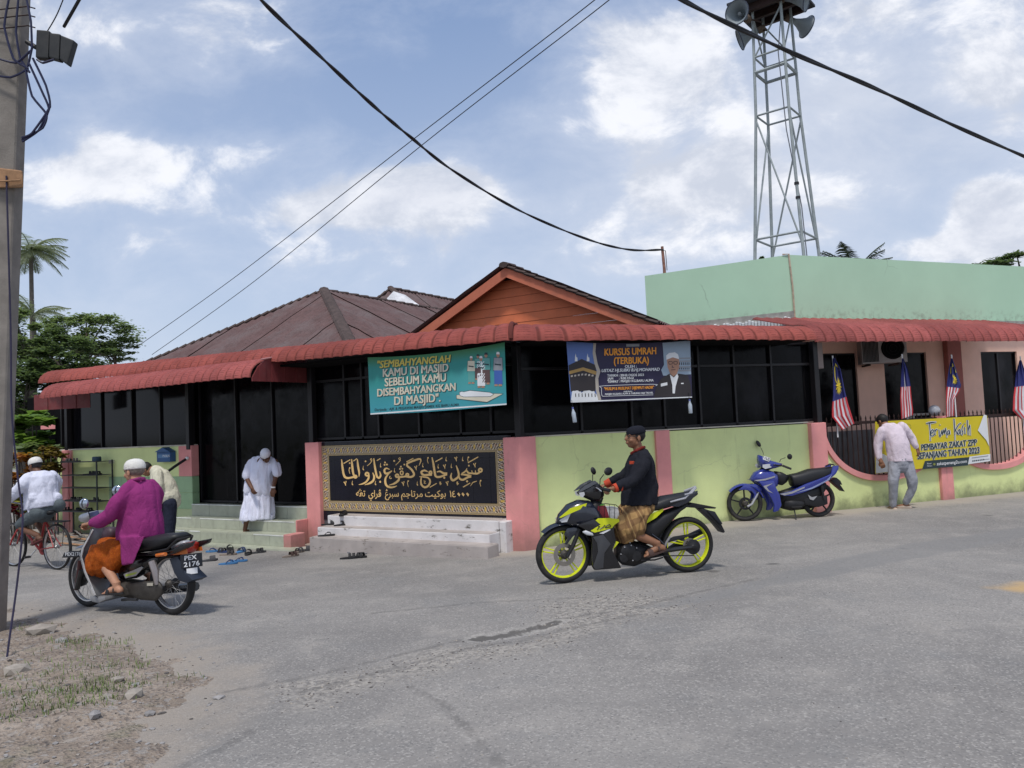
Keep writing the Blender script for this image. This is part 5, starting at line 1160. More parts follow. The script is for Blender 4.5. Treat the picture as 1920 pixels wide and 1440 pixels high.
def sandal(px_, py_, ang, label, ms, mt, thong=False, slide=False, z=None, group='sandals left at the entrance', name='sandal'):
    if z is None: p = G(px_, py_); zz = zroad(p.x, p.y)+.003
    else:
        d = ray(px_, py_); p = CAM+d*((z-CAMZ)/d.z); zz = z
    o = thing(name, label, 'sandal', (p.x, p.y, zz), math.radians(ang), group); sandal_parts(o, Matrix.Translation((p.x, p.y, zz)) @ Matrix.Rotation(math.radians(ang), 4, 'Z') @ Matrix.Rotation(math.radians(-2), 4, 'Y'), ms=ms, mt=mt, thong=thong, slide=slide)
SD = [(391, 1052, 25, 'single dark grey slide sandal just right of the number plate of the maroon-shirted rider', M_sg, M_sg, 0, 1, None),
 (402, 1035, 200, 'navy blue sandal at the left end of the pile below the tiled steps', M_sbl, M_snv, 1, 0, None), (420, 1036, 160, 'second navy sandal from the left in the pile', M_snv, M_sb, 0, 0, None), (432, 1031, 120, 'black sandal at the back of the pile', M_sb, M_sb, 0, 0, None),
 (428, 1041, 10, 'brown soled sandal at the front of the pile', M_tan, M_sb, 0, 0, None), (451, 1036, 80, 'bright blue sandal seen between the black ones in the pile', M_sbl, M_snv, 0, 0, None), (465, 1040, 100, 'black sandal standing end-on at the right front of the pile', M_sb, M_sb, 0, 0, None), (483, 1037, 30, 'grey sandal at the right end of the pile', M_sg, M_sb, 0, 0, None),
 (428, 1058, 15, 'light blue flip-flop in front of the pile, left of its pair', M_sbl, M_snv, 1, 0, None), (448, 1053, -8, 'light blue flip-flop in front of the pile, right of its pair', M_sbl, M_snv, 1, 0, None),
 (545, 1044, 40, 'tan strapped sandal lying nearest the road below the pink cheek wall', M_tan, M_sbr, 0, 0, None), (558, 1037, 60, 'tan strapped sandal behind its pair below the pink cheek wall', M_tan, M_sg, 0, 0, None), (572, 1033, 20, 'large grey slide sandal against the corner of the white steps', M_sg, M_sg, 0, 1, None),
 (655, 1048, 10, 'left black sandal of the crossed pair in front of the white steps', M_sb, M_sb, 0, 0, None), (672, 1046, -15, 'right black sandal of the crossed pair in front of the white steps', M_sb, M_sb, 0, 0, None),
 (668, 1036, 15, 'left pale grey sandal of the pair against the lowest white step', M_pale, M_sg, 0, 1, None), (690, 1037, 80, 'right pale grey sandal of the pair against the lowest white step', M_pale, M_sg, 0, 1, None),
 (517, 1017, 15, 'dark grey slide sandal alone on the tiled landing', M_sg, M_sg, 0, 1, -.088),
 (559, 1012, 20, 'brown sandal lying by the stepped pink cheek wall, left one', M_sbr, M_sbr, 0, 0, -.085), (573, 1011, 100, 'brown sandal lying by the stepped pink cheek wall, right one', M_sbr, M_sbr, 0, 0, -.085)]
for q in SD: sandal(q[0], q[1], q[2], q[3], q[4], q[5], bool(q[6]), bool(q[7]), q[8])
zw1 = (zx(FL, 614, 967, .30)+zx(FL, 934, 976, .30))/2+.005; zw2 = (zx(FL, 595, 988, .56)+zx(FL, 917, 1003, .56))/2+.005; zw3 = (zx(FL, 580, 1009, .82)+zx(FL, 914, 1023, .82))/2+.005
sandal(643, 966, 80, 'black sandal alone on the topmost white step', M_sb, M_sb, z=zw1); sandal(618, 984, 5, 'larger black sandal of the pair on the middle white step', M_sb, M_sb, slide=True, z=zw2); sandal(641, 985, 30, 'smaller black sandal of the pair on the middle white step', M_sb, M_sb, z=zw2); sandal(612, 1005, 5, 'flat black sandal on the lowest white step', M_sb, M_sb, thong=True, z=zw3); 
def on_shelf(x, k, ang, label, m1, thong=False):
    u = ux(FL, x, 900, .3); p = FL.p(u, .26, zsh[k]+.002); o = thing('sandal', label, 'sandal', p, 0, 'sandals on the shoe rack')
    sandal_parts(o, Matrix.Translation(p) @ Matrix.Rotation(math.radians(ang), 4, 'Z'), ms=m1, mt=M_sb, thong=thong)
for x, k, a, l in [(122, 0, 10, 'dark sandal on the top shelf of the shoe rack, far left'), (135, 0, 30, 'dark sandal on the top shelf of the shoe rack, next to the far left one'), (165, 1, 20, 'black sandal on the second shelf of the shoe rack, left of its pair'), (176, 1, 0, 'black sandal on the second shelf of the shoe rack, right of its pair'),
 (130, 3, 10, 'dark sandal at the left of the fourth rack shelf'), (142, 3, -10, 'dark sandal second from the left on the fourth rack shelf'), (172, 3, 20, 'black sandal at the right of the fourth rack shelf'), (118, 4, 30, 'dark sandal at the left of the bottom rack shelf'), (140, 4, 10, 'black sandal in the middle of the bottom rack shelf'), (160, 4, 0, 'black sandal at the right of the bottom rack shelf')]: on_shelf(x, k, a, l, M_sb)
u = ux(FL, 177, 860, .25); kp = FL.p(u, .2, zsh[0]+.001); mb = MB(); mb.lathe([(.085, 0), (.09, .01), (.088, .085), (.07, .095), (0, .096)], 18, Matrix.Translation(kp)); tag(mb.build('folded_cap', mat('blue_grey_cap', (.06, .10, .14), .8), smooth=True), 'blue grey cap sitting on the top shelf of the shoe rack', 'cap')
for x, y, a, l, m_ in [(133, 984, 20, 'dark sandal on the ground under the left end of the shoe rack', M_sb), (143, 1003, 60, 'brown sandal on the ground by the rack, nearer the bicycle', M_sbr), (150, 1012, 0, 'dark shoe on the ground right of the bicycle wheel', M_sb)]:
    sandal(x, y, a, l, m_, m_, group='sandals on the ground by the rack')
# ================================================================== BIKES
def ringmesh(mb, prof, n, M, mi=0):      # closed profile swept round local z
    k = len(prof); vs = [M @ Vector((r*math.cos(2*math.pi*i/n), r*math.sin(2*math.pi*i/n), h)) for i in range(n) for r, h in prof]
    fs = [(i*k+j, ((i+1) % n)*k+j, ((i+1) % n)*k+(j+1) % k, i*k+(j+1) % k) for i in range(n) for j in range(k)]
    mb.add(vs, fs, mi)
M_tyre = mat('tyre_rubber', (.014, .014, .015), .75, vary=.25, vscale=14, dirt=.35)
M_chrome = mat('rim_chrome', (.55, .55, .56), .3, metal=.9, vary=.1, dirt=.3)
M_spoke = mat('spoke_steel', (.35, .35, .35), .4, metal=.8)
M_yrim = mat('fluor_yellow', (.62, .68, .015), .4, vary=.03)
M_mblk = mat('moulded_black', (.012, .012, .014), .5, vary=.1)
M_navy = mat('gloss_navy', (.010, .014, .026), .22, spec=.6, vary=.08, coat=.5)
M_gblk = mat('gloss_black', (.009, .009, .011), .25, spec=.5, vary=.05, coat=.3)
M_seat = mat('seat_vinyl', (.016, .017, .02), .5, vary=.15, bump=.15)
M_blue = mat('gloss_blue', (.028, .042, .27), .25, spec=.6, vary=.06, coat=.5)
M_blue2 = mat('blue_highlight_decal', (.25, .30, .48), .35)
M_silver = mat('silver_paint', (.42, .42, .44), .35, metal=.4, vary=.08)
M_engine = mat('engine_grey', (.06, .055, .05), .55, metal=.4, vary=.3, vscale=12, dirt=.5)
M_engd = mat('engine_dark', (.02, .02, .022), .5, metal=.3, vary=.3, vscale=12)
M_disc = mat('brake_disc', (.30, .28, .25), .35, metal=.8, vary=.2)
M_lens = mat('clear_lens', (.55, .57, .60), .12, spec=.7, vary=.1)
M_mir = mat('mirror_glass', (.45, .50, .58), .05, metal=.9, vary=0)
M_redlens = mat('red_lens', (.42, .03, .02), .2, spec=.6); M_orlens = mat('amber_lens', (.60, .16, .03), .25, spec=.6)
M_plate = mat('plate_black', (.012, .014, .02), .45); M_plw = mat('plate_white', (.72, .73, .74), .5, vary=0)
M_maroonp = mat('maroon_paint', (.14, .012, .02), .35, coat=.3)
M_redframe = mat('red_frame', (.34, .03, .03), .4, vary=.12, dirt=.3)
class Bike:
    def __init__(s, name, label, cat, fpx, rpx, dzf=0, dzr=0):
        s.f, s.r = G(*fpx), G(*rpx); s.c = (s.f+s.r)/2; X_ = s.f-s.r; s.wb = Vector((X_.x, X_.y)).length; s.pit = math.atan2(X_.z, s.wb)
        s.ang = math.atan2(X_.y, X_.x); s.root = thing(name, label, cat, s.c, s.ang); s.root.rotation_euler = (0, -s.pit, s.ang)
        s.M = Matrix.Translation(s.c) @ Matrix.Rotation(s.ang, 4, 'Z') @ Matrix.Rotation(-s.pit, 4, 'Y'); s.Mi = s.M.inverted(); s.yv = s.M.to_3x3() @ Vector((0, 1, 0))
    def crop(s, org, sc): s.org, s.sc = org, sc
    def q(s, x, y, off=0.0):
        p = on_plane(s.org[0]+x/s.sc, s.org[1]+y/s.sc, s.c+s.yv*off, s.yv); return s.Mi @ p
    def W(s, p): return s.M @ Vector(p)
    def plate(s, name, pts, y0, y1, m, bevel=.008, parent=None, mirror=False, ref=None, seg=2, push=0):
        """side profile traced at offset ref, extruded y0..y1; centre rows bulge by push"""
        ref = max(y0, y1) if ref is None else ref; P_ = [s.q(a, b, ref) for a, b in pts]; out = []
        for sg in ((1, -1) if mirror else (1,)):
            mb = MB(); n = len(P_)
            mb.add([(p.x, sg*y0, p.z) for p in P_]+[(p.x, sg*y1, p.z) for p in P_], [tuple(range(n)), tuple(range(2*n-1, n-1, -1))]+[(i, n+i, n+(i+1) % n, (i+1) % n) for i in range(n)])
            o = mb.build(name, m, parent or s.root, smooth=30, bevel=bevel, seg=seg, local=True) if parent is None else mb.build(name, m, parent, smooth=30, bevel=bevel, seg=seg, local=True)
            out.append(o)
        return out[0]
    def loft(s, name, secs, m, parent=None, n=14, smooth='all'):
        """secs: list of (xtop,ytop, xbot,ybot, halfwidth[, power]) traced silhouettes; superellipse sections"""
        mb = MB(); vs = []
        for sc_ in secs:
            a, b = s.q(sc_[0], sc_[1], 0), s.q(sc_[2], sc_[3], 0); c = (a+b)/2; h = (a-b)/2; w = sc_[4]; pw = sc_[5] if len(sc_) > 5 else .75
            for k in range(n):
                t_ = 2*math.pi*k/n; cs, sn = math.cos(t_), math.sin(t_)
                vs.append(c + h*(math.copysign(abs(cs)**pw, cs)) + Vector((0, 1, 0))*w*math.copysign(abs(sn)**pw, sn))
        N = len(secs); mb.add(vs, [(i*n+k, i*n+(k+1) % n, (i+1)*n+(k+1) % n, (i+1)*n+k) for i in range(N-1) for k in range(n)]+[tuple(range(n-1, -1, -1)), tuple((N-1)*n+k for k in range(n))])
        return mb.build(name, m, parent or s.root, smooth=smooth, local=True)
    def tube(s, name, pts, r, m, parent=None, n=8):      # pts: (px, py, yoff)
        mb = MB(); mb.tube([s.q(a, b, c)*1.0 for a, b, c in pts], r, n); return mb.build(name, m, parent or s.root, smooth=True, local=True)
    def wheel(s, front, R, w, kind, rim_m, steer=0.0, axle=None):
        x = s.wb/2 if front else -s.wb/2; M = Matrix.Translation((x, 0, R)) @ Matrix.Rotation(steer, 4, 'Z') @ Matrix.Rotation(math.pi/2, 4, 'X')
        mb = MB(); tr = (R-(R*.78 if kind != 'cycle' else R*.90))/2; rc = R-tr
        ringmesh(mb, [(rc+tr*math.cos(a), w/2*math.sin(a)) for a in [k*math.pi/6 for k in range(12)]], 48, M); wl = mb.build('wheel', M_tyre, s.root, smooth='all', local=True)
        mb = MB(); ri = rc-tr*.55; rw = w*.36
        ringmesh(mb, [(ri+tr*.35, rw), (ri-tr*.5, rw*.8), (ri-tr*.75, 0), (ri-tr*.5, -rw*.8), (ri+tr*.35, -rw)], 48, M); mb.build('rim', rim_m, wl, smooth=30, local=True)
        ro = ri-tr*.6; hub = .028 if kind == 'cycle' else (.045 if kind == 'wire' else .05)
        mb = MB(); mb.lathe([(hub*.5, -w*.9), (hub, -w*.5), (hub*.8, 0), (hub, w*.5), (hub*.5, w*.9)], 14, M); mb.build('hub', M_engine if kind != 'cycle' else M_spoke, wl, smooth=True, local=True)
        if kind in ('wire', 'cycle'):
            n = 32
            sp = MB()
            for k in range(n):
                a = 2*math.pi*k/n; sd = 1 if k % 2 else -1; a2 = a+(.55 if (k//2) % 2 else -.55)
                sp = MB(); sp.tube([M @ Vector((hub*.9*math.cos(a2), hub*.9*math.sin(a2), sd*w*.45)), M @ Vector((ro*math.cos(a), ro*math.sin(a), 0))], .0016 if kind == 'wire' else .0013, 4, cap=False); sp.build('spoke', M_spoke, wl, local=True)
        else:
            n = 5
            for k in range(n):
                for dd in ((-.11, .11) if kind == 'double' else (0,)):
                    a = 2*math.pi*k/n+.3; sp = MB(); c0, c1 = (hub*.8, a+dd*2.2), (ro+.006, a+dd*.9)
                    wd = .012 if kind == 'double' else .020
                    p0, p1 = Vector((c0[0]*math.cos(c0[1]), c0[0]*math.sin(c0[1]), 0)), Vector((c1[0]*math.cos(c1[1]), c1[0]*math.sin(c1[1]), 0)); d = (p1-p0).normalized(); e = Vector((-d.y, d.x, 0))*wd/2
                    q = [p0-e*1.3, p1-e, p1+e, p0+e*1.3]; sp.hexa([M @ (p+Vector((0, 0, -.012))) for p in q]+[M @ (p+Vector((0, 0, .012))) for p in q]); sp.build('spoke', rim_m, wl, bevel=.003, local=True)
        return wl, M
    def disc(s, wl, M, r, y, m=None):
        mb = MB(); ringmesh(mb, [(r, y), (r*.62, y), (r*.62, y+.004), (r, y+.004)], 28, M); mb.build('brake_disc', m or M_disc, wl, local=True)
        for k in range(5):
            mb = MB(); a = k*1.2566; mb.tube([M @ Vector((.03*math.cos(a), .03*math.sin(a), y)), M @ Vector((r*.66*math.cos(a+.2), r*.66*math.sin(a+.2), y+.002))], .006, 4); mb.build('disc_arm', m or M_disc, wl, local=True)
    def fender(s, name, front, R, a0, a1, w, m, gap=.03, steer=0, parent=None, flare=0):
        x = s.wb/2 if front else -s.wb/2; M = Matrix.Translation((x, 0, R)) @ Matrix.Rotation(steer, 4, 'Z'); mb = MB(); n = 16
        def f(t_, v):
            a = math.radians(a0+(a1-a0)*t_); y = (v-.5)*w*(1-flare*t_); rr = R+gap-abs(v-.5)**2*.11; return M @ Vector((rr*math.cos(a), y, rr*math.sin(a)))
        def g(t_, v): 
            p = f(t_, v); c = M @ Vector((0, 0, 0)); return p+(c-p).normalized()*.004
        mb.grid(f, n, 8); mb.grid(g, n, 8); return mb.build(name, m, parent or s.root, smooth='all', local=True)
    def stripe(s, name, pts, y, m, parent=None, mirror=False):
        o = None
        for sg in ((1, -1) if mirror else (1,)):
            bm = bmesh.new(); vv = [bm.verts.new((*(lambda p: (p.x, sg*y, p.z))(s.q(a, b, y)),)) for a, b in pts]; bm.faces.new(vv); ret = bmesh.ops.extrude_face_region(bm, geom=bm.faces[:]); 
            bmesh.ops.translate(bm, vec=(0, -sg*.006, 0), verts=[g for g in ret['geom'] if isinstance(g, bmesh.types.BMVert)]); bmesh.ops.recalc_face_normals(bm, faces=bm.faces); bmesh.ops.triangulate(bm, faces=bm.faces)
            me = bpy.data.meshes.new(name); bm.to_mesh(me); bm.free(); me.materials.append(m); o = link(bpy.data.objects.new(name, me), parent or s.root)
        return o
    def mirror_(s, stem, head, r, ang, m=M_mblk, glass=False):
        """stem: [(px,py,y)..]; head: centre (px,py,y), radii (rx,rz)"""
        st = s.tube('mirror', stem, .005, m); c = s.q(*head); mb = MB(); Mr = Matrix.Rotation(ang, 4, 'Y') @ Matrix.Rotation(math.radians(35), 4, 'Z'); mb.ball(c, (r[0], .022, r[1]), 16, 8, M=Mr); h = mb.build('mirror_head', M_mir if glass else m, st, smooth='all', local=True); return st
    def text(s, body, p0, p1, up_, size_h, y_out, m, parent, bold=.02):
        """flat letters between local points p0->p1, cap height along up_"""
        vs, fs = glyphs(body, bold); xa, xb = min(a for a, b in vs), max(a for a, b in vs); mb = MB(); p0, p1, up_ = Vector(p0), Vector(p1), Vector(up_).normalized()
        nn = (p1-p0).cross(up_).normalized(); mb.add([p0+(p1-p0)*((a-xa)/(xb-xa))+up_*(b/.70*size_h)+nn*y_out for a, b in vs], fs); mb.build('lettering', m, parent, local=True)
# ------------------------------------------------------------------ yellow-wheeled sport bike
yb_ = Bike('motorcycle', 'dark sport underbone motorcycle with fluorescent yellow wheels, ridden by the man in black', 'motorcycle', (1059, 1093), (1291, 1072)); B = yb_
RY = B.wb*.218
wf, Mf = B.wheel(True, RY, .085, 'double', M_yrim, steer=.06); wr, Mr = B.wheel(False, RY*.985, .11, 'double', M_yrim)
B.disc(wf, Mf, .12, -.045); B.disc(wr, Mr, .075, -.075)
OY, SY = (980, 770), 4.235; B.crop(OY, SY)
nose = B.loft('front_fairing', [(262, 888, 266, 893, .03), (283, 822, 345, 905, .075), (350, 742, 430, 925, .11), (440, 705, 520, 935, .13, .6), (525, 712, 590, 915, .12, .6), (575, 770, 640, 880, .09, .6)], M_navy)
B.stripe('yellow_stripe', [(292, 848), (380, 775), (510, 735), (500, 765), (400, 808), (302, 852)], .118, M_yrim, nose)
B.stripe('headlight', [(292, 872), (384, 812), (352, 884), (310, 888)], .10, M_lens, None, True); B.stripe('badge', [(430, 905), (500, 893), (472, 915)], .136, M_silver, nose)
B.plate('side_fairing', [(430, 912), (560, 862), (600, 868), (700, 850), (735, 885), (730, 960), (745, 1035), (715, 1108), (790, 1252), (572, 1270), (556, 1240), (552, 1120), (555, 1010), (520, 960)], .10, .155, M_gblk, .02, mirror=True)
B.plate('side_fairing', [(560, 1005), (640, 985), (700, 1060), (650, 1130), (640, 1250), (580, 1262), (562, 1235), (600, 1120), (590, 1050)], .156, .165, mat('dark_grey_panel', (.05, .052, .058), .4), .003)
dec = B.stripe('yellow_decal', [(540, 955), (620, 905), (580, 872), (600, 855), (690, 852), (765, 862), (770, 880), (730, 905), (712, 930), (665, 945), (572, 968)], .163, M_yrim)
mbx_ = [[(592, 945), (612, 918), (598, 915)], [(612, 940), (640, 925), (655, 908)], [(655, 930), (668, 912), (690, 905), (700, 915)], [(660, 930), (700, 922)]]
for pl_ in mbx_: B.tube('decal_mark', [(a, b, .166) for a, b in pl_], .005, M_gblk, dec, 4)
B.stripe('white_stripe', [(610, 975), (690, 940), (700, 946), (640, 978)], .1635, M_plw)
B.stripe('yellow_panel', [(715, 1105), (742, 1035), (765, 1045), (735, 1082)], .14, M_yrim, None, True)
B.loft('handlebar_cowl', [(430, 650, 440, 664, .03), (482, 600, 485, 690, .075), (530, 570, 540, 715, .09), (575, 556, 600, 735, .085), (625, 600, 640, 680, .05)], M_gblk)
B.stripe('cowl_highlight', [(436, 650), (490, 598), (570, 556), (595, 572), (520, 615), (470, 640)], .085, mat('cowl_grey', (.10, .11, .13), .25, coat=.4), None, True)
B.stripe('head_lamp', [(448, 652), (488, 645), (494, 665), (478, 690), (456, 682)], .088, M_lens, None, True)
B.loft('neck', [(545, 700, 640, 690, .05), (520, 790, 600, 800, .06), (520, 850, 640, 850, .07)], M_mblk)
B.tube('handlebar', [(610, 615, -.33), (600, 610, -.18), (600, 610, .18), (640, 625, .30)], .011, M_mblk); B.tube('grip', [(640, 622, .28), (690, 634, .38)], .018, M_mblk); B.tube('grip', [(640, 622, -.28), (690, 634, -.38)], .018, M_mblk)
B.tube('brake_lever', [(585, 612, .24), (600, 620, .34), (625, 640, .40)], .006, M_silver)
B.mirror_([(612, 600, .20), (615, 545, .21), (645, 505, .23)], (680, 482, .23), (.066, .042), .15); B.mirror_([(556, 600, -.2), (555, 520, -.21), (557, 505, -.22)], (561, 478, -.22), (.034, .044), .4)
B.fender('front_fender', True, RY, 160, 48, .12, M_navy, .035)
fe = B.plate('fender_side', [(330, 985), (352, 935), (430, 925), (455, 960), (400, 1000), (352, 1065), (335, 1060), (360, 1010)], .05, .07, M_navy, .005, mirror=True)
for sg in (1, -1): B.tube('fork', [(452, 940, .07*sg), (400, 1070, .075*sg), (352, 1160, .08*sg)], [.022, .024, .020], M_mblk)
B.loft('indicator', [(445, 945, 448, 955, .01), (470, 935, 480, 975, .02), (520, 955, 530, 978, .012)], M_lens).location = (0, .15, 0)
B.loft('engine', [(745, 1060, 740, 1180, .09), (800, 1030, 790, 1225, .13), (880, 1030, 870, 1235, .13), (980, 1060, 960, 1200, .11), (1040, 1090, 1030, 1160, .08)], M_engd)
for (x, y, r_) in [(840, 1120, .085), (900, 1150, .06), (800, 1170, .05)]:
    c = B.q(x, y, .13); mb = MB(); mb.lathe([(r_, -.02), (r_, .012), (r_*.85, .022), (0, .024)], 20, Matrix.Translation(c) @ Matrix.Rotation(-math.pi/2, 4, 'X')); mb.build('engine_cover', M_engd, B.root, smooth=True, local=True)
for x, y in [(852, 1048), (862, 1070), (905, 1090), (780, 1140), (875, 1190), (810, 1085)]: mb = MB(); mb.ball(B.q(x, y, .155), .008, 6, 4); mb.build('bolt', M_silver, B.root, local=True)
B.loft('tail_frame', [(905, 930, 930, 1060, .08), (960, 880, 1030, 1060, .10), (1100, 800, 1110, 950, .10), (1220, 760, 1240, 800, .08), (1300, 735, 1290, 765, .06)], M_mblk)
B.stripe('yellow_tail_panel', [(930, 850), (1000, 830), (1115, 778), (1118, 795), (1060, 850), (985, 895), (950, 905)], .112, M_yrim, None, True)
B.loft('seat', [(905, 770, 915, 800, .07), (960, 735, 970, 800, .12), (1050, 700, 1060, 790, .135), (1110, 676, 1150, 765, .13), (1200, 662, 1230, 735, .12), (1320, 640, 1330, 700, .09), (1375, 640, 1378, 668, .05)], M_seat)
B.plate('tail_cowl', [(1150, 760), (1230, 700), (1400, 636), (1335, 722), (1240, 765)], .06, .115, M_navy, .012, mirror=True)
B.tube('grab_rail', [(1170, 725, .12), (1290, 695, .12), (1372, 606, .10), (1372, 603, -.10), (1280, 640, -.12)], .011, M_silver); B.tube('grab_rail', [(1285, 668, .125), (1340, 655, .12), (1378, 612, .10)], .010, M_silver)
B.plate('plate_bracket', [(1270, 762), (1330, 728), (1520, 764), (1512, 775), (1400, 772)], -.06, .06, M_mblk, .006, ref=0)
B.plate('rear_fender', [(1385, 775), (1420, 772), (1500, 800), (1530, 840), (1585, 955), (1572, 966), (1500, 880)], -.07, .07, M_mblk, .006, ref=0)
B.plate('number_plate', [(1440, 790), (1500, 795), (1560, 890), (1545, 900)], -.085, .085, M_plate, .004, ref=0)
B.tube('swing_arm', [(1110, 1115, .09), (1250, 1095, .10), (1352, 1082, .10)], [.026, .024, .020], M_gblk); B.tube('swing_arm', [(1110, 1115, -.09), (1352, 1082, -.10)], .024, M_gblk)
B.plate('chain_guard', [(1145, 1030), (1200, 1000), (1395, 968), (1398, 975), (1260, 1020), (1150, 1050)], .075, .09, M_mblk, .004)
c = B.q(1355, 1082, .10); mb = MB(); mb.lathe([(.075, -.01), (.08, 0), (.062, .004), (.03, .01), (.018, .022), (0, .024)], 26, Matrix.Translation(c) @ Matrix.Rotation(-math.pi/2, 4, 'X')); mb.build('sprocket', M_engd, B.root, smooth=True, local=True)
B.tube('chain', [(1010, 1150, .095), (1180, 1152, .095), (1360, 1150, .095)], .006, M_mblk)
B.tube('foot_bracket', [(1025, 980, .12), (1080, 1020, .13), (1135, 1075, .13)], .010, M_navy); B.tube('foot_peg', [(1130, 1078, .13), (1145, 1040, .15), (1170, 1002, .17)], .012, M_silver); B.tube('gear_lever', [(940, 1190, .16), (1050, 1185, .15), (1115, 1165, .14)], .008, M_mblk)
B.tube('exhaust', [(900, 1180, -.10), (1100, 1140, -.14), (1300, 1020, -.17), (1420, 960, -.18)], [.02, .025, .045, .04], M_mblk)
B.loft('shock', [(1075, 940, 1120, 945, .03), (1040, 1040, 1090, 1050, .03)], M_engd)
bk = B.tube('basket', [(600, 745, .09), (660, 738, .10), (740, 748, .10), (785, 790, .09), (785, 860, .08)], .004, M_mblk); B.tube('basket_wire', [(600, 745, -.09), (785, 790, -.09)], .004, M_mblk, bk); B.tube('basket_wire', [(600, 870, .09), (760, 872, .09)], .004, M_mblk, bk)
for x in (610, 650, 690, 730, 770): B.tube('basket_wire', [(x, 742+max(0, x-700)*.3, .095), (x, 870, .09)], .0025, M_mblk, bk, 4)
def bagbox(B, name, label, cat, pts, y0, y1, m):
    o = B.plate(name, pts, y0, y1, m, .012); o.parent = None; o.matrix_basis = B.M.copy(); tag(o, label, cat); return o
bagbox(B, 'food_packet', 'red food packet in the wire basket of the yellow-wheeled motorcycle', 'packet', [(602, 760), (660, 755), (690, 830), (688, 868), (604, 868)], -.06, .085, mat('red_packet', (.20, .02, .03), .5))
bagbox(B, 'paper_packet', 'white printed packet in the wire basket against the rider\'s knee', 'packet', [(662, 762), (760, 768), (775, 850), (755, 868), (692, 868)], -.06, .086, mat('white_packet', (.50, .50, .50), .6, vary=.3, vscale=40))
bagbox(B, 'green_bag', 'small bright green bag end poking up from the basket', 'bag', [(608, 740), (650, 738), (645, 760), (605, 762)], -.03, .05, mat('green_plastic', (.08, .36, .05), .5))
# ------------------------------------------------------------------ blue parked bike
bb = Bike('motorcycle', 'parked bright blue underbone motorcycle leaning on its side stand by the lime wall', 'motorcycle', (1398, 977), (1536, 969)); B = bb
RB = B.wb*.225; ST = -.22
wf, Mf = B.wheel(True, RB, .075, 'single', M_mblk, steer=ST); wr, Mr = B.wheel(False, RB, .085, 'single', M_mblk); B.disc(wf, Mf, .10, -.045, M_engd)
B.crop((1360, 815), 8.0)
B.fender('front_fender', True, RB, 165, 40, .12, M_blue, .035, steer=ST); B.plate('fender_side', [(200, 830), (300, 750), (460, 740), (560, 800), (510, 900), (440, 1010), (420, 990), (440, 900), (400, 850), (300, 830)], .045, .075, M_blue, .012, mirror=True)
B.loft('front_cover', [(372, 660, 380, 690, .04), (440, 560, 430, 700, .09), (540, 510, 520, 760, .12), (680, 540, 600, 800, .13, .6), (745, 590, 700, 800, .12, .6), (765, 650, 745, 780, .09, .6)], M_blue)
B.stripe('silver_stripe', [(430, 685), (600, 660), (750, 618), (740, 640), (600, 685), (480, 698)], .132, M_silver, None, True)
B.plate('leg_shield', [(500, 700), (735, 690), (760, 780), (820, 900), (850, 1060), (800, 1150), (728, 1165), (740, 1060), (690, 950), (600, 820)], .09, .15, M_blue, .02, mirror=True)
B.stripe('silver_mark', [(570, 770), (715, 728), (620, 785), (655, 835), (720, 880), (640, 850), (590, 800)], .153, M_silver, None, True)
B.loft('head_cowl', [(495, 300, 500, 450, .06), (560, 330, 560, 510, .12), (650, 380, 650, 520, .14), (760, 410, 740, 500, .10), (840, 430, 820, 480, .05)], M_blue)
B.stripe('head_lamp', [(560, 450), (640, 440), (745, 440), (690, 490), (600, 515), (560, 490)], .13, M_lens, None, True)
o = B.stripe('plate_sticker', [(585, 320), (680, 350), (655, 405), (565, 372)], .138, M_plw)
for pl_ in [[(600, 335), (592, 360)], [(618, 340), (612, 368), (632, 372)], [(640, 350), (660, 356), (650, 384), (634, 380)]]: B.tube('sticker_mark', [(a, b, .14) for a, b in pl_], .004, M_plate, o, 4)
B.loft('neck', [(545, 490, 700, 500, .05), (420, 640, 520, 620, .05), (385, 670, 420, 700, .04)], M_mblk)
B.loft('leg_space', [(740, 545, 745, 740, .08), (840, 560, 840, 760, .09), (935, 610, 900, 720, .06)], M_mblk)
B.tube('handlebar', [(860, 470, .30), (700, 450, .1), (560, 400, -.1), (490, 330, -.30)], .011, M_mblk); B.tube('grip', [(860, 465, .28), (990, 515, .36)], .017, M_mblk); B.tube('brake_lever', [(490, 340, -.3), (410, 325, -.36)], .006, M_silver)
B.mirror_([(815, 410, .24), (830, 370, .25), (900, 345, .26)], (965, 330, .27), (.075, .045), -.2); B.mirror_([(572, 300, -.2), (560, 250, -.21), (528, 190, -.22)], (497, 135, -.22), (.042, .06), .6)
B.loft('seat', [(945, 600, 960, 650, .07), (980, 590, 1000, 780, .11), (1100, 565, 1060, 770, .12), (1250, 510, 1230, 740, .13), (1420, 495, 1410, 680, .13), (1560, 478, 1540, 620, .11), (1615, 480, 1600, 580, .08)], M_seat)
B.plate('side_panel', [(815, 890), (990, 850), (1200, 745), (1400, 670), (1590, 590), (1620, 470), (1705, 462), (1700, 520), (1660, 590), (1560, 680), (1400, 780), (1200, 860), (1000, 920), (880, 920)], .09, .13, M_blue, .012, mirror=True)
B.stripe('silver_stripe', [(820, 890), (1000, 855), (1190, 780), (1190, 800), (1010, 880), (890, 912)], .133, M_silver, None, True); B.stripe('pale_stripe', [(1040, 880), (1300, 790), (1520, 680), (1600, 600), (1560, 680), (1300, 815)], .1325, M_blue2, None, True)
B.loft('frame_cover', [(800, 850, 820, 1000, .07), (950, 800, 950, 1050, .10), (1150, 820, 1150, 1060, .10), (1400, 760, 1400, 960, .08), (1500, 720, 1480, 850, .05)], M_mblk)
B.loft('engine', [(860, 960, 850, 1110, .10), (980, 960, 970, 1140, .13), (1100, 970, 1090, 1120, .12), (1180, 980, 1180, 1060, .08)], M_engd)
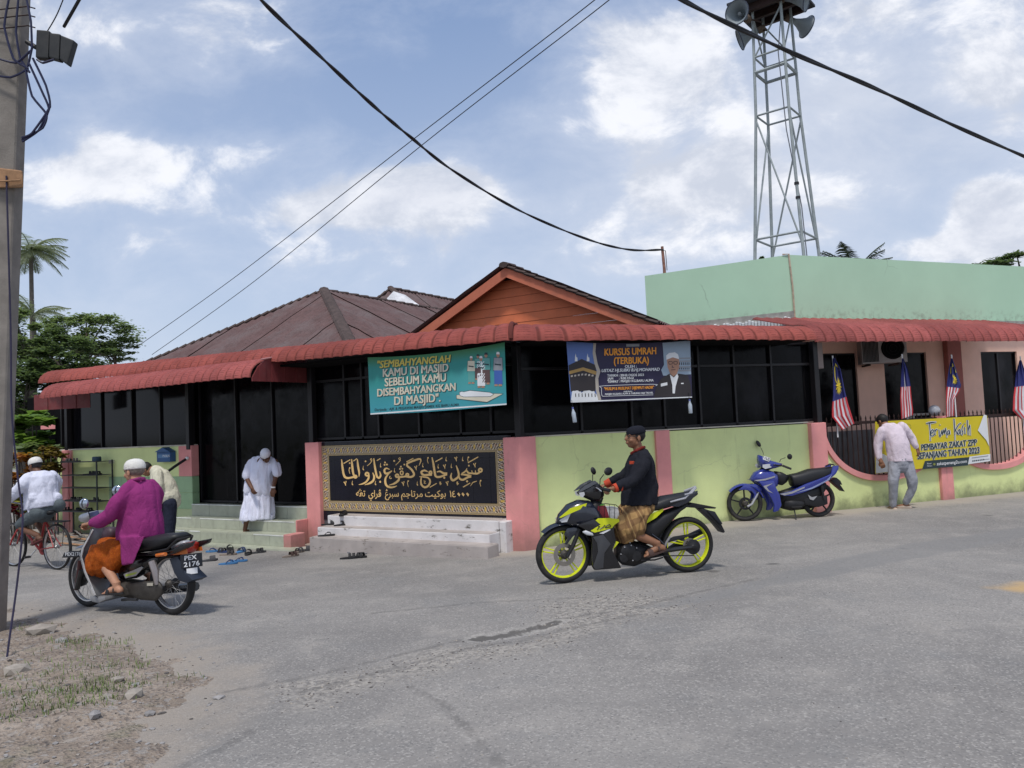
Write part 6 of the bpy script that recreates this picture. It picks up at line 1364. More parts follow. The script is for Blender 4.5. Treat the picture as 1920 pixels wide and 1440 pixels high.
B.plate('chain_case', [(1180, 960), (1360, 920), (1530, 920), (1540, 1040), (1400, 1090), (1200, 1050)], .07, .10, M_mblk, .012); B.stripe('foot_bracket', [(1240, 900), (1300, 940), (1380, 920), (1320, 985), (1270, 970)], .115, M_silver)
B.tube('rear_shock', [(1440, 760, .10), (1480, 980, .10)], .022, M_engd); B.tube('rear_shock', [(1440, 760, -.10), (1480, 980, -.10)], .022, M_engd)
for sg in (1, -1): B.tube('fork', [(500, 860, .065*sg), (400, 1040, .07*sg), (330, 1080, .07*sg)], .019, M_silver if sg > 0 else M_engd)
B.tube('grab_rail', [(1510, 470, .1), (1570, 440, .09), (1630, 455, .06), (1630, 455, -.06), (1570, 440, -.09)], .011, M_mblk)
B.plate('rear_fender', [(1560, 690), (1640, 640), (1700, 690), (1725, 750), (1690, 740), (1765, 850), (1740, 845), (1650, 770)], -.06, .06, M_mblk, .006, ref=0)
B.tube('side_stand', [(1030, 1110, .09), (1050, 1200, .14), (1062, 1280, .20)], .010, M_mblk); B.tube('exhaust', [(1000, 1120, -.1), (1250, 1080, -.13), (1500, 1020, -.15)], [.02, .035, .035], M_engd)
B.tube('foot_peg', [(1000, 1090, .12), (1150, 1085, .20)], .012, M_mblk)
# ------------------------------------------------------------------ old silver step-through
pk_ = Bike('motorcycle', 'old silver and black step-through motorcycle with wire wheels under the magenta rider', 'motorcycle', (166, 1137), (325, 1152)); B = pk_
RP = B.wb*.232
wf, Mf = B.wheel(True, RP, .07, 'wire', M_chrome); wr, Mr = B.wheel(False, RP, .08, 'wire', M_chrome)
B.crop((90, 980), 6.62)
c = B.q(400, 760, .04); mb = MB(); mb.lathe([(.09, -.02), (.095, .03), (.06, .045), (0, .05)], 20, Matrix.Translation((c.x, .02, RP)) @ Matrix.Rotation(-math.pi/2, 4, 'X')); mb.build('brake_drum', M_engine, B.root, smooth=True, local=True)
for sg in (1, -1): B.tube('fork', [(400, 470, .075*sg), (395, 600, .08*sg), (350, 830, .085*sg)], [.025, .03, .022], mat('rust_red', (.10, .03, .025), .6) if sg > 0 else M_engine); B.tube('fork_leg', [(420, 590, .085*sg), (360, 820, .09*sg)], .028, M_engine)
B.fender('front_fender', True, RP, 165, 70, .14, mat('dirty_silver', (.30, .31, .33), .4, metal=.3, vary=.15, dirt=.4), .045)
M_dsil = MATS['dirty_silver']
pn = B.plate('number_plate', [(170, 435), (200, 372), (300, 350), (425, 352), (425, 432)], .060, .068, M_plate, .003)
a, b = B.q(215, 412, .07), B.q(405, 408, .07); B.text('PEX2176', (a.x, .069, a.z), (b.x, .069, b.z), (0, 0, 1), abs(B.q(215, 370, .07).z-a.z)*1.0, .001, M_plw, pn)
ne = [(548, 82, .10), (500, 180, .15), (425, 310, .20), (402, 430, .22), (455, 620, .22), (530, 780, .22), (590, 900, .20), (640, 965, .15)]
def shf(s_, t_):
    k = min(int(s_*7), 6); w = s_*7-k; a, b = ne[k], ne[k+1]; x, y, hw_ = [a[i]+(b[i]-a[i])*w for i in range(3)]; p = B.q(x, y, hw_); v = 2*t_-1; return Vector((p.x+.10*(1-v*v)*(.3+.7*(1-s_)), hw_*v, p.z))
mb = MB(); mb.grid(shf, 21, 12); mb.grid(lambda a, b: shf(a, b)+Vector((.012, 0, 0)), 21, 12); mb.build('leg_shield', M_dsil, B.root, smooth='all', local=True)
B.plate('foot_board', [(590, 900), (780, 900), (790, 940), (700, 980), (620, 965)], -.17, .17, M_dsil, .01, ref=.1)
B.stripe('shield_edge', [(548, 80), (560, 92), (440, 320), (418, 430), (480, 640), (590, 900), (570, 890), (455, 640), (396, 430), (415, 320), (500, 170)], .215, mat('pale_trim', (.55, .55, .56), .4))
B.crop((140, 850), 6.857)
B.loft('handlebar_cowl', [(125, 820, 140, 850, .05), (180, 760, 190, 880, .12), (280, 735, 260, 900, .13), (370, 730, 330, 850, .09)], M_silver)
B.stripe('cowl_stripe', [(170, 770), (300, 735), (310, 790), (200, 820)], .14, mat('indigo_decal', (.05, .06, .16), .4))
B.tube('handlebar', [(240, 880, .12), (110, 925, .32)], .012, M_mblk); B.tube('grip', [(140, 928, .28), (70, 940, .36)], .019, M_mblk); B.tube('handlebar', [(300, 880, -.12), (460, 900, -.33)], .012, M_mblk)
B.mirror_([(200, 840, .2), (185, 770, .21), (150, 700, .22)], (122, 648, .22), (.048, .055), 0, M_mblk, True); B.mirror_([(500, 620, -.22), (500, 560, -.23), (515, 520, -.23)], (552, 480, -.24), (.060, .058), 0, M_mblk, True)
B.loft('steering_column', [(400, 950, 520, 960, .06), (390, 1050, 540, 1060, .07), (300, 1200, 420, 1220, .06)], mat('plum_plastic', (.06, .035, .05), .5))
B.crop((90, 980), 6.62)
B.loft('seat', [(1040, 230, 1060, 370, .09), (1100, 210, 1110, 375, .13), (1300, 160, 1300, 355, .14), (1500, 128, 1480, 320, .13), (1640, 118, 1600, 260, .12), (1700, 150, 1680, 190, .09)], M_seat)
B.plate('side_cover', [(1060, 380), (1300, 370), (1540, 330), (1640, 270), (1790, 240), (1760, 300), (1560, 390), (1400, 410), (1080, 420)], .08, .125, M_gblk, .012, mirror=True)
B.loft('frame_body', [(930, 400, 930, 700, .06), (1100, 400, 1100, 690, .09), (1250, 400, 1250, 600, .09), (1400, 400, 1400, 500, .07)], M_gblk)
B.stripe('silver_side_decal', [(935, 640), (1060, 590), (1160, 545), (1180, 560), (1090, 660), (960, 690)], .095, M_silver); o = B.stripe('yellow_logo', [(960, 645), (1060, 620), (1110, 615), (1080, 640), (965, 670)], .0965, mat('yellow_green_logo', (.40, .50, .08), .5))
B.loft('tail_light', [(1560, 375, 1570, 400, .05), (1650, 290, 1650, 400, .09), (1790, 235, 1760, 385, .09), (1800, 240, 1785, 350, .08)], M_redlens); B.stripe('amber_band', [(1545, 372), (1720, 330), (1730, 385), (1560, 402)], .092, M_orlens, None, True)
B.loft('tail_cowl', [(1580, 270, 1600, 330, .06), (1700, 215, 1700, 290, .08), (1785, 222, 1780, 245, .07)], M_silver)
B.tube('grab_rail', [(1250, 380, .13), (1480, 330, .14), (1600, 215, .14), (1790, 165, .12), (1790, 165, -.12), (1600, 215, -.14)], .012, M_mblk); B.tube('grab_rail', [(1790, 165, .12), (1770, 215, .10)], .012, M_mblk)
B.tube('indicator', [(1350, 405, .13), (1460, 390, .16)], .018, M_orlens)
B.fender('rear_fender', False, RP, 15, 115, .15, M_gblk, .05)
B.plate('mudguard_tail', [(1600, 430), (1700, 400), (1800, 600), (1890, 690), (1820, 728), (1720, 700), (1660, 600)], -.09, .09, mat('navy_mudflap', (.02, .028, .045), .5), .006, ref=0)
# rear number plate: faces backwards
cp = B.q(1735, 460, 0); back = Vector((-.75, .66, 0)).normalized()
M_p = Matrix.Translation((cp.x-.01, .045, cp.z)); hw, hh = .100, .066; r_ = Vector((.66, .75, 0)); u_ = Vector((-.14, 0, 1)).normalized(); r_ = Vector((-.50, -.86, 0)).normalized()
c0 = Vector((cp.x-.09, .03, cp.z)); nn = Vector((-.86, .50, .12)).normalized(); r_ = Vector((-nn.y, nn.x, 0)).normalized(); r_ = -r_ if r_.x > 0 else r_; u_ = r_.cross(nn).normalized(); u_ = u_ if u_.z > 0 else -u_
mb = MB(); mb.hexa([c0+r_*a*hw+u_*b*hh-nn*k for k in (.004, 0) for a, b in ((-1, -1), (1, -1), (1, 1), (-1, 1))]); pr = mb.build('number_plate', M_plate, B.root, bevel=.002, local=True)
E1 = r_ if r_.cross(u_).dot(nn) > 0 else -r_
def ptext(body, x0, x1, y0, h):
    vs, fs = glyphs(body, .02); xa, xb = min(a for a, b in vs), max(a for a, b in vs); mb = MB(); mb.add([c0+E1*(x0+(x1-x0)*((a-xa)/(xb-xa)))+u_*(y0+b/.7*h)+nn*.003 for a, b in vs], fs); mb.build('lettering', M_plw, pr, local=True)
ptext('PEX', -.064, .048, .010, .042); ptext('2176', -.074, .072, -.053, .044)
mb = MB(); mb.hexa([c0+E1*a*.05+u_*(b*.028-.10)-nn*k for k in (.004, 0) for a, b in ((-1, -1), (1, -1), (1, 1), (-1, 1))]); mb.build('road_tax_tab', M_plw, B.root, local=True)
for sg in (1, -1): B.tube('rear_shock', [(1290, 480, .12*sg), (1330, 600, .12*sg), (1350, 770, .12*sg)], [.036, .036, .018], mat('shock_chrome', (.34, .31, .31), .4, metal=.6, vary=.2) if sg > 0 else M_engd)
B.loft('chain_case', [(1090, 730, 1090, 860, .02), (1300, 700, 1250, 930, .025), (1480, 700, 1450, 945, .025), (1540, 780, 1530, 860, .02)], M_engine).location = (0, .10, 0)
B.loft('engine', [(850, 700, 850, 880, .08), (950, 700, 950, 900, .13), (1100, 720, 1100, 930, .13), (1200, 760, 1200, 900, .10)], M_engine)
B.stripe('case_sticker', [(1228, 750), (1302, 748), (1300, 785), (1226, 785)], .132, mat('aged_sticker', (.45, .42, .35), .6))
B.tube('foot_peg', [(920, 960, .10), (1020, 950, .20), (1110, 955, .22)], .014, M_mblk); B.tube('swing_arm', [(1100, 800, .09), (1450, 810, .09)], .024, M_engd)
B.tube('exhaust', [(900, 900, -.1), (1300, 850, -.14), (1840, 790, -.16)], [.018, .04, .045], M_gblk)
# ------------------------------------------------------------------ bicycle
cy = Bike('bicycle', 'old red roadster bicycle ridden by the man in white at the left edge', 'bicycle', (26, 1062), (108, 1068)); B = cy
RC = .335
wf, _ = B.wheel(True, RC, .045, 'cycle', M_chrome); wr, _ = B.wheel(False, RC, .045, 'cycle', M_chrome)
x0 = -B.wb/2; x1 = B.wb/2
def lt(name, pts, r, m, parent=None, n=8): mb = MB(); mb.tube(pts, r, n); return mb.build(name, m, parent or B.root, smooth=True, local=True)
bbx = (x0+.44, 0, .28); seat_ = (x0+.26, 0, .80); head0, head1 = (x1-.20, 0, .62), (x1-.24, 0, .80)
lt('seat_tube', [bbx, seat_], .018, M_redframe); lt('down_tube', [bbx, head0], .018, M_redframe); lt('top_tube', [(x0+.30, 0, .72), head1], .016, M_redframe); lt('head_tube', [head0, head1], .022, M_redframe)
for s_ in (1, -1):
    lt('chain_stay', [bbx, (x0, .055*s_, RC)], .010, M_redframe); lt('seat_stay', [(x0+.29, 0, .72), (x0, .055*s_, RC)], .009, M_redframe); lt('fork', [(x1-.19, .03*s_, .60), (x1-.05, .05*s_, .42), (x1, .05*s_, RC)], .012, M_redframe)
    lt('handlebar', [(x1-.25, 0, .95), (x1-.22, .15*s_, 1.0), (x1-.30, .27*s_, .98), (x1-.42, .29*s_, .97)], .011, M_chrome); lt('crank', [(bbx[0], .05*s_, .28), (bbx[0]+.12*s_, .07*s_, .28-.10*s_)], .009, M_chrome); lt('pedal', [(bbx[0]+.12*s_, .06*s_, .28-.10*s_), (bbx[0]+.12*s_, .15*s_, .28-.10*s_)], .018, M_mblk)
lt('stem', [head1, (x1-.25, 0, .96)], .012, M_chrome)
mb = MB(); mb.ball((x0+.22, 0, .84), (.14, .10, .05), 14, 8); mb.build('saddle', M_seat, B.root, smooth='all', local=True)
mb = MB(); mb.lathe([(.09, -.003), (.09, .003), (.05, .003), (.05, -.003)], 24, Matrix.Translation((bbx[0], -.045, .28)) @ Matrix.Rotation(math.pi/2, 4, 'X')); mb.build('chain_ring', M_redframe, B.root, local=True)
for s_ in (1, -1): lt('rack_stay', [(x0-.02, .06*s_, RC), (x0-.10, .06*s_, .70)], .005, M_mblk)
mb = MB(); mb.box((x0-.22, -.07, .70), (x0+.16, .07, .715)); mb.build('rear_carrier', M_mblk, B.root, local=True)
# ================================================================== PEOPLE
def organic(name, mb, m, parent, voxel=.009, it=4, disp=0, dscale=9, dvec=None, inv=True):
    me = bpy.data.meshes.new('tmp'); me.from_pydata([tuple(v) for v in mb.v], [], mb.f)
    bm = bmesh.new(); bm.from_mesh(me); bmesh.ops.recalc_face_normals(bm, faces=bm.faces); bm.to_mesh(me); bm.free()
    o = bpy.data.objects.new('tmp', me); COL.objects.link(o)
    r = o.modifiers.new('r', 'REMESH'); r.mode = 'VOXEL'; r.voxel_size = voxel; r.use_smooth_shade = True
    s = o.modifiers.new('s', 'SMOOTH'); s.factor = .6; s.iterations = it
    dg = bpy.context.evaluated_depsgraph_get(); dg.update(); e = o.evaluated_get(dg); me2 = bpy.data.meshes.new_from_object(e); bpy.data.objects.remove(o)
    if disp:
        nr = [v.normal.copy() for v in me2.vertices]
        for v, n in zip(me2.vertices, nr):
            c = Vector(v.co); q = Vector((c.x*dscale, c.y*dscale, c.z*dscale*.45)) if dvec is None else Vector((c.x*dvec[0], c.y*dvec[1], c.z*dvec[2]))
            h = abs(noise.noise(q))*2-.5+.5*noise.noise(q*2.3); v.co = c+n*h*disp
    if inv:
        W = world_of(parent).inverted(); me2.transform(W)
    for p in me2.polygons: p.use_smooth = True
    me2.materials.clear(); me2.materials.append(m); me2.name = name
    return link(bpy.data.objects.new(name, me2), parent)
def limb(mb, pts, rs, n=14, flat=1.0):
    """smooth tapered chain: resampled spline with balls at the joints"""
    pts = [Vector(p) for p in pts]; Q, R_ = [], []
    for i in range(len(pts)-1):
        p0, p1, p2, p3 = pts[max(0, i-1)], pts[i], pts[i+1], pts[min(len(pts)-1, i+2)]
        for k in range(4):
            t_ = k/4; h = .55
            Q.append(p1.lerp(p2, t_)*h + .5*(1-h)*((2*p1)+(-p0+p2)*t_+(2*p0-5*p1+4*p2-p3)*t_*t_+(-p0+3*p1-3*p2+p3)*t_**3)); R_.append(rs[i]+(rs[i+1]-rs[i])*t_)
    Q.append(pts[-1]); R_.append(rs[-1]); mb.tube(Q, R_, n, flat=flat)
    for p, r in ((pts[0], rs[0]), (pts[-1], rs[-1])): mb.ball(p, r*.98, 12, 8)
def basis(f, u):
    f = Vector(f).normalized(); u = Vector(u); s = f.cross(u).normalized(); u = s.cross(f).normalized(); return Matrix((s, f, u)).transposed()      # columns side(right), fwd, up
def head(mb, c, f, u, k=1.0, long=1.0):
    Bm = basis(f, u); L = lambda x, y, z: Vector(c)+Bm @ (Vector((x, y, z))*k); M4 = Bm.to_4x4()
    bl = lambda p, r, n=14: mb.ball(L(*p), tuple(a*k for a in r), n, 10, M=M4)
    bl((0, -.012, .032), (.074, .092, .082)); bl((0, .028, -.025), (.060, .066, .085)); bl((0, .045, -.078), (.036, .036, .028)); bl((0, .0, -.055), (.058, .055, .05))
    mb.tube([L(0, .090, .015), L(0, .106, -.012), L(0, .104, -.026)], [.008*k, .011*k, .015*k], 8); bl((0, .104, -.024), (.016, .014, .009), 8)
    for s in (1, -1): bl((s*.076, -.008, -.012), (.009, .020, .032), 8); bl((s*.038, .062, -.032), (.022, .024, .022), 8); bl((s*.028, .076, .022), (.022, .014, .010), 8)
    bl((0, .092, -.052), (.022, .012, .007), 8); bl((0, .090, -.063), (.018, .011, .007), 8)
    return L, Bm
def cap(L, Bm, k, m, parent, name='cap', tall=.085, r=.094, z0=.030, back=0):
    mb = MB(); M = Matrix.Translation(L(0, -.012, z0)) @ Bm.to_4x4() @ Matrix.Diagonal((.86*k, 1.04*k, k, 1)); M = M @ Matrix.Rotation(back, 4, 'X')
    mb.lathe([(r*.99, -.01), (r*1.01, .0), (r*1.0, tall*.3), (r*.90, tall*.6), (r*.70, tall*.83), (r*.4, tall*.96), (0, tall*1.01)], 28, M); mb.lathe([(r*.95, -.01), (r*.97, .0), (r*.9, tall*.5), (0, tall*.6)], 28, M)
    return mb.build(name, m, parent, smooth='all')
def hair(L, Bm, k, m, parent, full=False, name='hair'):
    mb = MB(); M4 = Bm.to_4x4()
    mb.ball(L(0, -.022, .026), (.079*k, .090*k, .080*k), 20, 14, M=M4)
    if full: mb.ball(L(0, -.012, .045), (.080*k, .094*k, .078*k), 20, 14, M=M4)
    return organic(name, mb, m, parent, .008, 3, disp=.003, dscale=60)
def face_bits(L, Bm, k, parent, brow=True):
    M4 = Bm.to_4x4()
    for s in (1, -1):
        mb = MB(); mb.ball(L(s*.029, .083, .006), (.013*k, .007*k, .006*k), 8, 6, M=M4); mb.build('eye', mat('eye_dark', (.02, .015, .012), .2), parent, smooth='all')
        mb = MB(); mb.tube([L(s*.012, .095, .024), L(s*.030, .091, .029), L(s*.046, .080, .022)], .0035*k, 5); mb.build('eyebrow', mat('brow_hair', (.02, .016, .014), .9), parent)
def hand(mb, w, d, n, curl=1.0, k=1.0, side=1):
    """w wrist, d finger direction, n palm-facing direction"""
    d = Vector(d).normalized(); n = Vector(n); s = d.cross(n).normalized()*side; n = s.cross(d).normalized()*side; n = n if n.dot(Vector(n)) else n
    w = Vector(w); mb.hexa([w+d*a*k+s*b*k+n*c*k for a, b, c in ((0, -.026, -.013), (.085, -.042, -.012), (.085, .042, -.012), (0, .026, -.013), (0, -.026, .014), (.085, -.042, .012), (.085, .042, .012), (0, .026, .014))])
    mb.ball(w+d*.01, .028*k, 10, 8)
    for i, (b, l) in enumerate(((-.031, .068), (-.011, .078), (.010, .073), (.030, .058))):
        p = w+(d*.080+s*b)*k; pts = [p-d*.02*k]; a = 0.0; q = p
        for j, seg in enumerate((.45, .32, .26)):
            a += curl*(.55 if j == 0 else .85); q = q+(d*math.cos(a)+n*math.sin(a))*l*seg*k; pts.append(q)
        mb.tube(pts, [.0105*k, .0100*k, .0092*k, .0080*k], 8); mb.ball(pts[-1], .0080*k, 8, 6)
    p = w+(d*.025-s*.030)*k; pts = [p, p+(d*.030-s*.022+n*.012)*k, p+(d*.058-s*.018+n*.026*(.5+curl))*k]; mb.tube(pts, [.014*k, .0125*k, .0095*k], 8); mb.ball(pts[-1], .0095*k, 8, 6)
def foot(mb, an, heel_dir_fwd, up, k=1.0, L_=.245):
    f = Vector(heel_dir_fwd).normalized(); u = Vector(up).normalized(); s = f.cross(u).normalized(); an = Vector(an); base = an-u*.062*k
    mb.ball(base-f*.045*k-u*.0*k, .034*k, 12, 8); mb.tube([base-f*.045*k+u*.006*k, base+f*.02*k+u*.016*k, base+f*.09*k+u*.0*k, base+f*.150*k-u*.010*k], [.034*k, .036*k, .037*k, .028*k], 12)
    mb.ball(base+f*.135*k-u*.012*k, (.036*k,)*3, 10, 8) if False else None
    for i in range(5):
        b = (-.030+.0155*i)*k; l = (.050-.006*i)*k; p = base+f*(.135*k)+s*b-u*.014*k; mb.tube([p, p+f*l-u*.004*k], [(.013 if i else .016)*k*.8, .008*k], 8); mb.ball(p+f*l-u*.004*k, .008*k, 6, 5)
    mb.tube([an+u*.02, base+u*.01], [.038*k, .036*k], 10)
M_skinA = mat('skin_brown', (.24, .115, .065), .55, spec=.35, vary=.08, vscale=12); M_skinB = mat('skin_fair', (.42, .22, .14), .55, spec=.35, vary=.08, vscale=12); M_skinC = mat('skin_dark', (.13, .060, .035), .55, spec=.35, vary=.08, vscale=12)
M_hair = mat('black_hair', (.010, .009, .009), .6, vary=.2, vscale=40); M_ghair = mat('grey_hair', (.20, .17, .14), .8, vary=.3, vscale=40)
def cloth_fn(t, b, c, geo, tc):
    w = t.m('ABSOLUTE', t.m('SUBTRACT', t.noise(t.scale(geo, (1, 1, .6)), 6, 3, .5, dist=.6), .5)); w2 = t.m('ABSOLUTE', t.m('SUBTRACT', t.noise(geo, 21, 3, .6, dist=.5), .5))
    h = t.m('ADD', t.ramp(w, 0, .09), t.m('MULTIPLY', t.ramp(w2, 0, .12), .35)); t.l.new(t.bump(h, .32, .012), b.inputs['Normal'])
def cloth(name, c, **k): return mat(name, c, .85, spec=.15, vary=k.pop('vary', .06), vscale=8, fn=cloth_fn, **k)
M_wcap = cloth('white_cap', (.66, .65, .62)); M_wcloth = cloth('white_cloth', (.74, .76, .90), vary=.03)
def at_b(B, x, y, off): return B.W(B.q(x, y, off))
def loftw(mb, B, secs, n=18, pw=.85):
    vs = []
    for s in secs:
        a, b = B.q(s[0], s[1], 0), B.q(s[2], s[3], 0); c = (a+b)/2+Vector((0, s[5] if len(s) > 5 else 0, 0)); h = (a-b)/2; w = s[4]
        for k in range(n):
            t_ = 2*math.pi*k/n; cs, sn = math.cos(t_), math.sin(t_); vs.append(B.W(c+h*math.copysign(abs(cs)**pw, cs)+Vector((0, 1, 0))*w*math.copysign(abs(sn)**pw, sn)))
    N = len(secs); mb.add(vs, [(i*n+k, i*n+(k+1) % n, (i+1)*n+(k+1) % n, (i+1)*n+k) for i in range(N-1) for k in range(n)]+[tuple(range(n-1, -1, -1)), tuple((N-1)*n+k for k in range(n))])
# ---------------------------------------------------------------- rider in black
B = yb_; B.crop(OY, SY); fwd = B.W((1, 0, 0))-B.W((0, 0, 0)); upv = Vector((0, 0, 1)); lf = B.yv
p1 = thing('person', 'man in black shirt, black cap and brown checked sarong riding the yellow-wheeled motorcycle', 'person', B.W((-.1, 0, .0)))
A_ = lambda x, y, o: at_b(B, x, y, o)
mb = MB(); hc = A_(892, 212, 0); hf = (fwd+Vector((0, 0, .06))-lf*-.12).normalized(); L, Bm = head(mb, hc, hf, upv, 1.06)
limb(mb, [A_(905, 262, 0), A_(925, 330, 0), A_(935, 420, 0)], [.052, .056, .07]); limb(mb, [A_(940, 400, 0), A_(930, 560, 0), A_(950, 770, 0)], [.10, .11, .12], flat=1.3)
for s in (1, -1):
    sh, el, wr_ = A_(955, 385, .17*s), A_(868, 560, .25*s), A_(728, 618, .30*s)
    if s < 0: sh, el, wr_ = A_(925, 385, -.17), A_(790, 525, -.25), A_(668, 585, -.31)
    limb(mb, [sh, el, wr_], [.050, .040, .027]); g = A_(660, 625, .33) if s > 0 else A_(620, 600, -.33)
    hand(mb, wr_, (g-wr_), -upv+fwd*.0, 1.25, 1.0, 1 if s > 0 else -1)
    kn, an = A_(772, 905, .12*s), A_(1068, 1055, .165*s); limb(mb, [A_(950, 800, .09*s), kn, A_(905, 985, .14*s), an], [.075, .046, .052, .036])
    tf = (A_(925, 1150, .165*s)-A_(1100, 1090, .165*s)).normalized(); foot(mb, an, tf, (upv-tf*tf.z).normalized(), 1.0)
organic('body', mb, M_skinA, p1, .0065, 3); bd1 = bpy.data.objects[COL.objects[-1].name]
hair(L, Bm, 1.06, M_hair, p1); cap(L, Bm, 1.06, cloth('black_cap', (.012, .013, .02)), p1, tall=.072, r=.098, z0=.046, back=-.18); face_bits(L, Bm, 1.06, p1)
gl_ = MB(); 
for s in (1, -1): gl_.tube([L(s*.030+.022*math.cos(a), .094-.006*abs(math.cos(a)), .004+.018*math.sin(a)) for a in [k*.6283 for k in range(11)]], .0022, 5); gl_.tube([L(s*.050, .088, .010), L(s*.078, .0, .010)], .0022, 5)
gl_.tube([L(-.008, .098, .008), L(.008, .098, .008)], .002, 5); gl_.build('glasses', M_mblk, p1)
mb = MB(); loftw(mb, B, [(783, 752, 1062, 735, .185), (792, 690, 1062, 680, .185), (802, 620, 1068, 600, .175), (818, 520, 1055, 520, .175), (832, 430, 1038, 430, .185), (852, 365, 1012, 360, .175), (872, 335, 985, 312, .11), (885, 325, 960, 296, .07)])
for s in (1, -1):
    q = [A_(965, 378, .155), A_(945, 450, .21), A_(872, 560, .25), A_(765, 602, .285)] if s > 0 else [A_(935, 380, -.155), A_(880, 450, -.22), A_(792, 525, -.25), A_(690, 568, -.29)]
    limb(mb, q, [.082, .078, .066, .053])
organic('shirt', mb, cloth('black_shirt', (.014, .015, .021)), p1, .009, 4, disp=.014, dscale=10)
M_or = cloth('red_orange_cuff', (.48, .07, .035))
for s in (1, -1):
    a, b = (A_(775, 600, .283), A_(722, 618, .30)) if s > 0 else (A_(700, 566, -.285), A_(655, 588, -.305)); mb = MB(); mb.tube([a, a.lerp(b, .5), b], [.053, .047, .043], 14); mb.build('cuff', M_or, p1, smooth=True)
mb = MB(); mb.tube([A_(862, 340, 0), A_(900, 318, .06), A_(955, 292, .05), A_(965, 290, 0), A_(955, 292, -.05), A_(900, 318, -.06), A_(862, 340, 0)], .016, 8); mb.build('collar', cloth('maroon_collar', (.16, .022, .018)), p1, smooth=True)
mb = MB(); q = [A_(x, y, .13) for x, y in ((846, 400), (880, 400), (881, 424), (847, 424))]; mb.add(q+[p+lf*.02 for p in q], [(0, 1, 2, 3), (7, 6, 5, 4), (0, 4, 5, 1), (1, 5, 6, 2), (2, 6, 7, 3), (3, 7, 4, 0)]); mb.build('chest_patch', M_or, p1)
def plaid(t, b, c, geo, tc):
    x, y, z = t.xyz(geo)[:]; w = t.m('MULTIPLY', t.m('SUBTRACT', t.noise(geo, 4, 3, .5), .5), .10)
    s1 = t.m('SINE', t.m('MULTIPLY', t.m('ADD', t.m('ADD', x, t.m('MULTIPLY', z, .35)), w), 42)); s2 = t.m('SINE', t.m('MULTIPLY', t.m('ADD', t.m('SUBTRACT', z, t.m('MULTIPLY', x, .3)), w), 46))
    c = t.mix(t.ramp(s1, -.2, .2, 0, .6), (.36, .22, .09), (.13, .065, .03)); c = t.mix(t.ramp(s2, -.2, .2, 0, .55), c, (.10, .05, .028))
    return t.mix(t.m('MULTIPLY', t.ramp(s1, .93, .98), .6), c, (.42, .28, .12))
mb = MB(); loftw(mb, B, [(800, 735, 1050, 720, .17), (782, 760, 1045, 765, .19), (742, 810, 1002, 820, .225), (712, 870, 958, 880, .24), (704, 925, 945, 930, .245), (722, 985, 915, 985, .225), (752, 1045, 872, 1022, .18)])
organic('sarong', mb, mat('brown_check_sarong', (.2, .1, .05), .8, fn=plaid, vary=0, spec=.2), p1, .009, 3, disp=.026, dscale=8)
def sandal_on(parent, an, f, m, k=1.0):
    f = Vector(f).normalized(); u = (upv-f*f.z).normalized(); s_ = f.cross(u); base = an-u*.098*k; M = Matrix((f, -s_, u)).transposed().to_4x4(); M.translation = base+f*.045
    n0 = len(COL.objects); M = M.copy(); mbx = MB(); N = 20; pr = [(math.cos(a)*.135, math.sin(a)*.048*(1+.15*math.cos(a))) for a in [2*math.pi*i/N for i in range(N)]]
    mbx.add([M @ Vector((x, y, 0)) for x, y in pr]+[M @ Vector((x, y, .018)) for x, y in pr], [tuple(range(N-1, -1, -1)), tuple(range(N, 2*N))]+[(i, (i+1) % N, N+(i+1) % N, N+i) for i in range(N)]); o = mbx.build('sandal', m, parent, smooth=True)
    mbx = MB(); mbx.grid(lambda a, b: M @ Vector((.03+.05*a, -math.cos(math.pi*b)*.047, .012+math.sin(math.pi*b)*.062)), 2, 10); mbx.grid(lambda a, b: M @ Vector((-.05+.02*a, -math.cos(math.pi*b)*.042, .03+math.sin(math.pi*b)*.075)), 2, 10); mbx.build('strap', m, o, smooth='all')
tf = (A_(925, 1150, .165)-A_(1100, 1090, .165)).normalized()
for s in (1, -1): sandal_on(p1, A_(1068, 1055, .165*s), tf, M_sbr)
# ---------------------------------------------------------------- rider in magenta
B = pk_; CA = ((140, 850), 6.857); CB = ((90, 980), 6.62); fwd = B.W((1, 0, 0))-B.W((0, 0, 0)); lf = B.yv
p2 = thing('person', 'older man in magenta shirt, orange sarong and white cap riding the silver motorcycle', 'person', B.W((-.1, 0, 0)))
def AA(x, y, o): B.crop(*CA); return at_b(B, x, y, o)
def BBq(x, y, o): B.crop(*CB); return at_b(B, x, y, o)
mb = MB(); hc = AA(765, 232, 0); hf = (fwd+lf*.10-upv*.05).normalized(); L, Bm = head(mb, hc, hf, upv, 1.10)
limb(mb, [AA(775, 300, 0), AA(800, 380, 0), AA(815, 480, 0)], [.062, .066, .08]); limb(mb, [AA(815, 460, 0), AA(830, 700, 0), AA(850, 1030, 0)], [.12, .14, .14])
loc = lambda p: B.Mi @ p
for s in (1, -1):
    mir = lambda p: B.W(Vector((loc(p).x, loc(p).y*s, loc(p).z)))
    sh, el, wr_, hd_ = [mir(q) for q in (AA(680, 460, .15), AA(440, 795, .25), AA(215, 895, .31), AA(90, 925, .33))]
    limb(mb, [sh, el, wr_], [.055, .045, .030]); hand(mb, wr_, hd_-wr_, -upv, 1.25, 1.05, 1 if s > 0 else -1)
    hip, kn, an = mir(AA(800, 1110, .08)), mir(AA(290, 1310, .12)), mir(BBq(850, 760, .20)); limb(mb, [hip, kn, kn.lerp(an, .5)+fwd*-.01, an], [.06, .045, .050, .038])
    tf2 = (BBq(620, 895, .2)-BBq(900, 850, .2)); tf2 = Vector((tf2.x, tf2.y, tf2.z*.6)).normalized(); foot(mb, an, tf2, (upv-tf2*tf2.z).normalized(), 1.05)
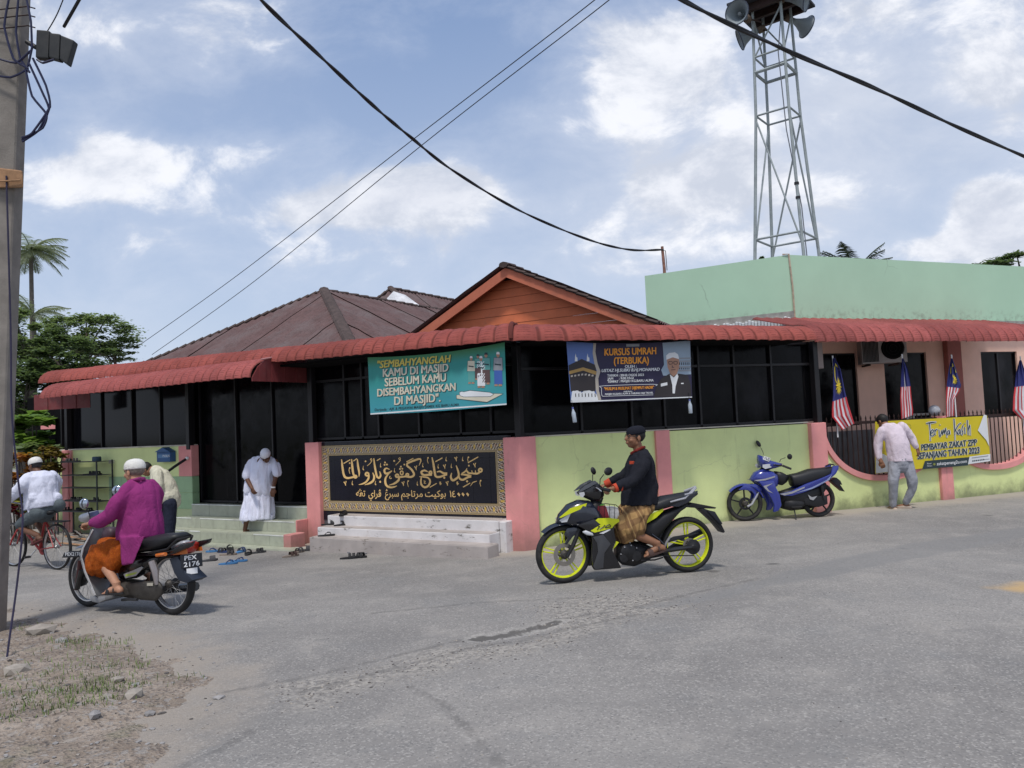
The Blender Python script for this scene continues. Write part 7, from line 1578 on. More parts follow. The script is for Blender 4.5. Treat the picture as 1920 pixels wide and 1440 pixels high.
organic('body', mb, M_skinB, p2, .0065, 3)
hair(L, Bm, 1.10, M_ghair, p2); cap(L, Bm, 1.12, M_wcap, p2, tall=.088, r=.098, z0=.030); face_bits(L, Bm, 1.10, p2)
M_mag = cloth('magenta_shirt', (.25, .032, .155), vary=.05)
mb = MB(); B.crop(*CA); loftw(mb, B, [(640, 1085, 1030, 1110, .20), (650, 1020, 1045, 1060, .21), (660, 900, 1035, 900, .20), (680, 750, 1020, 750, .195), (700, 600, 995, 600, .19), (715, 480, 965, 480, .185), (725, 420, 935, 410, .165), (735, 375, 905, 360, .12), (745, 345, 880, 325, .075)])
for s in (1, -1):
    mir = lambda p: B.W(Vector((loc(p).x, loc(p).y*s, loc(p).z)))
    limb(mb, [mir(q) for q in (AA(700, 440, .13), AA(610, 580, .19), AA(455, 790, .25), AA(345, 865, .28), AA(245, 895, .30))], [.070, .080, .080, .074, .054])
B.crop(*CA)
mb.hexa([AA(x, y, o) for o in (.225, .17) for x, y in ((610, 1440), (750, 1425), (905, 1060), (580, 1070))])
organic('shirt', mb, M_mag, p2, .010, 5, disp=.016, dscale=6)
mb = MB(); mb.tube([AA(735, 350, .06), AA(830, 330, .07), AA(890, 325, .0), AA(830, 335, -.07)], .018, 8); mb.build('collar', M_mag, p2, smooth=True)
def batik(t, b, c, geo, tc):
    v = t.vor(geo, 55); n = t.noise(geo, 30, 4, .6); c = t.mix(t.ramp(v, .1, .5), (.46, .115, .012), (.33, .070, .010)); return t.mix(t.m('MULTIPLY', t.ramp(n, .55, .65), .2), c, (.55, .18, .03))
mb = MB(); B.crop(*CB); loftw(mb, B, [(1080, 170, 1080, 480, .12, .05), (1010, 175, 1010, 540, .15, .05), (940, 185, 945, 590, .17, .05), (870, 185, 880, 625, .20, .05), (790, 195, 810, 640, .215, .05), (735, 235, 752, 655, .20, .05), (695, 290, 715, 650, .17, .05), (680, 330, 700, 635, .13, .05)], pw=.75)
organic('sarong', mb, mat('orange_batik', (.4, .1, .01), .8, fn=batik, vary=0, spec=.15), p2, .009, 2, disp=.034, dvec=(8, 8, 3.2))
for s in (1, -1):
    mir = lambda p: B.W(Vector((loc(p).x, loc(p).y*s, loc(p).z))); sandal_on(p2, mir(BBq(850, 760, .20)), tf2, M_sb, 1.05)
# ---------------------------------------------------------------- cyclist
B = cy; fwd = B.W((1, 0, 0))-B.W((0, 0, 0)); lf = B.yv; Yc = B.c.y
p3 = thing('person', 'man in white shirt and white cap, seen from behind on the red bicycle', 'person', B.c)
def C(x, y, off=0): return on_plane(0+x/6, 840+y/6, B.c+lf*off, lf)
mb = MB(); hc = C(395, 195, 0); hf = (fwd*1+lf*.1-upv*.25).normalized(); L, Bm = head(mb, hc, hf, upv, 1.05)
limb(mb, [C(400, 225, 0), C(430, 285, 0), C(440, 350, 0)], [.052, .058, .07]); limb(mb, [C(440, 350, 0), C(470, 500, 0), C(500, 680, 0)], [.11, .12, .13])
loc = lambda p: B.Mi @ p
for s in (1, -1):
    mir = lambda p: B.W(Vector((loc(p).x, loc(p).y*s, loc(p).z)))
    sh, el, wr_ = mir(C(300, 350, .20)), mir(C(150, 520, .30)), mir(C(75, 620, .30)); limb(mb, [sh, el, wr_], [.05, .04, .028]); hand(mb, wr_, fwd*1-upv*.4, -upv, 1.2, 1.0, 1 if s > 0 else -1)
    if s > 0: hip, kn, an = C(440, 730, .10), C(215, 880, .14), C(425, 985, .14)
    else: hip, kn, an = B.W((loc(C(500, 730, .1)).x, -.10, .93)), B.W((loc(C(215, 880, .1)).x+.05, -.13, .80)), B.W((-.08, -.13, .45))
    limb(mb, [hip, kn, an], [.085, .056, .038]); tf3 = (C(300, 1100, .14)-C(470, 1000, .14)).normalized() if s > 0 else (fwd-upv*.2).normalized(); foot(mb, an, tf3, (upv-tf3*tf3.z).normalized())
    sandal_on(p3, an, tf3, mat('maroon_sandal', (.10, .02, .02), .7))
organic('body', mb, M_skinC, p3, .007, 3); hair(L, Bm, 1.05, M_hair, p3); cap(L, Bm, 1.06, M_wcap, p3, tall=.09, r=.096, z0=.028); face_bits(L, Bm, 1.05, p3)
mb = MB(); B.crop((0, 840), 6.0); loftw(mb, B, [(345, 700, 600, 650, .21), (360, 620, 600, 600, .22), (355, 520, 575, 500, .215), (340, 420, 560, 400, .225), (345, 330, 535, 310, .215), (370, 280, 500, 270, .15), (385, 262, 465, 252, .075)])
for s in (1, -1):
    mir = lambda p: B.W(Vector((loc(p).x, loc(p).y*s, loc(p).z))); limb(mb, [mir(q) for q in (C(325, 335, .17), C(260, 410, .25), C(160, 520, .30), C(95, 595, .30))], [.085, .085, .072, .055])
limb(mb, [C(400, 560, .14), C(345, 690, .16), C(352, 775, .18)], [.10, .075, .02], flat=.5); limb(mb, [C(640, 560, -.1), C(668, 650, -.12), C(672, 700, -.12)], [.08, .03, .01], flat=.5)
organic('shirt', mb, cloth('white_shirt', (.64, .66, .78), vary=.03), p3, .010, 4, disp=.009, dscale=8)
mb = MB(); limb(mb, [C(520, 690, 0), C(490, 740, 0)], [.15, .14]); limb(mb, [C(450, 725, .10), C(330, 790, .12), C(225, 860, .14)], [.12, .10, .075]); a, b = B.W((loc(C(500, 730, .1)).x, -.10, .93)), B.W((loc(C(215, 880, .1)).x+.05, -.13, .80)); limb(mb, [a, b], [.11, .075])
organic('trousers', mb, cloth('grey_trousers', (.10, .12, .13), vary=.15), p3, .010, 4, disp=.007, dscale=9)
# ---------------------------------------------------------------- man in the white robe on the steps
Yw = 13.62
def E(x, y, dy=0): return at(430+x/7.58, 830+y/7.58, Yw+dy)
p4 = thing('person', 'barefoot man in white tunic and robe, head bowed, stepping down from the dark doorway', 'person', E(330, 1330))
mb = MB(); hc = E(520, 190, -.16); hf = Vector((.10, -1, -.95)).normalized(); L, Bm = head(mb, hc, hf, Vector((-.05, -.75, .8)), 1.02)
limb(mb, [E(500, 190, -.10), E(475, 240, -.02), E(465, 310, 0)], [.050, .052, .06]); limb(mb, [E(465, 290, 0), E(450, 480, .02), E(420, 700, .05)], [.12, .13, .13])
limb(mb, [E(290, 270, 0), E(240, 480, -.10), E(325, 655, -.27)], [.045, .042, .030]); hand(mb, E(320, 645, -.27), E(360, 740, -.29)-E(320, 650, -.27), Vector((.4, .8, 0)), 1.0, 1.0, 1)
limb(mb, [E(655, 265, 0), E(660, 480, -.08), E(620, 655, -.25)], [.045, .042, .030]); hand(mb, E(620, 645, -.25), E(612, 780, -.28)-E(622, 650, -.25), Vector((-.2, .9, 0)), .35, 1.0, -1)
limb(mb, [E(340, 720, .05), E(270, 980, -.06), E(222, 1235, -.02)], [.08, .050, .036]); foot(mb, E(222, 1235, -.02), Vector((-.55, -1.0, -.42)), Vector((-.2, -.4, 1)).normalized(), 1.0)
limb(mb, [E(490, 720, .05), E(505, 950, .0), E(505, 1190, .10)], [.08, .050, .036]); foot(mb, E(505, 1190, .10), Vector((.45, -1.0, -.1)), upv, 1.0)
organic('body', mb, M_skinC, p4, .007, 3); hair(L, Bm, 1.02, M_hair, p4); cap(L, Bm, 1.06, cloth('white_knit_cap', (.72, .73, .80)), p4, tall=.092, r=.094, z0=.030); face_bits(L, Bm, 1.02, p4)
def ringloft(mb, rings, n=40, folds=0, amp=0, seed=0):
    vs = []
    for i, (c, rx, ry, *fo) in enumerate(rings):
        a_ = fo[0] if fo else amp
        for k in range(n):
            t_ = 2*math.pi*k/n; m_ = 1+a_*math.sin(folds*t_+seed)+a_*.6*math.sin(folds*1.7*t_+seed*2+i*.25); vs.append(Vector(c)+Vector((rx*math.cos(t_)*m_, ry*math.sin(t_)*m_, 0)))
    N = len(rings); mb.add(vs, [(i*n+k, i*n+(k+1) % n, (i+1)*n+(k+1) % n, (i+1)*n+k) for i in range(N-1) for k in range(n)]+[tuple(range(n-1, -1, -1)), tuple((N-1)*n+k for k in range(n))])
mb = MB(); ringloft(mb, [(E(440, 745, 0), .21, .15), (E(415, 680, 0), .27, .17), (E(415, 600, 0), .265, .17), (E(430, 480, 0), .225, .16), (E(450, 360, 0), .225, .15), (E(465, 285, 0), .235, .13), (E(470, 235, .02), .18, .11), (E(472, 210, .02), .12, .09), (E(475, 190, .02), .085, .075)], folds=7, amp=.035)
limb(mb, [E(360, 262, 0), E(290, 340, -.02), E(245, 470, -.09)], [.08, .092, .085]); limb(mb, [E(590, 250, 0), E(655, 330, -.02), E(675, 440, -.07)], [.075, .080, .074])
organic('tunic', mb, M_wcloth, p4, .008, 3, disp=.020, dscale=7)
mb = MB(); ringloft(mb, [(E(410, 640, .02), .235, .16, .01), (E(408, 760, .02), .255, .18, .02), (E(402, 880, .02), .27, .20, .035), (E(392, 990, .03), .285, .22, .045), (E(385, 1060, .03), .29, .23, .05), (E(382, 1085, .03), .29, .23, .05)], folds=9)
ob = organic('robe', mb, M_wcloth, p4, .008, 2, disp=.022, dvec=(10, 10, 1.2))
mb = MB(); limb(mb, [E(225, 1050, 0), E(205, 1130, 0)], [.09, .035]); limb(mb, [E(570, 1060, 0), E(585, 1170, 0)], [.075, .02]); organic('robe_hem', mb, M_wcloth, p4, .009, 3)
mb = MB(); M = Matrix.Translation(E(622, 632, -.235)) @ Matrix.Rotation(.15, 4, 'Y'); ringmesh(mb, [(.034, -.012), (.040, -.012), (.040, .012), (.034, .012)], 20, M); mb.build('wristband', M_white, p4)
mb = MB(); q = [E(x, y, -.17) for x, y in ((548, 350), (605, 350), (603, 420), (548, 420))]; 
# ---------------------------------------------------------------- bending man in cream shirt behind the rider
Yb = 13.0
def D_(x, y, dy=0): return at(140+x/6.857, 850+y/6.857, Yb+dy)
p5 = thing('person', 'man in cream shirt and dark jeans bending forward, half hidden by the magenta rider', 'person', D_(1210, 1270))
mb = MB(); hc = D_(925, 205, 0); hf = Vector((-.8, .1, -.75)).normalized(); L, Bm = head(mb, hc, hf, Vector((-.7, 0, .75)), 1.0)
limb(mb, [D_(955, 210, 0), D_(1000, 205, 0), D_(1060, 230, 0)], [.05, .056, .08]); limb(mb, [D_(1080, 260, 0), D_(1160, 420, 0), D_(1210, 620, .02)], [.11, .12, .12])
for s in (1, -1):
    sh = D_(1060, 250, -.17*s); limb(mb, [sh, D_(1040, 520, -.22*s), D_(1000, 760, -.2*s)], [.05, .04, .028]); hand(mb, D_(1000, 760, -.2*s), Vector((-.1, 0, -1)), Vector((-1, 0, 0)), .6, 1.0, s)
    limb(mb, [D_(1210, 650, -.1*s), D_(1225, 950, -.11*s), D_(1235, 1210, -.12*s)], [.09, .06, .04]); foot(mb, D_(1235, 1215, -.12*s), Vector((-1, -.1*s, 0)), upv)
organic('body', mb, M_skinA, p5, .007, 3); hair(L, Bm, 1.0, M_hair, p5, True)
mb = MB(); limb(mb, [D_(1040, 225, 0), D_(1095, 300, 0), D_(1170, 440, 0), D_(1225, 600, .02)], [.10, .17, .18, .185], n=20)
for s in (1, -1): limb(mb, [D_(1065, 250, -.15*s), D_(1075, 400, -.21*s), D_(1060, 620, -.22*s), D_(1040, 700, -.22*s)], [.085, .085, .075, .06])
limb(mb, [D_(1180, 560, -.05), D_(1190, 640, -.06)], [.17, .13]); organic('shirt', mb, cloth('cream_shirt', (.58, .56, .44), vary=.04), p5, .010, 4, disp=.010, dscale=9)
mb = MB()
for s in (1, -1): limb(mb, [D_(1215, 640, -.09*s), D_(1222, 820, -.10*s), D_(1215, 1000, -.11*s), D_(1232, 1200, -.12*s)], [.125, .105, .09, .075])
organic('trousers', mb, cloth('dark_denim', (.022, .026, .045), vary=.2), p5, .010, 4, disp=.008, dscale=9)
# ---------------------------------------------------------------- man in the pink shirt at the railing
Yr = 13.25
def R2(x, y, dy=0): return at(1500+x/3.79, 620+y/3.79, Yr+dy)
p6 = thing('person', 'man in pale pink shirt and grey trousers bending, back turned, beside the yellow banner', 'person', R2(730, 1275))
mb = MB(); hc = R2(588, 645, .10); hf = Vector((-.35, .8, -.75)).normalized(); L, Bm = head(mb, hc, hf, Vector((-.2, .6, .8)), 1.04)
limb(mb, [R2(600, 665, .05), R2(625, 690, 0), R2(645, 720, 0)], [.05, .056, .085]); limb(mb, [R2(650, 720, 0), R2(680, 810, -.05), R2(705, 930, -.07)], [.10, .105, .10])
limb(mb, [R2(578, 735, 0), R2(553, 850, .03), R2(575, 935, -.02)], [.038, .036, .030]); hand(mb, R2(578, 925, -.02), R2(600, 1010, -.05)-R2(578, 930, -.02), Vector((.3, .6, 0)), .8, 1.0, 1)
limb(mb, [R2(735, 692, 0), R2(800, 780, .02), R2(835, 840, 0)], [.038, .036, .030]); hand(mb, R2(832, 835, 0), R2(860, 925, -.02)-R2(832, 840, 0), Vector((-.3, .5, 0)), .6, 1.0, -1)
limb(mb, [R2(675, 950, -.06), R2(664, 1060, -.12), R2(662, 1150, -.08), R2(662, 1235, -.02)], [.07, .052, .046, .038]); foot(mb, R2(662, 1240, -.02), Vector((-.1, 1, 0)), upv)
limb(mb, [R2(752, 935, -.06), R2(795, 1050, -.12), R2(795, 1130, -.08), R2(754, 1215, .01)], [.07, .052, .046, .038]); foot(mb, R2(752, 1225, .02), Vector((-.8, .5, 0)), upv)
organic('body', mb, M_skinA, p6, .007, 3); hair(L, Bm, 1.06, M_hair, p6, True)
mb = MB(); ringloft(mb, [(R2(714, 928, -.06), .205, .155), (R2(705, 870, -.06), .20, .15), (R2(690, 800, -.05), .185, .155), (R2(668, 735, -.02), .19, .14), (R2(652, 692, 0), .18, .11), (R2(638, 668, .02), .13, .09), (R2(628, 655, .03), .08, .07)], folds=5, amp=.02)
limb(mb, [R2(580, 715, 0), R2(560, 770, .02), R2(552, 850, .03), R2(560, 905, .01)], [.078, .074, .064, .052]); limb(mb, [R2(725, 680, 0), R2(765, 725, .01), R2(800, 780, .02), R2(822, 820, 0)], [.078, .074, .064, .054])
organic('shirt', mb, cloth('pale_pink_shirt', (.66, .57, .64), vary=.04), p6, .009, 4, disp=.010, dscale=9)
mb = MB(); limb(mb, [R2(708, 905, -.06), R2(712, 950, -.06)], [.155, .155]); limb(mb, [R2(672, 940, -.06), R2(664, 1060, -.12), R2(662, 1150, -.08), R2(660, 1235, -.03)], [.112, .088, .072, .062]); limb(mb, [R2(755, 930, -.06), R2(795, 1050, -.12), R2(795, 1130, -.08), R2(755, 1215, .0)], [.112, .090, .072, .060])
organic('trousers', mb, cloth('grey_chinos', (.30, .31, .35), vary=.08), p6, .009, 4, disp=.010, dscale=9)
M_shoe = mat('beige_shoe', (.42, .34, .28), .7)
for an, f in ((R2(662, 1240, -.02), Vector((-.1, 1, 0))), (R2(752, 1225, .02), Vector((-.8, .5, 0)))):
    f = f.normalized(); mb = MB(); b = an-upv*.075; limb(mb, [b-f*.055, b+f*.04+upv*.004, b+f*.15-upv*.008], [.042, .047, .038]); organic('shoe', mb, M_shoe, p6, .009, 3)
    mb = MB(); mb.tube([b-f*.10-upv*.035, b+f*.20-upv*.035], .045, 12, flat=.25); mb.build('sole', mat('pale_sole', (.55, .50, .45), .8), p6, smooth=True)
# ================================================================== LOUDSPEAKER TOWER
Y0 = 19.6
tc_ = at(1476, 480, Y0); tower = thing('loudspeaker_tower', 'tall grey steel lattice tower carrying loudspeaker horns above the mint parapet', 'tower', (tc_.x, tc_.y, 4.4))
cx, cy = tc_.x, tc_.y; zz = lambda y: 1.75+(771-y)*Y0/FPX
def cr(i, z):
    k = max(0, min(1, (z-zz(480))/(zz(207)-zz(480)))); h = .86+(.60-.86)*k; 
    if z > zz(207): h = .60-.03*(z-zz(207))
    if z < zz(480): h = .86+.065*(zz(480)-z)
    a = math.radians([186, 276, 6, 96][i]); return Vector((cx+h*math.cos(a), cy+h*math.sin(a), z))
ztop = zz(-60)
for i in range(4): mb = MB(); mb.tube([cr(i, 4.4), cr(i, zz(480)), cr(i, zz(207)), cr(i, ztop)], [.045, .043, .039, .036], 8); mb.build('leg', M_steel, tower, smooth=True)
for y, r in ((445, .028), (207, .026), (123, .042), (93, .026)):
    for i in range(4): mb = MB(); mb.tube([cr(i, zz(y)), cr((i+1) % 4, zz(y))], r, 6); mb.build('ring_beam', M_steel, tower)
for i in range(4):
    mb = MB(); mb.tube([cr(i, zz(207)-.1), cr((i+1) % 4, zz(470))], .024, 6); mb.build('brace', M_steel, tower)
    pass
    mb = MB(); mb.tube([cr(i, zz(95)), cr((i+1) % 4, zz(10))], .022, 6); mb.build('brace', M_steel, tower)
for z_ in (zz(355), zz(382)): mb = MB(); p = cr(1, z_); mb.tube([p-Vector((0, 0, .03)), p+Vector((0, 0, .03))], .062, 8); mb.build('clamp', M_mblk, tower)
mb = MB(); mb.tube([cr(1, 4.6)+Vector((.08, 0, 0)), cr(1, zz(400))+Vector((.06, -.02, 0)), cr(1, zz(250))+Vector((-.10, .05, 0)), cr(1, zz(100))+Vector((-.14, .05, 0)), cr(1, zz(20))], .014, 6); mb.build('signal_cable', mat('grey_cable', (.12, .13, .15), .6), tower, smooth=True)
zt0 = zz(2)
mb = MB(); a = math.radians(6)
Rz = Matrix.Translation((cx, cy, 0)) @ Matrix.Rotation(math.radians(51), 4, 'Z')
q = [(-.85, -.85), (.85, -.85), (.85, .85), (-.85, .85)]
mb.hexa([Rz @ Vector((x*1.0, y*1.0, zt0+.14)) for x, y in q]+[Rz @ Vector((x*1.0, y*1.0, zt0+.20)) for x, y in q]); mb.build('platform', mat('dark_platform', (.03, .032, .04), .8), tower)
for x in (-.5, 0, .5): mb = MB(); mb.hexa([Rz @ Vector((x+a_*.05, b_*.7, zt0+c_)) for a_, b_, c_ in ((-1, -1, -.05), (1, -1, -.05), (1, 1, -.05), (-1, 1, -.05), (-1, -1, .138), (1, -1, .138), (1, 1, .138), (-1, 1, .138))]); mb.build('platform_beam', M_iron, tower)
M_horn = mat('horn_grey', (.22, .26, .29), .55, vary=.12, dirt=.25)
def horn(px, py, Y, d, R, L_, label):
    c = at(px, py, Y); d = Vector(d).normalized(); o = thing('loudspeaker_horn', label, 'loudspeaker', c, group='loudspeaker horns on the tower')
    M = Matrix.Translation(c) @ d.to_track_quat('Z', 'Y').to_matrix().to_4x4()
    mb = MB(); mb.lathe([(R*.22, -L_), (R*.25, -L_*.75), (R*.40, -L_*.5), (R*.66, -L_*.2), (R*.98, 0), (R, .01), (R*.95, .005), (R*.62, -L_*.2), (R*.35, -L_*.5), (R*.12, -L_*.7)], 32, M); mb.build('bell', M_horn, o, smooth='all')
    mb = MB(); ringmesh(mb, [(R*.97, 0), (R*1.03, 0), (R*1.03, .025), (R*.97, .025)], 32, M); mb.build('rim', mat('horn_rim', (.05, .06, .09), .5), o)
    mb = MB(); mb.lathe([(0, -L_*.15), (R*.14, -L_*.25), (R*.12, -L_*.7)], 14, M); mb.build('throat_cone', mat('throat_pale', (.35, .38, .40), .4), o, smooth=True)
    mb = MB(); mb.lathe([(R*.30, -L_*1.35), (R*.34, -L_*1.3), (R*.34, -L_*1.0), (R*.2, -L_*.95)], 18, M); mb.build('driver', mat('rusty_driver', (.11, .08, .06), .8, vary=.4, vscale=20), o, smooth=True)
    mb = MB(); b = c-d*L_*1.1; t_ = Vector((cx, cy, c.z)); mb.tube([b, b.lerp(t_, .6)], .02, 6); mb.build('bracket', M_iron, o)
horn(1382, 23, 18.9, (-.62, -.75, -.12), .30, .55, 'large horn loudspeaker at the upper left of the tower, mouth towards the viewer')
horn(1388, 75, 20.0, (-.95, .25, -.35), .27, .5, 'lower left horn loudspeaker on the tower, mouth turned away')
horn(1512, -2, 19.0, (.80, -.45, -.30), .30, .55, 'upper right horn loudspeaker on the tower, cut by the top of the view')
horn(1512, 50, 20.0, (.97, .30, -.30), .29, .5, 'lower right horn loudspeaker on the tower')
# ================================================================== CONCRETE POLE, CABLES
pole = thing('utility_pole', 'weathered concrete utility pole at the left edge with dark cables', 'pole', at(-18, 1190, 7.3))
YP = 7.4
def pe(y):      # right edge of the pole in the picture
    return 40+(-6-40)*(y/1180.0)
mb = MB(); ysx = [-700, -300, 0, 300, 620, 900, 1215]
S0 = [];
for y in ysx:
    e = at(pe(y), y, YP-.13+.0); w = .34+.05*(y/1200); 
    S0.append([e, e+Vector((.0, .15, 0)), e+Vector((-w, .17, 0)), e+Vector((-w-.02, .0, 0)), e+Vector((-w*.5, -.03, 0))])
vs = [p for s in S0 for p in s]; k = 5
mb.add(vs, [(i*k+j, i*k+(j+1) % k, (i+1)*k+(j+1) % k, (i+1)*k+j) for i in range(len(S0)-1) for j in range(k)]+[tuple(range(k)), tuple(len(vs)-1-j for j in range(k))])
mb.build('shaft', M_conc, pole, bevel=.012)
pxy = lambda x, y, d=0: at(x, y, YP-.16+d)
mb = MB(); mb.hexa([pxy(-40, 352, -.03), pxy(44, 352, -.03), pxy(44, 352, .33), pxy(-40, 352, .33), pxy(-40, 310, -.03), pxy(42, 320, -.03), pxy(42, 320, .33), pxy(-40, 310, .33)]); mb.build('timber_collar', M_wood, pole, bevel=.01)
mb = MB(); mb.tube([pxy(-30, 345, -.05), pxy(0, 340, -.06), pxy(38, 338, -.05)], .008, 6); mb.build('band', M_wood, pole)
for y in (12, 28, 48): mb = MB(); mb.tube([pxy(-20, y+8, -.05), pxy(52, y, -.04), pxy(66, y+4, .02)], .006, 6); mb.build('band', M_iron, pole)
M_bluec = mat('blue_black_cable', (.012, .014, .05), .45)
for pts in ([(48, 130), (60, 180), (88, 215), (80, 240), (42, 262)], [(55, 120), (78, 170), (92, 205), (72, 245), (43, 265)], [(62, 110), (86, 160), (94, 200), (60, 250), (42, 258)], [(35, -10), (30, 60), (38, 110), (55, 135)], [(18, -10), (8, 50), (25, 110), (52, 128)], [(60, 90), (50, 130), (20, 145), (-20, 140)], [(58, 95), (30, 118), (-10, 108)], [(50, 0), (58, 40), (60, 90)], [(70, 112), (80, 118), (100, 112)]):
    pz = [pxy(x, y, -.05-.02*random.random()) for x, y in pts]; mb = MB(); limb(mb, pz, [.011]*len(pz), 6); mb.build('looped_cable', M_bluec, pole, smooth=True)
jb = thing('junction_box', 'bulky black cable junction box clamped beside the top of the concrete pole', 'box', pxy(105, 95))
mb = MB()
for a, b in (((74, 60, 72, 112), (98, 62, 96, 114)), ((98, 66, 97, 112), (118, 68, 116, 117)), ((119, 70, 117, 115), (144, 80, 131, 125))):
    q = [pxy(a[0], a[1]), pxy(b[0], b[1]), pxy(b[2], b[3]), pxy(a[2], a[3])]; mb = MB(); mb.hexa([p+Vector((0, -.05, 0)) for p in q]+[p+Vector((0, .03, 0)) for p in q]); mb.build('box_segment', mat('dusty_black_plastic', (.02, .022, .024), .6, vary=.3, dirt=.4), jb, bevel=.012, seg=2)
mb = MB(); mb.tube([pxy(50, 78), pxy(66, 88), pxy(80, 95)], .022, 8); mb.build('gland', M_cable, jb)
def cable(name, pts, r, label, grp=None, m=None, twist=0):
    P_ = [at(x, y, Y) for x, y, Y in pts]; Q = []
    for i in range(len(P_)-1):
        p0, p1, p2, p3 = P_[max(0, i-1)], P_[i], P_[i+1], P_[min(len(P_)-1, i+2)]
        for k in range(16): t_ = k/16; Q.append(.5*((2*p1)+(-p0+p2)*t_+(2*p0-5*p1+4*p2-p3)*t_*t_+(-p0+3*p1-3*p2+p3)*t_**3))
    Q.append(P_[-1]); mb = MB()
    if twist:
        for s in (0, math.pi): mb.tube([q+Vector((math.cos(i*twist+s), .3, math.sin(i*twist+s)))*r*.75 for i, q in enumerate(Q)], r, 8)
    else: mb.tube(Q, r, 6)
    o = mb.build(name, m or M_cable, smooth=True); tag(o, label, 'cable', grp); o['kind'] = 'thing'; return o
cable('overhead_cable', [(120, 50, 7.3), (165, -30, 6.9), (220, -130, 6.5)], .016, 'thick black cable rising from the junction box out of the top of the view')
cable('overhead_cable', [(88, 60, 7.4), (110, 20, 7.3), (140, -60, 7.2)], .006, 'thin cable rising beside the thick one from the junction box')
cable('overhead_cable', [(420, -90, 6.2), (490, 0, 7.0), (600, 105, 8.0), (700, 198, 9.0), (770, 257, 9.9), (850, 320, 10.9), (975, 395, 12.3), (1100, 448, 13.6), (1180, 468, 14.3), (1243, 468, 14.8)], .013, 'black twisted service cable sagging down to the short post on the mint parapet', None, None, .35)
cable('overhead_cable', [(1200, -60, 6.0), (1290, 5, 6.5), (1470, 92, 7.3), (1640, 165, 8.1), (1800, 240, 8.9), (1960, 310, 9.8)], .014, 'thick black cable crossing in front of the loudspeaker tower to the right edge', None, None, .3)
cable('overhead_cable', [(1180, -60, 14), (1115, 0, 14.4), (770, 265, 18), (440, 520, 24), (250, 655, 28)], .010, 'upper of the two thin parallel wires crossing the sky down to the trees')
cable('overhead_cable', [(1205, -60, 14), (1142, 0, 14.4), (800, 265, 18), (480, 525, 24), (285, 665, 28)], .010, 'lower of the two thin parallel wires crossing the sky')
cable('guy_wire', [(12, 330, 7.2), (20, 620, 7.1), (22, 770, 7.0), (34, 900, 6.9), (42, 960, 6.8), (40, 1020, 6.7), (30, 1110, 6.6), (16, 1210, 6.4), (6, 1292, 6.2)], .009, 'dark purple cable hanging slack from the concrete pole to the dirt', None, mat('purple_cable', (.018, .014, .04), .5))
bp = thing('cable_post', 'short rusty post on the left face of the mint parapet holding the service cable', 'post', FK.p(lenL*.85, 0, zp1))
pp_ = on_plane(1246, 512, FK.p(0, -.08, 0), FK.n); pt_ = Vector((pp_.x-.02, pp_.y, 1.75+(1.75*0)+ (at(1245, 462, pp_.y).z-1.75)))
mb = MB(); mb.tube([pp_-Vector((0, 0, .2)), pp_+Vector((0, 0, .1)), pt_], [.035, .032, .03], 6); mb.build('post_shaft', mat('rusty_timber', (.24, .12, .09), .85, vary=.35, vscale=14), bp)
mb = MB(); mb.tube([pt_+Vector((-.08, -.03, -.06)), pt_+Vector((.06, -.03, -.10)), pp_+Vector((.05, -.03, .05))], .008, 6); mb.build('insulator_lead', M_cable, bp)
# ================================================================== VEGETATION
def leafmat(name, c1, c2, sc=3.0):
    def fn(t, b, c, geo, tc):
        n = t.noise(geo, sc, 4, .6); oi = t.new('ShaderNodeNewGeometry'); r = t.m('FRACT', t.m('MULTIPLY', t.noise(geo, 40, 1, .5), 7)); tl = t.new('ShaderNodeBsdfTranslucent'); mx = t.new('ShaderNodeMixShader'); mx.inputs[0].default_value = .38; t.put(tl.inputs[0], (c2[0]*1.5, c2[1]*1.6, c2[2])); out = t.n['Material Output']; t.l.new(b.outputs[0], mx.inputs[1]); t.l.new(tl.outputs[0], mx.inputs[2]); t.l.new(mx.outputs[0], out.inputs[0]); return t.mix(t.m('ADD', t.m('MULTIPLY', t.ramp(n, .35, .65), .6), t.m('MULTIPLY', r, .4)), c1, c2)
    return mat(name, c1, .6, fn=fn, vary=0, spec=.25)
ML1 = leafmat('leaf_deep', (.045, .075, .035), (.11, .155, .07)); ML2 = leafmat('leaf_mid', (.10, .145, .075), (.19, .245, .12)); ML3 = leafmat('leaf_palm', (.12, .15, .10), (.24, .27, .18)); ML4 = leafmat('leaf_bright', (.09, .17, .035), (.18, .28, .07)); M_croton = leafmat('leaf_croton', (.20, .05, .02), (.42, .20, .04), 8); M_magl = leafmat('leaf_magenta', (.12, .015, .03), (.22, .03, .05), 8)
M_bark = mat('bark', (.10, .085, .07), .9, vary=.35, vscale=9, bump=.5); M_palmbark = mat('palm_bark', (.13, .115, .10), .9, vary=.3, vscale=6)
HZ = 0
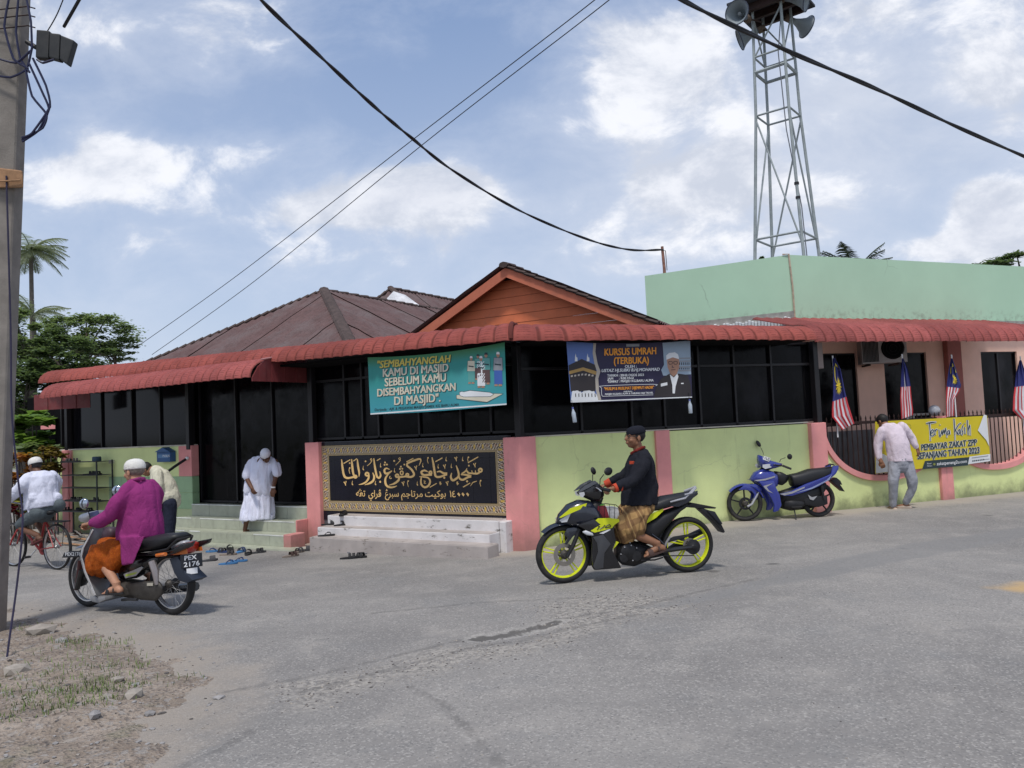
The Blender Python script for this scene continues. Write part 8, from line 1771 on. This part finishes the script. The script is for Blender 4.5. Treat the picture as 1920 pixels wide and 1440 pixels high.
def crown(mb, c, R, n, leaf, rnd, clumps=30, flat=.7):
    cs = []
    for _ in range(clumps):
        while True:
            v = Vector((rnd.uniform(-1, 1), rnd.uniform(-1, 1), rnd.uniform(-1, 1)))
            if .35 < v.length < 1: break
        cs.append((Vector(c)+Vector((v.x*R[0], v.y*R[1], v.z*R[2])), rnd.uniform(.14, .30)))
    for _ in range(n):
        cc, rr = rnd.choice(cs); v = Vector((rnd.gauss(0, 1), rnd.gauss(0, 1), rnd.gauss(0, .6)))*rr*.55; p = cc+Vector((v.x*R[0], v.y*R[1], v.z*R[2]*flat*1.3))
        a = rnd.uniform(0, 6.28); t1 = Vector((math.cos(a), math.sin(a), rnd.uniform(-.5, .3))).normalized(); t2 = t1.cross(Vector((rnd.uniform(-.5, .5), rnd.uniform(-.5, .5), 1))).normalized(); l = leaf*rnd.uniform(.6, 1.4); w = l*.38
        mb.add([p-t1*l*.5, p+t2*w, p+t1*l*.5, p-t2*w], [(0, 1, 2, 3)])
    return cs
def tree(name, label, base, c, R, n, leaf, m, seed, group='trees behind the mosque', clumps=30, trunk_r=.16):
    rnd = random.Random(seed); o = thing(name, label, 'tree', base, group=group); mb = MB(); mb.keepn = True; cs = crown(mb, c, R, n, leaf, rnd, clumps); mb.build('crown', m, o)
    mb = MB(); top = Vector(c)-Vector((0, 0, R[2]*.2)); b = Vector(base); mb.tube([b, b.lerp(top, .5)+Vector((.1, 0, 0)), top], [trunk_r, trunk_r*.8, trunk_r*.4], 8); mb.build('trunk', M_bark, o, smooth=True)
    for i in range(min(12, clumps)):
        cc = cs[i][0]; s = b.lerp(top, rnd.uniform(.45, .95)); mb = MB(); mb.tube([s, s.lerp(cc, .5)+Vector((0, 0, .15)), cc], [trunk_r*.35, trunk_r*.2, .015], 5); mb.build('branch', M_bark, o, smooth=True)
    return o
def frond(mb, p, d, L_, rnd, w=.35, droop=.9, n=26):
    d = Vector(d).normalized(); side = d.cross(Vector((0, 0, 1))).normalized(); pts = []; q = Vector(p); dd = d.copy()
    for i in range(n+1): pts.append(q.copy()); q = q+dd*L_/n; dd = (dd-Vector((0, 0, droop/n))).normalized()
    mb.tube(pts[::3]+[pts[-1]], [.02]*len(pts[::3])+[.005], 4)
    for i in range(3, n+1):
        k = i/n; l = w*L_*(math.sin(math.pi*min(1, k*.85+.12)))*rnd.uniform(.85, 1.1)
        dn = (pts[i]-pts[i-1]).normalized()
        for s in (1, -1):
            e = (side*s+dn*.55-Vector((0, 0, .35+.3*rnd.random()))).normalized(); a = pts[i]; b = a+e*l; m_ = a+e*l*.5+Vector((0, 0, .04)); ww = dn*.022*L_/2
            mb.add([a-ww, a+ww, m_+ww, m_-ww, b], [(0, 1, 2, 3), (3, 2, 4)])
def palm(name, label, base, top, nf, L_, seed, m=ML3, droop=1.0, group='palms behind the mosque'):
    rnd = random.Random(seed); o = thing(name, label, 'palm', base, group=group); mb = MB(); b, t_ = Vector(base), Vector(top); mb.tube([b, b.lerp(t_, .4)+Vector((.15, 0, 0)), t_], [.14, .10, .08], 10); mb.build('trunk', M_palmbark, o, smooth=True)
    for i in range(nf):
        a = 2*math.pi*i/nf*2.4+rnd.uniform(-.3, .3); e = rnd.uniform(-.35, 1.1); mb = MB(); mb.keepn = True; frond(mb, t_, (math.cos(a)*math.cos(e), math.sin(a)*math.cos(e), math.sin(e)), L_*rnd.uniform(.8, 1.1), rnd, droop=droop*rnd.uniform(.7, 1.3)); mb.build('frond', m, o)
    return o
YT = 34
palm('coconut_palm', 'tall coconut palm beside the pole, its crown above all the trees', at(52, 760, YT), at(58, 472, YT), 36, 1.6, 3, droop=1.25)
palm('coconut_palm', 'shorter palm crown in front of the tall coconut palm', at(60, 760, YT-3), at(62, 590, YT-3), 16, 1.3, 5)
tree('rain_tree', 'airy green tree with spreading feathery branches above the left end of the awning', at(150, 770, 30), at(165, 630, 30), (1.7, 1.5, .95), 9000, .13, ML2, 11, clumps=46)
tree('rain_tree', 'drooping feathery branch end of foliage just left of the brown roof', at(215, 770, 30.5), at(215, 655, 30.5), (.95, 1.0, .5), 2600, .12, ML2, 12, clumps=24, trunk_r=.08)
tree('dark_tree', 'dense dark rounded tree directly above the left awning end', at(125, 790, 25), at(128, 672, 25), (1.35, 1.2, .95), 12000, .12, ML1, 13, clumps=40)
tree('dark_tree', 'slim light green tree between the pole and the dark tree', at(50, 790, 28), at(62, 640, 28), (1.1, 1.0, 1.3), 6000, .14, ML2, 14, clumps=34)
tree('garden_tree', 'dark low foliage behind the bushes at the left edge', at(40, 900, 24), at(45, 745, 24), (1.9, 1.0, .9), 8000, .14, ML1, 15, clumps=34)
tree('garden_tree', 'tree mass far left continuing behind the pole', at(-80, 900, 28), at(-90, 700, 28), (3.0, 1.5, 2.4), 9000, .18, ML1, 16, clumps=40)
tree('garden_tree', 'broad green tree peeking over the mint parapet at the right edge', at(1890, 700, 26), at(1920, 508, 26), (1.3, 1.2, .60), 9000, .11, ML1, 17, group='trees behind the prayer hall', clumps=30)
tree('garden_tree', 'sparse twiggy tree top over the parapet left of the broad tree at the right edge', at(1845, 700, 26), at(1850, 503, 26), (.55, .6, .28), 900, .11, ML1, 18, group='trees behind the prayer hall', clumps=14)
tree('garden_tree', 'small tuft of leaves poking above the parapet at the tower foot', at(1425, 700, 24), at(1428, 490, 24), (.3, .3, .2), 260, .10, ML1, 19, group='trees behind the prayer hall', clumps=8, trunk_r=.05)
MLP = mat('leaf_dark_palm', (.055, .075, .04), .6, vary=.4, vscale=3)
palm('oil_palm', 'dark palm crown showing over the mint parapet right of the tower', at(1600, 700, 27), at(1603, 512, 27), 30, 1.35, 21, MLP, .75, 'palms behind the prayer hall')
palm('oil_palm', 'tips of a second palm just clearing the mint parapet', at(1700, 720, 27), at(1700, 515, 27), 16, .75, 22, MLP, .6, 'palms behind the prayer hall')
# left garden: house corner, banana-like bush, crotons
YB = 19.5
def bush(name, label, px_, py_, Y, R, n, leaf, m, seed, grp='garden shrubs at the left edge'):
    c = at(px_, py_, Y); rnd = random.Random(seed); b = Vector((c.x, c.y, gz(c.x, c.y)-.1)); o = thing(name, label, 'shrub', b, group=grp); mb = MB(); mb.keepn = True; cs = crown(mb, c, R, n, leaf, rnd, 22); mb.build('foliage', m, o)
    for i in range(7): mb = MB(); mb.tube([b+Vector((rnd.uniform(-.1, .1), 0, 0)), b.lerp(cs[i][0], .5), cs[i][0]], .015, 5); mb.build('stem', M_bark, o)
bush('papaya_shrub', 'bright green big leaved shrub under the maroon awning end', 58, 808, 18.2, (.72, .5, .42), 1500, .28, ML4, 31)
bush('green_shrub', 'dull green shrub lower left behind the cyclist', 75, 850, 17.6, (.5, .4, .30), 1500, .16, ML2, 32)
bush('croton_shrub', 'orange leaved croton shrub next to the concrete pole', 28, 880, 16.5, (.32, .35, .42), 1500, .11, M_croton, 33)
bush('croton_shrub', 'yellow brown croton shrub right of the cyclist head near the wall end', 92, 862, 16.9, (.30, .3, .34), 1500, .10, leafmat('leaf_brown', (.10, .06, .02), (.24, .18, .05), 8), 34)
bush('magenta_shrub', 'dark magenta leaved plant low beside the pole', 28, 940, 16.0, (.40, .3, .34), 1200, .12, M_magl, 35)
bush('yellow_shrub', 'yellow green strappy plant seen under the cyclist arm', 50, 935, 15.6, (.25, .25, .24), 700, .18, leafmat('leaf_yellow', (.22, .22, .04), (.36, .34, .08), 8), 36)
hs = thing('neighbour_house', 'dark shed front with pink ledge seen past the end of the awning', 'house', at(95, 820, 20))
c = at(95, 785, 20); mb = MB(); mb.box((c.x-.6, 20, gz(c.x, 20)-.3), (c.x+1.6, 22, c.z+.55)); mb.build('wall', M_black, hs)
mb = MB(); p, q = at(78, 796, 19.9), at(125, 803, 19.9); mb.box((p.x, 19.86, q.z), (q.x, 19.99, p.z)); mb.build('ledge', M_pink, hs)
mb = MB(); mb.tube([at(82, 770, 19.4), at(70, 792, 19.4)], .05, 6); mb.build('strut', M_wood, hs)
# clutter between the bicycle and the steps
ct = thing('timber_pile', 'low pile of planks and branches on the ground between the bicycle and the rack', 'timber pile', G(140, 1010))
for i, (x0, y0, x1, y1, r) in enumerate([(118, 1003, 165, 1014, .03), (125, 1012, 178, 1018, .04), (130, 1020, 180, 1010, .025), (115, 1022, 160, 1025, .035), (140, 1000, 175, 1024, .02)]):
    a, b = G(x0, y0), G(x1, y1); up_ = Vector((0, 0, .04+.03*(i % 3))); mb = MB(); mb.tube([a+up_, b+up_*.6], r, 6, flat=.5); mb.build('plank', M_wood if i % 2 else mat('grey_timber', (.18, .17, .16), .9, vary=.3, vscale=10), ct)
bpy.data.objects.remove(_to)
